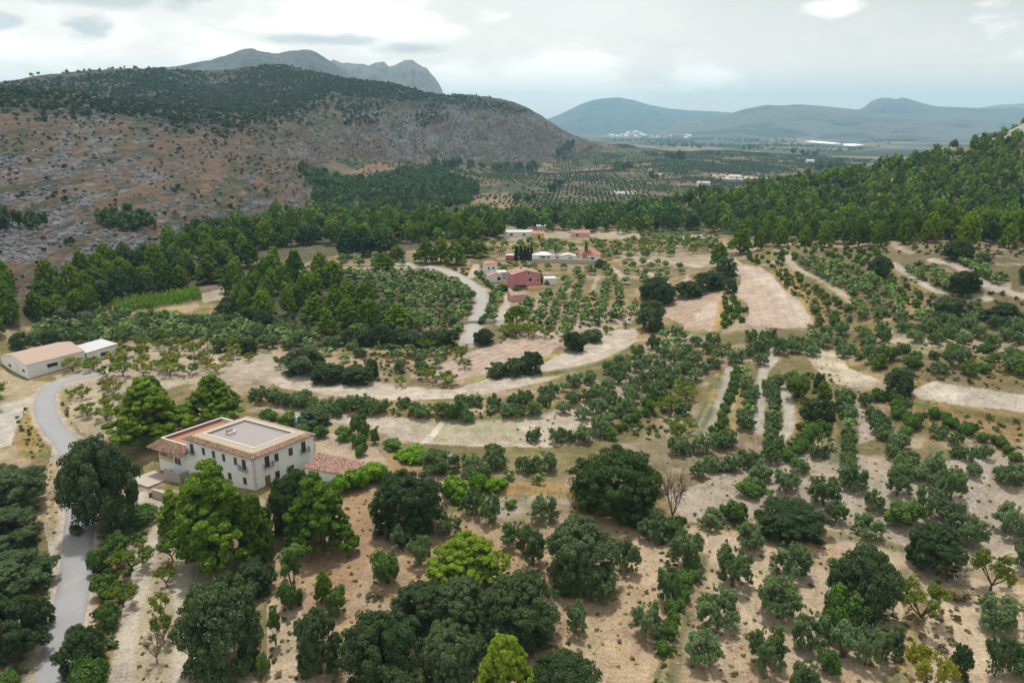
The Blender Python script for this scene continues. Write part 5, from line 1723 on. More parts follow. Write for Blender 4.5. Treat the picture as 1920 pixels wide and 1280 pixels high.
def scatter(poly, spacing, dmax=900, dmin=0, tries=14, line=None, keep=True, cap=4000, dens=None, hgt=0.0):
    """random points on the land inside an outline, at least `spacing` apart; line = two image points of a planting direction"""
    poly = np.asarray(poly, float)
    ed = np.concatenate([np.linspace(poly[i], poly[(i + 1) % len(poly)], 6)[:-1] for i in range(len(poly))])
    wp = hits(ed)
    dd = np.hypot(wp[:, 0], wp[:, 1])
    wp = wp[(dd < dmax * 1.05)]
    if len(wp) < 3:
        return []
    x0, x1, y0, y1 = wp[:, 0].min(), wp[:, 0].max(), wp[:, 1].min(), wp[:, 1].max()
    area = (x1 - x0) * (y1 - y0)
    if line:
        p, q = np.array(hit(*line[0])[:2]), np.array(hit(*line[1])[:2])
        t_ = (q - p) / np.linalg.norm(q - p)
        nn = np.array([-t_[1], t_[0]])
        L = max(x1 - x0, y1 - y0) * 1.5
        ii, jj = np.meshgrid(np.arange(-L, L, spacing), np.arange(-L, L, line[2] if len(line) > 2 else spacing * 1.35))
        c = np.array([(x0 + x1) / 2, (y0 + y1) / 2])
        pts = c + ii.ravel()[:, None] * t_ + jj.ravel()[:, None] * nn + rng.normal(0, spacing * .12, (ii.size, 2))
    else:
        n = int(min(area / spacing ** 2 * tries, 120000))
        pts = np.column_stack([rng.uniform(x0, x1, n), rng.uniform(y0, y1, n)])
    z = ground(pts[:, 0], pts[:, 1])
    px, py, f = project(pts[:, 0], pts[:, 1], z + .5 * hgt)
    dd = np.hypot(pts[:, 0], pts[:, 1])
    ok = pip(px, py, poly) & (dd < dmax) & (dd > dmin)
    for k in (0.0, .9) if hgt else (0.0,):
        px, py, f = project(pts[:, 0], pts[:, 1], z + k * hgt)
        for c in CLEAR:
            ok &= ~pip(px, py, c)
    for path, w in ROADS.values():
        ok &= dist_to(path, pts[:, 0], pts[:, 1]) > w / 2 + 1.3
    for path, w, c in TRACKS:
        ok &= dist_to(path, pts[:, 0], pts[:, 1]) > w / 2 + .5
    fx = np.array(FOOT)
    pts, z = pts[ok], z[ok]
    if dens is not None and len(pts):
        k = rng.random(len(pts)) < dens(pts[:, 0], pts[:, 1])
        pts, z = pts[k], z[k]
    out = []
    cellm = {}
    gx, gy, gr = np.array(_gx), np.array(_gy), np.array(_gr)
    for p, zz in zip(pts, z):
        i, j = int(p[0] // spacing), int(p[1] // spacing)
        if not line and any((p[0] - q[0]) ** 2 + (p[1] - q[1]) ** 2 < spacing ** 2 for a in (-1, 0, 1) for b in (-1, 0, 1) for q in cellm.get((i + a, j + b), ())):
            continue
        if keep and len(gx) and ((gx - p[0]) ** 2 + (gy - p[1]) ** 2 < (gr * .75 + spacing * .36) ** 2).any():
            continue
        if len(fx) and ((fx[:, 0] - p[0]) ** 2 + (fx[:, 1] - p[1]) ** 2 < (fx[:, 2] + 1.6) ** 2).any():
            continue
        cellm.setdefault((i, j), []).append(p)
        out.append((p[0], p[1], zz))
        if len(out) >= cap:
            break
    return out


def fill(kind, poly, spacing, w, label, group, drop=.06, **kw):
    """an orchard or wood: w = (least, most) crown width"""
    k0 = kind if isinstance(kind, str) else kind[0]
    if KIND[k0][1] in ('olive tree', 'almond tree', 'shrub'):
        kw['hgt'] = .5 * (w[0] + w[1]) * PROTO[k0][0][3] / PROTO[k0][0][2]
    for x, y, z in scatter(poly, spacing, **kw):
        if rng.random() < drop:
            continue
        ww = rng.uniform(*w) * (.90 if KIND[k0][1] == 'olive tree' else 1)
        k = kind if isinstance(kind, str) else kind[rng.integers(len(kind))]
        pr = PROTO[k][0]
        lab = label if isinstance(label, str) else label[k]
        reg(k, x, y, z, ww, ww * pr[3] / pr[2] * rng.uniform(.82, 1.18), lab, group if isinstance(group, str) else group[k])
# ------------------------------------------------------------------ plants placed one by one
CLEAR += [[(1490, 262), (1530, 260), (1640, 268), (1650, 280), (1560, 277), (1500, 272)], F1, F5, [(1247, 592), (1262, 560), (1310, 546), (1358, 539), (1352, 590), (1346, 614), (1335, 621), (1285, 610)],
          [(790, 704), (880, 660), (950, 640), (1020, 622), (1052, 645), (1020, 672), (945, 692), (890, 714)],
          [(1707, 735), (1740, 718), (1777, 710), (1815, 721), (1877, 734), (1960, 748), (1960, 780), (1865, 766), (1790, 757), (1727, 747)],
          [(1380, 682), (1392, 684), (1370, 722), (1355, 762), (1340, 802), (1325, 824), (1293, 820), (1310, 798), (1330, 758), (1344, 718), (1360, 690)],
          [(215, 930), (300, 915), (340, 930), (335, 965), (215, 968)], [(700, 790), (970, 792), (965, 830), (790, 832), (740, 820)]]
for spec in '''
oak -40 845 93 958 b|broad dark holm oak left of the road, farthest of the verge row
oak -52 930 82 1028 b|dark holm oak left of the road, second from the far end of the verge row
oak -62 1012 97 1115 b|greyish dark holm oak left of the road, third along the verge row
oak -70 1085 93 1240 b|largest dark holm oak left of the road at the lower left edge
oak 66 1112 108 1172 b|small dark holm oak leaning out over the road verge
oak 130 795 272 990 t|large grey-green holm oak overhanging the right side of the road beside the farmhouse wing
oak 117 1160 202 1262 t|small dark holm oak at the right edge of the road near the bottom
pine 322 838 495 1062 t|largest bright green pine in front of the farmhouse
pine 298 902 375 1000 b|low bright side pine at the left foot of the largest pine
pine 438 905 522 1052 b|dark side pine at the right foot of the largest pine
oak 333 1040 500 1262 b|large rounded grey-green holm oak directly below the largest pine
oak 440 1030 522 1112 b|dark holm oak behind the large rounded one, under the pine
sapling 523 1008 577 1110 b|slender light green sapling right of the large rounded holm oak
bush 520 1082 570 1145 b|dark bushy shrub at the foot of the slender light green sapling
sapling 503 1130 532 1210 b|thin sapling on the pale bank right of the large rounded holm oak
oak 555 1115 645 1262 b|grey-green holm oak at the left end of the big clump in the foreground
pine 588 1060 628 1130 b|small young pine behind the left end of the foreground clump
bush 610 1090 655 1150 b|light green shrub between the small young pine and the foreground clump
pine 540 868 676 1030 t|bright green pine standing on the brown slope right of the farmhouse
carob 505 848 612 1000 b|dark carob between the two bright pines in front of the farmhouse
oak 697 850 835 1000 b|tall dark holm oak on the brown slope right of the lime green hedge
lime 640 872 690 918 b|lime green hedge shrub nearest the outbuilding roof
lime 672 860 726 905 b|brightest lime green hedge shrub at the right end of the outbuilding
lime 618 885 660 925 b|lime green shrub behind the bright pine right of the farmhouse
lime 826 888 888 938 b|vivid green leafy shrub right of the tall dark holm oak
lime 878 880 915 918 b|low vivid green shrub beside the dry yellow grass strip
lime 910 885 956 916 b|trailing vivid green shrub at the left end of the yellow grass strip
olive 862 908 908 964 t|olive tree right behind the vivid green leafy shrub
olive 895 918 940 980 t|olive tree on the bare slope below the trailing green shrub
olive 990 918 1046 976 t|olive tree left of the great dark carob, on tan ground
bush 945 932 972 952 b|small round shrub between two olives above the lime pine
olive 818 955 867 1002 t|small olive just above the lime green pine
olive 762 998 810 1058 t|slim open olive on the slope left of the lime green pine
grey_bush 733 972 772 1030 b|slim grey-green bush below the tall dark holm oak
bush 700 1025 754 1096 b|leaning shrub on the brown slope near the white bucket
dry_bush 688 1095 722 1122 b|grey dry heap of brush below the leaning shrub
pine_lime 803 978 958 1120 b|broad lime green pine rising behind the dark foreground clump
olive 937 965 1003 1026 t|silvery olive right of the lime green pine
olive 975 985 1026 1058 t|open-branched olive touching the left side of the domed holm oak
oak 1017 953 1162 1092 t|domed dark holm oak on the tan field right of the lime green pine
bush 1045 1070 1096 1120 b|dark undergrowth under the domed holm oak
olive 1150 1000 1202 1072 t|dense olive touching the right side of the domed holm oak
olive 1098 1058 1160 1124 t|leaning olive in front of the domed holm oak
oak 810 1062 922 1180 b|dark holm oak just under the lime green pine
oak 895 1048 1058 1210 b|largest dark holm oak of the foreground clump, at its right side
oak 880 1142 990 1225 b|low holm oak in the middle front of the foreground clump
oak 735 1072 850 1190 b|holm oak at the back left of the foreground clump
oak 640 1120 795 1300 b|wide holm oak filling the left front of the foreground clump
oak 785 1140 908 1300 b|holm oak in the centre front of the foreground clump
oak 690 1215 800 1330 b|holm oak at the very bottom edge of the foreground clump
pine_lime 668 1160 705 1240 b|slim lime green pine poking out of the left of the foreground clump
pine_lime 887 1162 1008 1320 t|lime yellow pine at the bottom edge in the foreground
oak 975 1198 1138 1350 b|dark holm oak at the bottom edge right of the lime yellow pine
olive 1057 1120 1102 1186 t|small thin olive beside the foreground clump on tan ground
olive 1180 1120 1242 1192 t|lone neat olive in the middle of the tan field
olive 1227 1058 1279 1128 t|olive with a tall stem up the tan field from the lone neat one
olive 1187 950 1258 1008 t|wide olive at the top edge of the tan field below the great dark carob
carob 1062 806 1242 968 b|great dark rounded carob, the biggest dark crown in the orchards
bare 1236 885 1282 985 t|bare grey tree right of the great dark carob
bush 1240 960 1290 1000 b|low dark shrub under the bare grey tree
olive 1250 985 1320 1064 t|olive at the left end of the first row on the tan field
olive 1333 1018 1412 1098 t|broad olive below the first row on the tan field
olive 1377 972 1434 1030 t|olive beside the dry track right of the low shrub bank
olive 1437 1003 1519 1080 t|tall olive on pale ground left of the domed leaning holm oak
olive 1413 1067 1502 1156 t|large olive with shaded foot, left of the domed leaning holm oak's trunk
olive 1303 1090 1389 1176 t|dense olive beside the weedy terrace edge
olive 1280 1172 1352 1246 t|olive with visible forked trunk near the bottom of the tan field
olive 1393 1162 1475 1252 t|tall olive alone on open ground near the bottom centre right
olive 1477 1228 1532 1310 t|small olive cut by the bottom edge
olive 1483 1135 1556 1216 t|olive at the left foot of the domed leaning holm oak
oak 1543 1002 1680 1150 t|domed leaning holm oak on the tan orchard floor
bush 1543 1095 1628 1200 b|dark ivy-like bush around the trunk of the domed leaning holm oak
grey_bush 1550 1150 1612 1235 b|grey-green bush below the domed leaning holm oak
olive 1592 1162 1652 1246 t|left one of two touching olives below the domed leaning holm oak
olive 1632 1160 1690 1238 t|right one of two touching olives below the domed leaning holm oak
bush 1537 1212 1585 1262 b|low dark shrub near the bottom edge below the leaning oak
almond 1677 1078 1775 1166 t|spreading yellow-green almond with low open limbs
almond_yellow 1683 1195 1782 1310 t|yellow almond at the bottom edge right of centre
oak 1773 1188 1818 1276 b|narrow dark young holm oak beside the yellow almond at the bottom
olive 1827 1100 1902 1175 t|round olive on tan ground beside the straw terrace
olive 1838 1178 1890 1266 t|left one of two merged olives in the lower right corner
olive 1876 1180 1945 1262 t|right one of two merged olives in the lower right corner
oak 1697 958 1805 1068 b|dark holm oak between grey soil lanes at the right
oak 1408 912 1548 1012 b|broad dark holm oak with cauliflower crown above the tan track
olive 1303 943 1359 988 t|low olive right of the bare grey tree
bush 1350 925 1400 975 b|green shrub left of the cauliflower-crowned holm oak
bush 1380 890 1450 930 b|green shrub bank above the cauliflower-crowned holm oak
olive 1510 883 1579 946 t|round olive on pale soil right above the cauliflower-crowned holm oak
olive 1575 863 1627 920 t|olive on pale soil, one up from the round one
olive 1653 872 1709 928 t|olive with a dark stem in the middle of the grey soil lane
olive 1617 912 1659 956 t|small olive with slanting trunk on grey soil
olive 1543 930 1590 978 t|small grey olive right of the cauliflower-crowned holm oak
olive 1593 952 1658 1006 t|dark low olive at the grey soil lane's end
bush 1657 925 1735 985 b|wide green shrub left of the upright olive
olive 1713 902 1765 966 t|upright olive behind the dark holm oak between grey lanes
olive 1750 935 1812 985 t|dense olive just right above the dark oak between grey lanes
olive 1793 956 1852 1022 t|broad olive right of the dark oak between grey lanes
olive 1858 930 1925 1000 t|shady olive near the right edge above the grey lane
olive 1893 1002 1950 1064 t|olive cut by the right edge below the grey lane
almond 1817 1022 1896 1106 t|open almond with thin stem beside the straw track at the right
bare 1745 1040 1815 1090 t|grey leafless bush beside the dry track at the right
dry_bush 1770 1090 1820 1125 b|dry shrub on the rocky mound right of the spreading almond
olive 1753 868 1812 936 t|large olive above the upright olive
olive 1445 872 1503 924 t|olive in the pale clearing left of the grey lane
oak 1655 678 1708 742 t|dark holm oak standing clear on a bare stem above the white bank
pine 213 686 360 830 t|big rounded pine behind the farmhouse wing
pine 260 690 330 800 t|second trunk of the pine stand behind the farmhouse wing
pine 355 685 452 788 t|rounded pine behind the farmhouse to the right of the big one
oak 530 633 613 700 b|round black-green holm oak at the left end of the pale strip
oak 583 668 650 716 b|left one of two low spreading oaks on the edge of the long pale field
oak 635 672 706 718 b|right one of two low spreading oaks on the edge of the long pale field
oak 685 660 712 705 b|dark oak behind the right one of the two low spreading oaks
oak 909 670 952 706 b|left oak of the dark group on the bend of the long pale field
oak 940 658 985 704 b|middle oak of the dark group on the bend of the long pale field
oak 972 643 1020 700 b|tallest right oak of the dark group on the bend of the long pale field
oak 1052 610 1100 658 b|round dark oak left of the tip of the long pale field
oak 1090 608 1132 640 b|low dark oak behind the round one at the tip of the long pale field
oak 1188 543 1250 618 b|biggest dark oak at the upper tip of the long pale field
oak 1195 505 1262 562 b|dark oak behind the biggest one at the tip of the long pale field
oak 1222 520 1268 570 b|dark oak at the left corner of the small pinkish field
oak 1262 518 1322 556 b|dark spreading oak along the top of the small pinkish field
oak 1300 496 1362 542 b|large dark oak at the top of the small pinkish field
oak 1340 470 1384 520 b|dark oak at the upper end of the big pinkish field
oak 1352 513 1384 548 b|round dark oak between the two pinkish fields
oak 1624 464 1672 520 b|dark oak on the terrace bank below the pine slope
oak 1780 494 1834 548 b|dark round oak in the middle of the right hand terraces
oak 1746 542 1802 592 b|dark oak with pale gap beneath at the foot of the right hand terraces
oak 1856 556 1908 598 b|dark oak at the right end of the terraces
oak 1838 572 1870 602 b|small dark oak touching the one at the right end of the terraces
oak 1768 436 1822 486 b|dark oak at the foot of the pine slope
oak 1826 468 1862 492 b|low dark oak beside the pines at the right
oak 1908 480 1945 530 b|dark oak cut by the right edge on the terraces
oak 884 606 930 645 b|dark oak covering the foot of the middle road
oak 398 626 430 660 b|left one of two round black-green bushes at the grove edge
oak 450 626 486 664 b|right one of two round black-green bushes at the grove edge
oak 20 610 60 655 b|dark oak behind the warehouse, nearer the left edge
oak 78 608 120 656 b|dark oak behind the warehouse roof
oak 1522 690 1548 730 b|dark oak at the top of the shrubby gully between terraces
oak 1500 735 1545 785 b|dark oak in the middle of the shrubby gully between terraces
oak 1530 735 1566 790 b|grey-green oak on the right of the shrubby gully between terraces
bush 1470 690 1520 745 b|yellow-green shrub at the left of the shrubby gully
pine_lime 1530 705 1562 745 b|bright young pine in the shrubby gully between terraces
pine_lime 1627 655 1662 692 b|bright lime bush-like pine above the dark oak on a bare stem
pine_lime 1903 660 1940 705 b|bright lime pine cut by the right edge
pine_dark 632 418 675 482 b|left crown of the tall dark umbrella pine stand in the centre left
pine_dark 655 415 705 480 b|middle crown of the tall dark umbrella pine stand
pine_dark 690 416 740 478 b|right crown of the tall dark umbrella pine stand
pine 775 440 822 494 t|leftmost of the umbrella pines at the end of the middle road
pine 808 440 845 492 t|second umbrella pine from the left at the end of the middle road
pine 832 444 880 496 t|third umbrella pine from the left at the end of the middle road
pine 852 436 890 482 t|umbrella pine standing behind the others at the end of the middle road
pine 874 444 922 482 t|rightmost of the umbrella pines at the end of the middle road
pine 730 455 762 490 t|rounded pine between the two umbrella pine stands
pine 694 470 742 505 t|low bright pine in front of the dark umbrella stand
umbrella 945 570 992 618 t|umbrella-crowned pine standing alone at the foot of the dirt drive
pine 566 540 620 600 t|pale green pine at the left of the pine clump left of the middle road
pine 606 525 655 595 t|bright pine at the top of the clump left of the middle road
pine 632 516 680 580 t|tallest pine in the clump left of the middle road
pine 668 517 706 578 t|dark-sided pine at the top right of the clump left of the middle road
pine 594 568 640 628 t|conical pine at the front of the clump left of the middle road
pine 628 545 675 612 t|broad pine in the heart of the clump left of the middle road
pine 672 550 714 612 t|pale pine at the right of the clump left of the middle road
pine 692 580 716 614 t|small conical pine at the front right of the clump
pine 720 560 772 614 t|rounded pine set apart right of the clump
pine 365 470 422 532 t|tall dark-topped pine above the rail embankment
pine 418 472 468 532 t|bright pine right of the rail embankment
pine 448 440 490 500 t|pine on the rise behind the rail embankment
pine 488 455 540 532 t|broad pine left of the white gap in the wood
pine 530 460 580 530 t|pine just left of the white gap in the wood
pine 583 466 625 532 t|pine just right of the white gap in the wood
pine 605 480 648 535 t|dark pine in front of the white gap in the wood
pine 100 512 128 556 t|conical pine at the foot of the rocky hill near the left
pine 126 535 168 580 t|bright conical pine left of the rail embankment
pine 145 500 185 560 t|dark pine at the left end of the belt under the rocky hill
pine 60 550 95 585 t|bright pine near the left edge above the grove
pine 1365 415 1410 476 t|big dark pine at the upper end of the big pinkish field
pine 1410 425 1432 470 t|slim pine next to the big dark pine above the pinkish field
pine 1328 445 1365 500 b|bright pine among the dark oaks above the pinkish fields
palm 1086 450 1109 490 t|date palm behind the left end of the coral-roofed cottage
palm 1030 455 1052 488 t|low spreading palm behind the white pavilions
cypress 963 461 974 488 t|leftmost cypress beside the maroon hut
cypress 972 460 982 488 t|second cypress from the maroon hut
cypress 979 461 989 488 t|third cypress from the maroon hut
cypress 985 463 995 488 t|fourth cypress from the maroon hut
cypress 992 459 1001 488 t|rightmost cypress of the row, beside the compound wall
oak 1112 480 1140 502 b|dark oak hiding the right end of the compound wall
oak 930 528 953 545 b|dark round tree beside the dirt drive below the orange-roofed house
bush 958 536 978 548 b|round clipped bush in front of the deep pink house
pine 1000 500 1020 535 b|conical tree right of the deep pink house
bush 1021 522 1034 540 b|small conical bush before the white flat-roofed shed
bush 655 768 695 820 b|dense round bush on the pale strip behind the farmhouse
bush 693 797 712 832 b|small upright bush right of the dense round bush
oak 560 755 622 800 b|dark bushy tree beside the blue pool
bush 520 765 560 798 b|bush left of the blue pool behind the farmhouse roof
bush 480 765 525 790 b|bush right behind the farmhouse roof's back corner
bush 555 790 588 812 b|low bush in front of the blue pool
bush 588 790 622 818 b|bush right of the blue pool
bush 625 795 665 825 b|bush at the yard edge left of the dense round bush
bush 660 808 690 838 b|low bush on the yard edge below the dense round bush
bush 662 825 690 855 b|round bush on the right side of the bare yard
bush 715 818 755 842 b|dark low bush at the end of the yard
lime 735 835 800 862 b|light green shrub bank behind the tall dark holm oak
oak 790 832 838 868 b|dark round shrub beside the white trough
bush 835 745 870 785 b|bright round shrub in the olive row along the long pale field
grey_bush 765 748 805 785 b|grey feathery shrub at the gap in the olive row
bush 220 948 300 978 b|clipped low hedge at the edge of the farm yard
bush 165 1020 205 1075 b|dark green shrub beside the road right edge, farthest of the verge scrub
bush 195 990 245 1040 b|green shrub at the top of the verge scrub right of the road
almond 205 1010 290 1075 b|yellow-green almond spreading over the verge scrub
bush 170 1070 220 1120 b|green shrub in the middle of the verge scrub right of the road
almond 200 1080 262 1140 b|small almond at the lower end of the verge scrub
bush 178 1125 225 1180 b|dark shrub at the lower end of the verge scrub
bush 140 1225 215 1300 b|green shrub at the bottom edge beside the road
bush 0 1245 45 1310 b|green shrub in the bottom left corner
almond 300 995 350 1055 b|almond beside the left foot of the largest pine
almond 293 1050 335 1100 t|almond with dark bent trunk in the bare strip
almond 280 1105 325 1158 t|half bare almond in the middle of the strip
almond 285 1145 330 1205 t|almond with a dark branch at the lower middle of the strip
bare 275 1180 315 1242 t|bare twisted almond at the bottom of the strip
bush 440 1225 475 1265 b|light green shrub at the right foot of the rounded holm oak
bush 485 1215 515 1262 b|small green shrub on the pale bank at the bottom
bush 1060 1250 1100 1300 b|small shrub at the bottom edge of the tan field
'''.strip().splitlines():
    a, lab = spec.split('|')
    k, x0, y0, x1, y1, md = a.split()
    box(k, float(x0), float(y0), float(x1), float(y1), lab, md)

# ------------------------------------------------------------------ rows and orchards
G = lambda s: (s, s)
row('olive', [(480, 735), (560, 748), (650, 752), (725, 765)], 13, 4.3, 'olive tree in the dense row below the long pale field behind the farmhouse', 'olives in the row below the long pale field', 1.0)
row('olive', [(490, 745), (600, 762), (720, 768)], 9, 4.0, 'olive tree in the dense row below the long pale field behind the farmhouse', 'olives in the row below the long pale field', 1.0)
row('olive', [(745, 755), (830, 765), (920, 770), (1010, 765)], 10, 4.2, 'olive tree in the lower line under the bend of the long pale field', 'olives under the bend of the long pale field', .9)
row('olive', [(860, 750), (960, 748), (1040, 728), (1110, 700)], 11, 4.0, 'olive tree in the upper line under the bend of the long pale field', 'olives lining the bend of the long pale field', .9)
row('olive', [(985, 815), (1050, 818), (1100, 810), (1140, 800)], 5, 4.4, 'olive tree standing on bare soil behind the great dark carob', 'olives on bare soil behind the great carob', .7)
row('olive', [(600, 775), (640, 772)], 2, 3.2, 'olive bush at the start of the pale strip behind the blue pool', 'olives behind the blue pool', .6)
row('olive', [(1400, 690), (1403, 740), (1395, 800)], 10, 3.9, 'olive tree in the left one of two long rows running down to the straw bank', 'olives in the left terrace row', .5)
row('olive', [(1445, 705), (1450, 760), (1440, 835)], 11, 4.0, 'olive tree in the right one of two long rows running down to the straw bank', 'olives in the right terrace row', .5)
row('bush', [(1385, 690), (1365, 750), (1345, 815)], 14, 2.6, 'dark green shrub on the terrace bank beside the pale lane', 'shrubs on the bank beside the pale lane', .6)
row('olive', [(1575, 730), (1585, 780), (1590, 850), (1600, 900)], 11, 4.0, 'olive tree in the row left of the grey soil lane', 'olives left of the grey lane', .5)
row('olive', [(1620, 745), (1645, 790), (1680, 850), (1720, 890)], 9, 4.3, 'olive tree in the row right of the grey soil lane', 'olives right of the grey lane', .8)
row('bush', [(1640, 740), (1680, 745), (1700, 780), (1715, 810)], 8, 3.4, 'dark shrub in the thicket under the oak on a bare stem', 'shrubs in the thicket under the bare-stemmed oak', 1.0)
row('bush', [(1755, 775), (1800, 800), (1850, 820), (1900, 850)], 11, 2.8, 'green shrub in the hedge line below the white bank', 'shrubs in the hedge below the white bank', .7)
row('olive', [(1745, 800), (1790, 830), (1800, 870), (1790, 900)], 6, 4.0, 'olive tree on the terrace below the green hedge line at the right', 'olives below the hedge at the right', 1.0)
row('olive', [(1850, 850), (1880, 880), (1910, 900)], 4, 3.8, 'olive tree beside the right hand pale lane', 'olives beside the right hand lane', 1.0)
row('olive', [(1730, 850), (1750, 890), (1790, 920)], 5, 4.0, 'olive tree in the short line above the dark oak between lanes', 'olives above the oak between lanes', 1.0)
row('olive', [(800, 872), (870, 868), (920, 862), (980, 868), (1040, 862)], 7, 5.0, 'large olive tree in the line left of the great dark carob', 'large olives left of the great carob', .8)
row('olive', [(840, 890), (900, 885), (1000, 895), (1040, 890)], 4, 3.2, 'small olive in front of the large line left of the great dark carob', 'small olives left of the great carob', .8)
row('olive', [(1290, 880), (1350, 868), (1420, 850)], 5, 4.8, 'olive tree in the line right of the great dark carob', 'olives right of the great carob', .8)
row('olive', [(1260, 845), (1320, 832), (1380, 820)], 5, 4.6, 'olive tree in the upper line right of the great dark carob', 'olives in the upper line right of the great carob', .8)
row('almond', [(1225, 770), (1265, 750), (1290, 720)], 4, 5.2, 'spreading yellow-green almond beside the pale lane behind the great carob', 'almonds beside the pale lane', .8)
row('almond', [(1240, 815), (1300, 795)], 2, 5.4, 'big open almond with pale trunk above the great carob', 'open almonds above the great carob', .8)
row('bush', [(1130, 805), (1180, 790), (1215, 760), (1240, 735)], 12, 3.0, 'green shrub on the weedy bank left of the almonds', 'shrubs on the weedy bank by the almonds', .9)
row('bush', [(1245, 1230), (1262, 1150), (1290, 1090), (1305, 1060)], 12, 2.2, 'weedy shrub on the terrace edge across the tan field', 'shrubs on the terrace edge in the tan field', .5)
row('bush', [(1480, 860), (1500, 830), (1530, 800), (1550, 790)], 9, 3.0, 'green shrub in the lower gully between terraces', 'shrubs in the lower gully', 1.0)
row('oak', [(650, 632), (700, 634), (760, 636), (850, 636)], 11, 6.0, 'dark oak in the long low line above the olive strip', 'dark oaks in the long low line', .8)
row('olive', [(700, 655), (760, 658), (840, 655)], 8, 3.6, 'small olive in the single file below the long low line of oaks', 'olives below the line of oaks', .5)
row('oak', [(420, 575), (460, 590), (520, 605)], 6, 6.0, 'blackish oak in the thicket right of the rail embankment', 'oaks right of the rail embankment', 2.0)
row('almond', [(790, 640), (860, 660), (880, 690)], 4, 4.4, 'almond tree at the corner of the vineyard patch', 'almonds by the vineyard patch', 1)
row('almond', [(930, 625), (980, 620), (1040, 628)], 5, 4.6, 'almond tree on the pinkish patch below the lone umbrella pine', 'almonds on the pinkish patch', .8)
row('almond', [(740, 722), (790, 700), (830, 712), (870, 716)], 4, 4.4, 'leafy almond on the weedy corner above the long pale field', 'almonds on the weedy corner', 1.2)
row('almond', [(1130, 625), (1165, 600), (1180, 590)], 3, 3.0, 'small tree on bare ground left of the biggest dark oak', 'small trees by the biggest oak', 1)
# almond orchard around the bend
fill(['almond', 'almond', 'almond_yellow'], [(150, 725), (205, 700), (300, 690), (370, 700), (380, 690), (215, 690), (215, 790), (160, 800), (130, 765)], 4.8, (4.0, 5.4), {'almond': 'green almond tree in the orchard inside the bend of the road', 'almond_yellow': 'yellowing almond tree in the orchard inside the bend of the road'}, {'almond': 'green almonds inside the bend', 'almond_yellow': 'yellowing almonds inside the bend'})
fill(['almond', 'almond', 'almond_yellow'], [(110, 690), (165, 668), (200, 650), (300, 632), (470, 640), (480, 660), (400, 690), (300, 690), (205, 702), (140, 708)], 4.6, (3.8, 5.2), {'almond': 'green almond tree in the orchard behind the warehouse', 'almond_yellow': 'yellowing almond tree in the orchard behind the warehouse'}, {'almond': 'green almonds behind the warehouse', 'almond_yellow': 'yellowing almonds behind the warehouse'})
fill('almond', [(-40, 730), (0, 715), (95, 700), (100, 715), (60, 735), (0, 765), (-40, 780)], 6.0, (4.2, 5.4), 'almond tree in front of the warehouse above the gravel yard', 'almonds in front of the warehouse')
fill(['almond', 'almond_yellow'], [(400, 660), (540, 660), (545, 690), (480, 690), (400, 680)], 7.0, (3.4, 4.4), {'almond': 'small almond on pale terraces left of the round black-green oak', 'almond_yellow': 'small yellow almond on pale terraces left of the round black-green oak'}, {'almond': 'small almonds left of the round oak', 'almond_yellow': 'small yellow almonds left of the round oak'})
# the dense dark grove above the almond orchard
fill('olive', [(70, 600), (190, 580), (300, 588), (420, 592), (480, 608), (560, 620), (660, 640), (700, 655), (640, 655), (520, 645), (400, 635), (280, 630), (160, 632), (60, 640)], 3.5, (4.0, 5.2), 'olive tree in the dense green grove above the almond orchard', 'olives of the dense grove above the almonds', drop=.02)
fill('olive', [(590, 655), (700, 650), (860, 660), (850, 690), (760, 700), (720, 690), (620, 668)], 5.5, (3.6, 4.6), 'olive tree on the strips above the long pale field', 'olives on the strips above the long pale field')
# olives below the bend, right of the long pale field
fill('olive', [(1000, 725), (1065, 700), (1125, 682), (1165, 663), (1200, 640), (1245, 606), (1285, 612), (1340, 625), (1380, 640), (1440, 655), (1420, 680), (1360, 685), (1335, 715), (1310, 750), (1280, 770), (1245, 730), (1222, 728), (1170, 765), (1130, 785), (1085, 792), (1090, 762), (1020, 762)], 5.0, (3.8, 5.0), 'olive tree in the wide grove between the long pale field and the pale lane', 'olives of the wide grove in the middle', line=((1100, 770), (1300, 640), 5.6), drop=.10)
fill('olive', [(1390, 625), (1530, 622), (1640, 600), (1760, 590), (1900, 600), (1930, 640), (1800, 640), (1660, 625), (1600, 650), (1520, 655), (1440, 655)], 4.3, (4.0, 5.4), 'olive tree in the green belt below the big pinkish field and the terraces', 'olives of the green belt across the right')
fill(['almond'], [(1480, 630), (1640, 610), (1760, 600), (1920, 600), (1930, 625), (1700, 630), (1560, 650)], 9.0, (4.4, 5.2), 'yellow-green almond among the olives of the green belt at the right', 'almonds of the green belt')
fill(['bush', 'olive'], [(1560, 655), (1640, 640), (1780, 650), (1920, 660), (1920, 700), (1760, 690), (1650, 680)], 4.4, (2.6, 4.8), {'bush': 'shrub on the dry bank above the white bank', 'olive': 'scattered olive on the dry bank above the white bank'}, {'bush': 'shrubs on the dry bank', 'olive': 'olives on the dry bank'})
fill('olive', [(1430, 850), (1500, 800), (1560, 830), (1580, 880), (1500, 870), (1440, 900), (1380, 905), (1370, 880)], 6.0, (4.0, 5.0), 'olive tree on the terrace above the cauliflower-crowned oak', 'olives above the cauliflower-crowned oak')
fill('olive', [(1650, 850), (1720, 840), (1780, 880), (1760, 900), (1690, 880)], 6.0, (4.0, 4.6), 'olive tree between the two lanes at the right', 'olives between the two lanes')
fill('olive', [(1690, 985), (1640, 990), (1600, 1010), (1560, 1000), (1600, 960), (1700, 940)], 9.0, (3.4, 4.2), 'olive near the lower end of the grey lanes', 'olives at the lower end of the grey lanes')
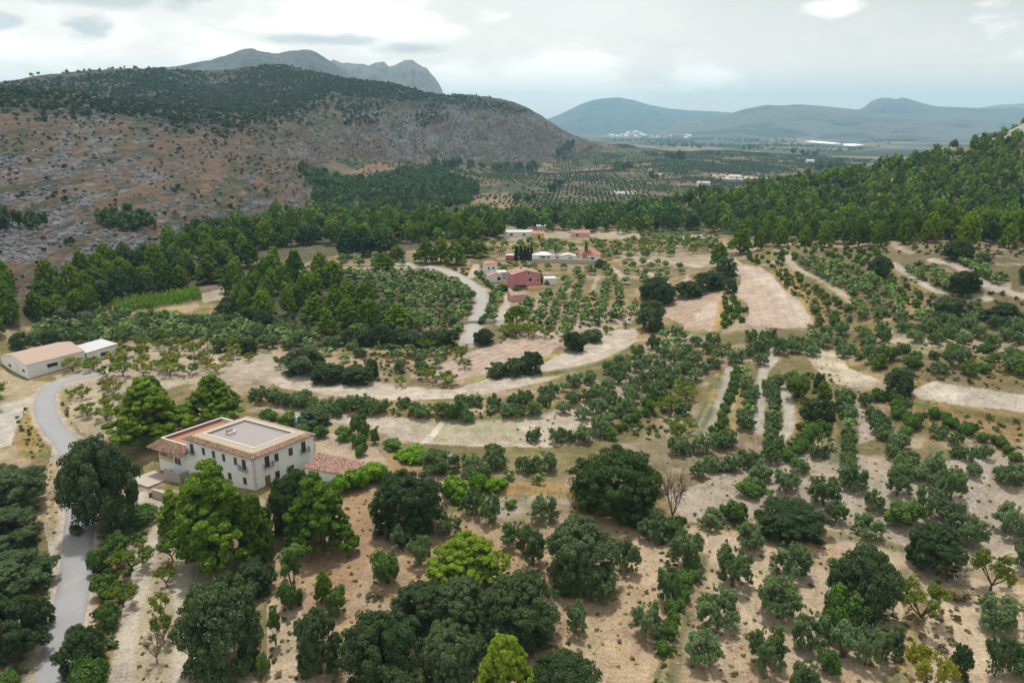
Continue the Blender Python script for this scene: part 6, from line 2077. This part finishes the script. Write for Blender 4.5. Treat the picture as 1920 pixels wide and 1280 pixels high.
# right hand terraces
for p, n, s in (([(1497, 482), (1530, 508), (1580, 535), (1610, 570), (1617, 596)], 20, 'first'), ([(1520, 482), (1570, 512), (1625, 545), (1655, 595)], 20, 'second'), ([(1560, 490), (1640, 525), (1680, 560), (1692, 598)], 19, 'third')):
    row('olive', p, n, 3.7, 'olive tree in the %s curving terrace row right of the big pinkish field' % s, '%s curving terrace row' % s, .5)
row('olive', [(1700, 500), (1740, 520), (1800, 545)], 12, 3.4, 'olive tree on the terrace above the middle pale track at the right', 'olives above the middle track', .9)
row('olive', [(1715, 492), (1760, 510), (1800, 528)], 9, 3.4, 'olive tree on the terrace above the middle pale track at the right', 'olives above the middle track', .9)
row('olive', [(1770, 478), (1830, 495), (1880, 520)], 13, 3.4, 'olive tree on the top terrace below the pine slope', 'olives on the top terrace', .9)
row('olive', [(1800, 490), (1840, 510), (1875, 530)], 9, 3.4, 'olive tree on the top terrace below the pine slope', 'olives on the top terrace', .9)
fill('olive', [(1690, 585), (1730, 570), (1800, 560), (1840, 575), (1830, 600), (1700, 600)], 5.0, (3.2, 4.2), 'olive tree at the foot of the right hand terraces', 'olives at the foot of the terraces')
fill('bush', [(1480, 500), (1540, 540), (1590, 570), (1600, 610), (1540, 620), (1500, 560), (1450, 505)], 3.4, (1.6, 3.0), 'low shrub on the bank between the pinkish field and the terraces', 'shrubs on the bank by the pinkish field', drop=.2)
fill('bush', [(1352, 550), (1385, 560), (1400, 580), (1395, 610), (1350, 612), (1362, 580)], 3.2, (2.0, 3.2), 'green shrub on the strip between the two pinkish fields', 'shrubs between the pinkish fields')
fill('bush', [(1390, 478), (1480, 468), (1500, 480), (1460, 500), (1420, 498)], 3.2, (1.6, 3.0), 'low shrub on the bank at the upper end of the big pinkish field', 'shrubs above the pinkish field')
fill('bush', [(1490, 468), (1640, 462), (1660, 480), (1640, 500), (1560, 480)], 3.6, (1.6, 3.2), 'low shrub between the front pines and the terrace rows', 'shrubs below the front pines')
fill('bush', [(1640, 510), (1700, 530), (1740, 560), (1800, 570), (1760, 590), (1700, 575), (1650, 545)], 4.0, (1.8, 3.0), 'low shrub on the grey-brown bank in the right hand terraces', 'shrubs on the grey-brown bank')
# centre, around the pink house
fill('olive', [(1010, 535), (1040, 545), (1100, 530), (1130, 520), (1190, 560), (1190, 590), (1120, 600), (1060, 620), (1000, 615), (975, 590), (985, 565)], 5.0, (3.6, 4.6), 'olive tree in the orchard below the deep pink house', 'olives below the deep pink house', line=((1000, 600), (1030, 540), 5.2))
fill('olive', [(1060, 505), (1140, 495), (1250, 510), (1260, 525), (1190, 530), (1180, 555), (1130, 520), (1060, 530)], 5.4, (3.4, 4.4), 'olive tree on the terraces right of the compound', 'olives right of the compound', line=((1150, 540), (1130, 505), 6.4))
fill('olive', [(890, 590), (920, 540), (945, 545), (945, 560), (930, 605), (895, 606)], 4.4, (3.2, 4.2), 'olive tree between the middle road and the dirt drive', 'olives between road and drive')
row('bush', [(892, 508), (912, 530), (925, 550), (918, 580), (900, 605)], 22, 2.4, 'clipped green hedge shrub along the outside of the middle road', 'hedge along the middle road', .3)
fill('olive', [(650, 510), (790, 508), (850, 520), (890, 555), (880, 600), (860, 610), (840, 590), (800, 620), (740, 625), (770, 590), (760, 550), (700, 520)], 4.2, (3.8, 5.2), 'olive tree in the grove inside the bend of the middle road', 'olives inside the bend of the middle road')
fill(['olive', 'bush'], [(690, 520), (770, 560), (775, 600), (745, 628), (640, 620), (700, 600)], 4.4, (3.0, 4.6), {'olive': 'olive tree beside the pine clump left of the middle road', 'bush': 'shrub beside the pine clump left of the middle road'}, {'olive': 'olives beside the pine clump', 'bush': 'shrubs beside the pine clump'})
fill('olive', [(640, 480), (760, 480), (790, 494), (700, 500), (640, 500)], 6.0, (3.4, 4.2), 'olive tree behind the thin track above the middle road', 'olives behind the thin track')
fill('olive', [(900, 492), (960, 490), (1060, 498), (1060, 510), (960, 510), (900, 505)], 6.0, (3.4, 4.4), 'olive tree on the ledge below the compound wall', 'olives on the ledge below the compound')
fill(['almond', 'olive'], [(920, 455), (1060, 450), (1080, 470), (1000, 476), (940, 478), (900, 476)], 5.5, (3.8, 4.6), {'almond': 'bright green almond behind the compound', 'olive': 'olive tree behind the compound'}, {'almond': 'almonds behind the compound', 'olive': 'olives behind the compound'})
fill(['almond', 'almond', 'olive'], [(1110, 452), (1260, 446), (1340, 450), (1350, 470), (1240, 480), (1140, 482), (1115, 470)], 5.5, (3.8, 4.8), {'almond': 'bright green almond in the orchard right of the coral-roofed cottage', 'olive': 'olive in the orchard right of the coral-roofed cottage'}, {'almond': 'almonds right of the cottage', 'olive': 'olives right of the cottage'})
fill('olive', [(1150, 490), (1300, 488), (1350, 500), (1300, 515), (1180, 510)], 6.5, (3.4, 4.2), 'olive tree on the pale stepped strips above the small pinkish field', 'olives on the pale stepped strips')
fill('olive', [(1190, 425), (1400, 420), (1420, 440), (1200, 446)], 6.5, (3.2, 4.0), 'small olive on the pale strip in front of the pine belt', 'olives before the pine belt', dmax=620)
# woods
P0_ = 'pine in the belt along the foot of the rocky hill'
fill(['pine', 'pine_dark', 'umbrella'], [(-60, 560), (0, 535), (60, 545), (120, 530), (160, 515), (220, 492), (300, 480), (370, 465), (430, 470), (420, 535), (330, 545), (215, 572), (190, 585), (100, 600), (0, 610), (-60, 620)], 5.8, (5.5, 8.5), {'pine': P0_, 'pine_dark': 'dark ' + P0_, 'umbrella': 'umbrella-crowned ' + P0_}, {'pine': 'pines along the foot of the rocky hill', 'pine_dark': 'dark pines along the foot of the rocky hill', 'umbrella': 'umbrella pines along the foot of the rocky hill'})
fill('pine', [(430, 520), (560, 530), (640, 535), (560, 590), (480, 600), (420, 565)], 5.6, (5.0, 7.5), 'pine in the hollow below the white gap in the wood', 'pines in the hollow')
fill('pine', [(-60, 600), (60, 590), (180, 585), (260, 600), (200, 628), (120, 630), (-60, 640)], 6.5, (4.5, 6.5), 'small pine at the left edge of the dense green grove', 'small pines by the grove')
fill(['pine', 'pine_dark', 'umbrella'], [(350, 470), (440, 435), (520, 418), (640, 425), (780, 425), (940, 430), (945, 452), (900, 452), (770, 455), (700, 465), (560, 460), (440, 480)], 6.0, (6.0, 9.0), {'pine': 'pine in the dark belt behind the umbrella pine stands', 'pine_dark': 'dark pine in the belt behind the umbrella pine stands', 'umbrella': 'umbrella pine in the dark belt across the middle'}, {'pine': 'pines of the dark middle belt', 'pine_dark': 'dark pines of the middle belt', 'umbrella': 'umbrella pines of the dark middle belt'})
fill('pine_dark', [(940, 430), (1060, 427), (1200, 418), (1300, 408), (1420, 400), (1420, 428), (1300, 432), (1180, 432), (1100, 437), (1000, 436)], 7.5, (6.5, 9.0), 'pine at the front edge of the belt behind the far strip of buildings', 'pines at the front of the far belt')
fill(['pine'], [(1420, 462), (1520, 455), (1620, 455), (1700, 440), (1920, 435), (1920, 470), (1800, 465), (1680, 462), (1520, 466)], 8.0, (5.5, 7.5), 'tall pine with visible trunk in the front rank of the right hand slope', 'front rank pines of the right hand slope')
open_ = lambda x, y: 1 - .95 * sstep(fbm(x / 22, y / 22, 40, 5), .50, .58)
fill(['pine', 'pine', 'pine_dark', 'umbrella'], [(1150, 440), (1250, 400), (1300, 378), (1450, 355), (1600, 330), (1700, 306), (1800, 281), (1920, 250), (2000, 232), (2000, 440), (1920, 455), (1700, 450), (1420, 450), (1300, 432)], 6.4, (5.0, 8.0), {'pine': 'pine on the wooded slope at the right', 'pine_dark': 'dark pine on the wooded slope at the right', 'umbrella': 'round-crowned pine on the wooded slope at the right'}, {'pine': 'pines of the right hand slope', 'pine_dark': 'dark pines of the right hand slope', 'umbrella': 'round-crowned pines of the right hand slope'}, dens=open_)
fill(['pine_dark', 'umbrella'], [(440, 432), (520, 412), (640, 402), (760, 396), (860, 388), (940, 402), (1000, 412), (1200, 395), (1250, 395), (1200, 418), (1060, 427), (780, 424), (640, 424), (520, 420)], 7.5, (6.5, 9.0), {'pine_dark': 'pine on the crest of the dark middle belt', 'umbrella': 'umbrella pine on the crest of the dark middle belt'}, {'pine_dark': 'pines on the belt crest', 'umbrella': 'umbrella pines on the belt crest'}, dmax=560)
fill('pine_dark', [(565, 320), (600, 330), (640, 342), (700, 340), (760, 320), (830, 326), (900, 352), (880, 385), (820, 398), (750, 402), (640, 404), (600, 398), (590, 365)], 8.0, (6.0, 9.5), 'pine in the wooded gully beside the rust hillside', 'pines of the gully', dmin=560, dmax=1100)
for p, n, lab in (([(820, 318), (880, 318), (950, 320), (1010, 322)], 22, 'dark far tree in the hedge line under the crag'), ([(1390, 282), (1430, 280)], 6, 'far dark tree beside the hill above the terraces'), ([(1485, 292), (1540, 291)], 7, 'far dark tree in the line on the crest above the white farmhouse'),
                  ([(1528, 322), (1580, 312)], 12, 'far blue-green tree in the copse right of the white farmhouse'), ([(1160, 318), (1180, 322)], 5, 'far dark tree in the short line right under the bare hill'), ([(1250, 300), (1285, 300)], 7, 'far dark tree in the copse at the middle of the terraces'),
                  ([(1030, 365), (1052, 345)], 8, 'dark tree in the vertical copse on the terraces'), ([(970, 378), (1000, 376)], 5, 'dark round tree on the bare terraces before the pine belt'), ([(1222, 337), (1240, 336)], 3, 'dark tree beside the pale tan farmhouse'),
                  ([(1240, 275), (1320, 279)], 9, 'far tree on the low hill crest below the town'), ([(1045, 300), (1060, 285), (1080, 275)], 9, 'dark tree at the lower end of the bare hill')):
    row('pine_dark', p, n, 9 if p[0][1] > 330 else 15, lab, lab.replace('dark far tree', 'far trees').replace('far dark tree', 'far trees')[:40], 6)
row('pine_dark', [(420, 208), (520, 222), (640, 168), (760, 165), (880, 183), (960, 200), (1040, 240)], 44, 5.0, 'tiny pine on the skyline of the bare hill', 'skyline pines', 8)
row('pine_dark', [(0, 168), (130, 176), (330, 206), (420, 214)], 40, 5.0, 'pine in the thin line along the near crest of the rocky hill', 'pines on the near crest', 9)
row('pine_dark', [(60, 145), (200, 135), (290, 131), (380, 136)], 26, 5.0, 'tiny pine along the far green crest at the upper left', 'pines on the far green crest', 10)
fill('pine_dark', [(190, 415), (215, 405), (275, 412), (290, 430), (240, 435), (190, 428)], 4.5, (4.5, 6.5), 'dark pine in the isolated clump on the rocky hillside', 'pines of the hillside clump')
fill('pine_dark', [(0, 415), (40, 420), (100, 425), (40, 432), (0, 435)], 5, (4.5, 6.5), 'dark pine at the left edge of the rocky hillside', 'pines at the left edge of the hillside')
fill('pine_dark', [(340, 440), (430, 428), (540, 412), (560, 425), (440, 445), (350, 460)], 7, (5.5, 7.5), 'pine climbing the foot of the rust hillside', 'pines climbing the hillside foot')
# ------------------------------------------------------------------ turn the list into objects
LIMIT = 300
KIND.update({'pine_far': KIND['pine'], 'olive_far': KIND['olive'], 'oak_far': KIND['oak'], 'almond_far': KIND['almond']})
bycat = {}
for p in PLANTS:
    bycat.setdefault(KIND[p['kind']][1], []).append(p)
REST = []
ROOTS = {}
for cat, lst in bycat.items():
    def seen(p):
        px, py, f = project(p['x'], p['y'], p['z'] + p['h'] * .5)
        m = p['px'] * .7
        return -m < px < 1920 + m and py < 1280 + m
    lst = [p for p in lst if seen(p)]
    lst.sort(key=lambda p: (p['group'] is not None, -p['px']))
    for i, p in enumerate(lst):
        if i >= LIMIT:
            REST.append(p)
            continue
        k = p['kind']
        if p['px'] < 42 and k + '_far' in PROTO:
            k = k + '_far'
        var = PROTO[k]
        tm, cm, pw, ph = var[int(rng.integers(len(var)))]
        e = link_obj(KIND[p['kind']][0], None)
        e.empty_display_size = .5
        e.location = (p['x'], p['y'], p['z'] - .05)
        e.rotation_euler.z = rng.uniform(0, 6.28)
        sx = p['w'] / pw
        e.scale = (sx * rng.uniform(.95, 1.05), sx * rng.uniform(.95, 1.05), p['h'] / ph)
        tag(e, p['label'], cat, p['group'])
        link_obj('trunk', tm, e)
        link_obj('crown', cm, e)

# far woods and groves: more trees than one could count, one mesh per wood
LOWP = {}
for k, mk in (('pine', lambda r: ([((0, 0, .34), .32, .9), ((.15, .08, .54), .29, .9), ((-.15, .05, .60), .28, .9), ((.04, -.12, .68), .27, .9), ((0, .06, .76), .22, .9), ((.22, -.12, .36), .22, .9), ((-.22, -.1, .40), .22, .9)], .5)),
              ('olive', lambda r: ([((.2, .1, .45), .26, .9), ((-.2, .12, .5), .25, .9), ((0, -.2, .55), .26, .9), ((.05, .1, .72), .24, .9)], .5))):
    LOWP[k] = []
    for s in range(5):
        r_ = R(700 + s)
        lob, _ = mk(r_)
        lob = [(np.array(c) + r_.normal(0, .05, 3), rr * r_.uniform(.85, 1.2), f) for c, rr, f in lob]
        V, Q = lobed(lob, 210 if k == 'pine' else 110, .15 if k == 'pine' else .22, r_, 4, .6, 1.4, .7, -.7, .15)
        LOWP[k].append(V)
LOWP['bush'] = []
for s in range(6):
    r_ = R(730 + s)
    V, Q = lobed([((r_.normal(0, .16), r_.normal(0, .16), r_.uniform(.3, .6)), r_.uniform(.25, .36), 1.0) for q in range(3)], 46, .30, r_, 3, .6, 1.3, .7, -.7, .1)
    LOWP['bush'].append(V)
TINT = {'pine': (.066, .118, .016), 'umbrella': (.060, .108, .016), 'pine_dark': (.034, .070, .022), 'olive': (.098, .150, .055), 'almond': (.13, .17, .025), 'bush': (.060, .11, .024), 'oak': (.040, .066, .03)}


def mass(name, items, label, cat):
    """items: (kind, x, y, z, w, h)"""
    if not items:
        return
    VV, CCc = [], []
    for kd, x, y, z, w, h in items:
        base = LOWP['pine' if kd in ('pine', 'umbrella', 'pine_dark') else 'olive' if kd in ('olive', 'almond', 'oak') else 'bush'][int(rng.integers(5))]
        a = rng.uniform(0, 6.28)
        ca, sa = math.cos(a), math.sin(a)
        v = np.column_stack([(base[:, 0] * ca - base[:, 1] * sa) * w * 1.05 + x, (base[:, 0] * sa + base[:, 1] * ca) * w * 1.05 + y, base[:, 2] * h + z])
        VV.append(v)
        b = rng.uniform(.62, 1.45)
        g = rng.uniform(.9, 1.12)
        t_ = TINT.get(kd, (.08, .1, .03))
        CCc.append(np.tile((t_[0] * b * (2 - g), t_[1] * b, t_[2] * b), (len(v), 1)))
    V = np.concatenate(VV)
    o = link_obj(name, np_mesh(name, V, np.arange(len(V)).reshape(-1, 4), M_STUFF, False, np.concatenate(CCc)))
    return tag(o, label, cat, kind='stuff')


for kd, nm, lab in (('pine tree', 'pine_wood', 'dense dark green pine wood covering the belts and the right hand slope'), ('olive tree', 'olive_groves', 'grey-green olive groves filling the terraces in the middle distance'), ('shrub', 'low_scrub', 'low green scrub on the banks'), ('almond tree', 'almond_orchard', 'yellow-green almond orchards in the middle distance')):
    mass(nm, [(p['kind'], p['x'], p['y'], p['z'], p['w'], p['h']) for p in REST if KIND[p['kind']][1] == kd], lab, kd)

# hillside bushes, far terrace orchards, far plain copses, verge scrub: countless
items = []
hs = scatter([(-300, 160), (0, 165), (200, 190), (500, 225), (640, 165), (880, 182), (1000, 215), (1060, 250), (1040, 300), (760, 300), (600, 300), (596, 392), (460, 425), (340, 452), (200, 488), (100, 528), (0, 545), (-300, 600)], 3.6, dmax=1900, dmin=260, tries=9, cap=20000, keep=False,
             dens=lambda x, y: .16 + .84 * sstep(fbm(x / 34, y / 26, 64, 4), .44, .62))
for x, y, z in hs:
    w = rng.uniform(.9, 2.3) * (1 + .7 * (rng.random() < .12)) * (1 + .35 * min(1, math.hypot(x, y) / 1400))
    items.append(('hill', x, y, z - .2, w, w * rng.uniform(.6, 1.0)))
TINT['hill'] = (.026, .040, .022)
mass('hillside_scrub', items, 'dark scrub bushes dotted over the rust and grey hillside', 'scrub')
items = []
for poly, c in (([(0, 165), (200, 190), (500, 228), (440, 240), (200, 212), (0, 200)], 420), ([(380, 165), (490, 124), (640, 145), (640, 170), (560, 200), (470, 215), (420, 212)], 700), ([(0, 158), (290, 130), (380, 136), (420, 200), (300, 190), (130, 172), (0, 166)], 700),
                ([(640, 150), (880, 180), (1000, 210), (960, 215), (800, 190), (640, 180)], 420), ([(300, 128), (400, 138), (520, 120), (860, 178), (700, 200), (500, 225), (380, 220), (200, 178)], 500), ([(0, 165), (250, 180), (560, 200), (700, 190), (640, 235), (400, 262), (150, 232), (0, 225)], 160), ([(640, 205), (720, 190), (720, 230), (650, 235)], 60), ([(780, 200), (830, 195), (840, 225), (780, 240)], 50)):
    for x, y, z in scatter(poly, 6.0, dmax=2000, dmin=600, tries=4, cap=c * 4, keep=False, dens=lambda x, y: .25 + .75 * sstep(fbm(x / 45, y / 60, 97, 4), .36, .56)):
        w = rng.uniform(3.5, 7)
        items.append(('pine' if rng.random() < .35 else 'top', x, y, z - .5, w, w * rng.uniform(.6, .95)))
TINT_P = TINT['pine']
TINT['top'] = (.028, .050, .026)
TINT['pine'] = (.032, .058, .026)
mass('hilltop_pines', items, 'open pine scrub covering the tops of the rocky hills', 'scrub')
TINT['pine'] = TINT_P
items = []
vs_ = scatter([(630, 300), (850, 308), (1040, 306), (1110, 272), (1200, 272), (1330, 282), (1500, 292), (1640, 300), (1560, 335), (1350, 355), (1250, 380), (1150, 392), (1000, 396), (900, 398), (880, 380), (900, 352), (820, 324), (700, 335)], 6.0, dmax=2400, dmin=640, tries=4, cap=9000, keep=False, line=((900, 352), (1200, 346), 10.5),
               dens=lambda x, y: .12 + .88 * sstep(fbm(x / 60, y / 60, 77, 3), .40, .55))
for x, y, z in vs_:
    w = rng.uniform(2.6, 4.2) * (1 + .25 * (math.hypot(x, y) > 1300))
    items.append(('farol', x, y, z - .2, w, w * .85))
TINT['farol'] = (.058, .088, .050)
mass('far_orchards', items, 'rows of far orchard trees over the terraced valley', 'orchard')
items = []
for x, y, z in scatter([(1130, 262), (1300, 260), (1500, 262), (1760, 252), (1700, 270), (1560, 288), (1400, 278), (1200, 268)], 45, dmax=7500, dmin=2200, tries=4, cap=1400, keep=False, dens=lambda x, y: sstep(fbm(x / 260, y / 420, 73, 5), .44, .56)):
    w = rng.uniform(12, 26)
    items.append(('pine_dark', x, y, z - 1, w, w * rng.uniform(.3, .5)))
mass('plain_copses', items, 'bluish copses scattered over the hazy plain', 'copse')
items = []
TINT['dry'] = (.13, .115, .05)
TINT['weed'] = (.056, .092, .024)
for poly, sp, a, b, kd, cp_ in (([(500, 900), (1100, 920), (1420, 990), (1920, 1110), (1920, 1290), (500, 1290)], 3.2, .35, .8, 'dry', 420), ([(1440, 700), (1560, 700), (1560, 850), (1440, 860)], 2.2, .8, 1.8, 'weed', 500), ([(1240, 970), (1440, 975), (1700, 1040), (1560, 1020), (1400, 1000)], 1.6, .5, 1.1, 'dry', 260),
                           ([(1600, 640), (1920, 660), (1920, 735), (1720, 710)], 2.6, .7, 1.8, 'dry', 700), ([(1700, 760), (1920, 790), (1920, 850), (1760, 800)], 2.4, .7, 1.7, 'weed', 420), ([(30, 780), (110, 720), (135, 735), (125, 790), (60, 860)], 1.8, .5, 1.1, 'weed', 260),
                           ([(166, 1000), (205, 985), (290, 1005), (285, 1060), (250, 1120), (215, 1180), (190, 1290), (150, 1290), (168, 1150)], 1.1, .8, 1.9, 'weed', 420), ([(0, 1100), (105, 1100), (70, 1290), (0, 1290)], 1.7, .6, 1.4, 'weed', 200), ([(1450, 500), (1600, 580), (1580, 620), (1520, 620)], 2.2, .9, 2.0, 'dry', 500),
                           ([(1600, 500), (1920, 560), (1920, 605), (1650, 600)], 2.6, .9, 2.2, 'weed', 700), ([(1620, 440), (1920, 440), (1920, 485), (1640, 475)], 3.0, 1.0, 2.4, 'weed', 500), ([(480, 755), (1010, 765), (1080, 752), (960, 782), (740, 782)], 1.8, .5, 1.3, 'weed', 500),
                           ([(640, 660), (880, 655), (860, 705), (740, 720), (700, 712)], 2.4, .7, 1.6, 'weed', 300), ([(560, 500), (880, 505), (880, 620), (560, 640)], 3.0, 1.0, 2.4, 'weed', 700), ([(960, 560), (1200, 560), (1180, 610), (1000, 660), (930, 650)], 3.0, .8, 1.8, 'weed', 380),
                           ([(1150, 800), (1250, 720), (1280, 780), (1230, 830)], 1.8, .8, 1.8, 'weed', 300), ([(1240, 980), (1310, 1040), (1300, 1100), (1250, 1290), (1225, 1290)], 1.5, .5, 1.3, 'weed', 240), ([(1700, 1080), (1800, 1100), (1790, 1290), (1690, 1290)], 1.9, .5, 1.3, 'dry', 220),
                           ([(420, 560), (560, 600), (640, 640), (420, 600)], 2.6, 1.0, 2.4, 'weed', 400), ([(1440, 460), (1920, 380), (1920, 440), (1460, 470)], 3.5, 1.2, 2.8, 'weed', 900), ([(480, 1120), (560, 1100), (640, 1280), (500, 1280)], 2.2, .5, 1.2, 'weed', 120)):
    for x, y, z in scatter(poly, sp * .85, tries=5, cap=int(cp_ * 1.8), keep=False, dmax=700, dens=lambda x, y: .15 + .85 * sstep(fbm(x / 12, y / 12, 81, 3), .42, .6)):
        w = rng.uniform(a, b)
        items.append((kd if rng.random() < .75 else 'dry', x, y, z - .05, w, w * rng.uniform(.5, .9)))
mass('verge_scrub', items, 'low dry scrub and weeds along terrace banks and verges', 'scrub')
# grass tufts and stones over the near ground
items = []
TINT['straw'] = (.30, .21, .085)
for poly, sp, cp_ in (([(480, 930), (1060, 950), (1250, 985), (1420, 1000), (1920, 1110), (1920, 1290), (480, 1290)], 1.3, 1000), ([(180, 1000), (420, 1050), (500, 1290), (180, 1290)], 1.0, 900), ([(20, 780), (130, 740), (150, 830), (140, 960), (80, 1290), (0, 1290), (90, 900)], 1.0, 900),
                      ([(1240, 860), (1920, 850), (1920, 1090), (1420, 985)], 1.5, 1600), ([(600, 800), (1080, 760), (1240, 730), (1100, 840), (740, 840)], 1.5, 1300), ([(1400, 640), (1920, 640), (1920, 850), (1400, 850)], 1.6, 2200)):
    for x, y, z in scatter(poly, sp, tries=5, cap=cp_, keep=False, dmax=330, dens=lambda x, y: .04 + .96 * sstep(fbm(x / 7, y / 7, 91, 4), .48, .62)):
        w = rng.uniform(.25, .7)
        items.append(('straw' if rng.random() < .6 else 'dry' if rng.random() < .6 else 'weed', x, y, z - .04, w, w * rng.uniform(.4, .8)))
mass('grass', items, 'dry straw-coloured grass tufts over the near slopes', 'grass')
VV, nst = [], 0
cube = np.array([(-1, -1, -1), (1, -1, -1), (1, 1, -1), (-1, 1, -1), (-1, -1, 1), (1, -1, 1), (1, 1, 1), (-1, 1, 1)], float)
cq = np.array([(0, 3, 2, 1), (4, 5, 6, 7), (0, 1, 5, 4), (1, 2, 6, 5), (2, 3, 7, 6), (3, 0, 4, 7)])
for poly, sp, cp_ in (([(480, 930), (1060, 950), (1420, 1000), (1920, 1110), (1920, 1290), (480, 1290)], 1.6, 1500), ([(60, 840), (145, 850), (120, 1050), (60, 1290), (20, 1290), (90, 1000)], .8, 900), ([(1240, 900), (1920, 880), (1920, 1090), (1420, 985)], 1.5, 900), ([(1510, 650), (1670, 722), (1920, 760), (1920, 780), (1550, 730)], 1.2, 900)):
    for x, y, z in scatter(poly, sp, tries=5, cap=cp_, keep=False, dmax=330, dens=lambda x, y: .1 + .9 * sstep(fbm(x / 5, y / 5, 95, 4), .50, .66)):
        s = rng.uniform(.05, .17)
        VV.append(cube * rng.uniform(.55, 1.0, (8, 3)) * np.array([s * rng.uniform(.8, 1.5), s, s * .6]) + np.array([x, y, z + s * .2]))
Fs = (np.arange(len(VV))[:, None, None] * 8 + cq[None]).reshape(-1, 4)
tag(link_obj('stones', np_mesh('stones', np.concatenate(VV), Fs, plain_mat('pale_limestone', (.33, .29, .24), .95, .3, .8))), 'loose pale stones strewn over the near ground', 'stones', kind='stuff')
# grey limestone blocks breaking through the hillside
VV = []
ii, jj = np.nonzero((ROCK > .55) & (DG < 1800) & (DG > 260))
sel = rng.choice(len(ii), min(len(ii), 8000), replace=False, p=(DG[ii, jj] ** 2 * 0 + 1 / DG[ii, jj] ** .3) / (1 / DG[ii, jj] ** .3).sum())
for a, b in zip(ii[sel], jj[sel]):
    s = rng.uniform(.18, .62) * (1 + DG[a, b] / 900) * (1.9 if rng.random() < .06 else 1)
    q = rng.uniform(0, 6.28)
    v = cube * rng.uniform(.5, 1.0, (8, 3)) * np.array([s * rng.uniform(.8, 1.6), s, s * rng.uniform(.6, 1.5)])
    v = np.column_stack([v[:, 0] * math.cos(q) - v[:, 1] * math.sin(q), v[:, 0] * math.sin(q) + v[:, 1] * math.cos(q), v[:, 2]])
    VV.append(v + np.array([XG[a, b], YG[a, b], ZG[a, b] + s * .1]))
Fs = (np.arange(len(VV))[:, None, None] * 8 + cq[None]).reshape(-1, 4)
tag(link_obj('hillside_rocks', np_mesh('hillside_rocks', np.concatenate(VV), Fs, plain_mat('hill_limestone', (.125, .125, .138), .95, .4, .3))), 'grey limestone outcrops scattered over the rust hillside', 'rocks', kind='stuff')
# reeds beside the rail embankment
r_ = R(800)
VV = []
for x, y, z in scatter([(180, 578), (215, 568), (265, 560), (300, 556), (372, 545), (378, 560), (330, 570), (270, 580), (210, 584)], .9, tries=8, cap=1500, keep=False):
    for q in range(5):
        a = r_.uniform(0, 6.28)
        hh = r_.uniform(1.5, 2.8)
        o = np.array([x + r_.normal(0, .3), y + r_.normal(0, .3), z])
        d_ = np.array([math.cos(a), math.sin(a), 0])
        sdv = np.array([-d_[1], d_[0], 0]) * .11
        tip = o + d_ * hh * .3 + np.array([0, 0, hh])
        md = o + d_ * hh * .08 + np.array([0, 0, hh * .6])
        VV += [o - sdv, o + sdv, md + sdv * 2, md - sdv * 2, md - sdv * 2, md + sdv * 2, tip + sdv * .4, tip - sdv * .4]
if VV:
    VV = np.array(VV)
    tag(link_obj('reeds', np_mesh('reeds', VV, np.arange(len(VV)).reshape(-1, 4), leaf_mat('reed_leaves', (.08, .14, .012), (.17, .26, .025), (.28, .36, .05), .3))), 'bright green reed bed along the rail embankment', 'reeds', kind='stuff')
# rail embankment with its two rails
emb = EMB
tg = np.gradient(emb, axis=0)
tg /= np.linalg.norm(tg, axis=1)[:, None]
nr_ = np.stack([tg[:, 1], -tg[:, 0]], 1)


def run(name, off, hw, z0, z1, mat, parent=None):
    vs, fs = [], []
    p = emb + nr_ * off
    zz = np.convolve(np.pad(ground(emb[:, 0], emb[:, 1]), 6, mode='edge'), np.ones(13) / 13, 'valid')
    for i in range(len(p)):
        for s, z in ((-hw[0], z0), (-hw[1], z1), (hw[1], z1), (hw[0], z0)):
            vs.append((p[i, 0] + s * nr_[i, 0], p[i, 1] + s * nr_[i, 1], zz[i] + z))
    for i in range(len(p) - 1):
        for j in range(4):
            fs.append((i * 4 + j, i * 4 + (j + 1) % 4, i * 4 + 4 + (j + 1) % 4, i * 4 + 4 + j))
    return MB().add(vs, fs).build(name, mat, parent)


tag(run('railway_bed', 0, (3.2, 1.7), -1.0, .9, plain_mat('rusty_ballast', (.22, .155, .125), .95, .25, 1.5, .4, 5)), kind='structure')
for s in (-.75, .75):
    tag(run('rail', s, (.06, .05), .9, 1.08, plain_mat('rusty_rail', (.14, .08, .055), .7, .2, 2)), 'rusty rail on the embankment, ' + ('nearer the reed bed' if s > 0 else 'nearer the pine belt'), 'rail')
# grey crag sticking out of the pines at the right edge
x, y, z = hit(1912, 262)
cr = np.array([(x, y)])
V_, F_ = [], []
n1, n2 = 26, 14
for i in range(n2):
    for j in range(n1):
        a = 2 * math.pi * j / n1
        f = i / (n2 - 1)
        rr = 22 * (1 - f ** 1.6) * (.8 + .5 * float(vnoise(np.array([math.cos(a) * 1.6 + 5]), np.array([math.sin(a) * 1.6 + f * 2.2]), 31)[0]))
        V_.append((x + 14 + rr * math.cos(a) * 1.3, y + rr * math.sin(a), z - 6 + 22 * f + 4 * float(vnoise(np.array([a * 2.0]), np.array([f * 6.0]), 32)[0])))
for i in range(n2 - 1):
    for j in range(n1):
        F_.append((i * n1 + j, i * n1 + (j + 1) % n1, (i + 1) * n1 + (j + 1) % n1, (i + 1) * n1 + j))
tag(MB().add(V_, F_).build('rock_crag', plain_mat('grey_limestone', (.24, .235, .23), .95, .4, .15, .8, .6)), 'grey limestone crag jutting above the pines at the right edge', 'rock')
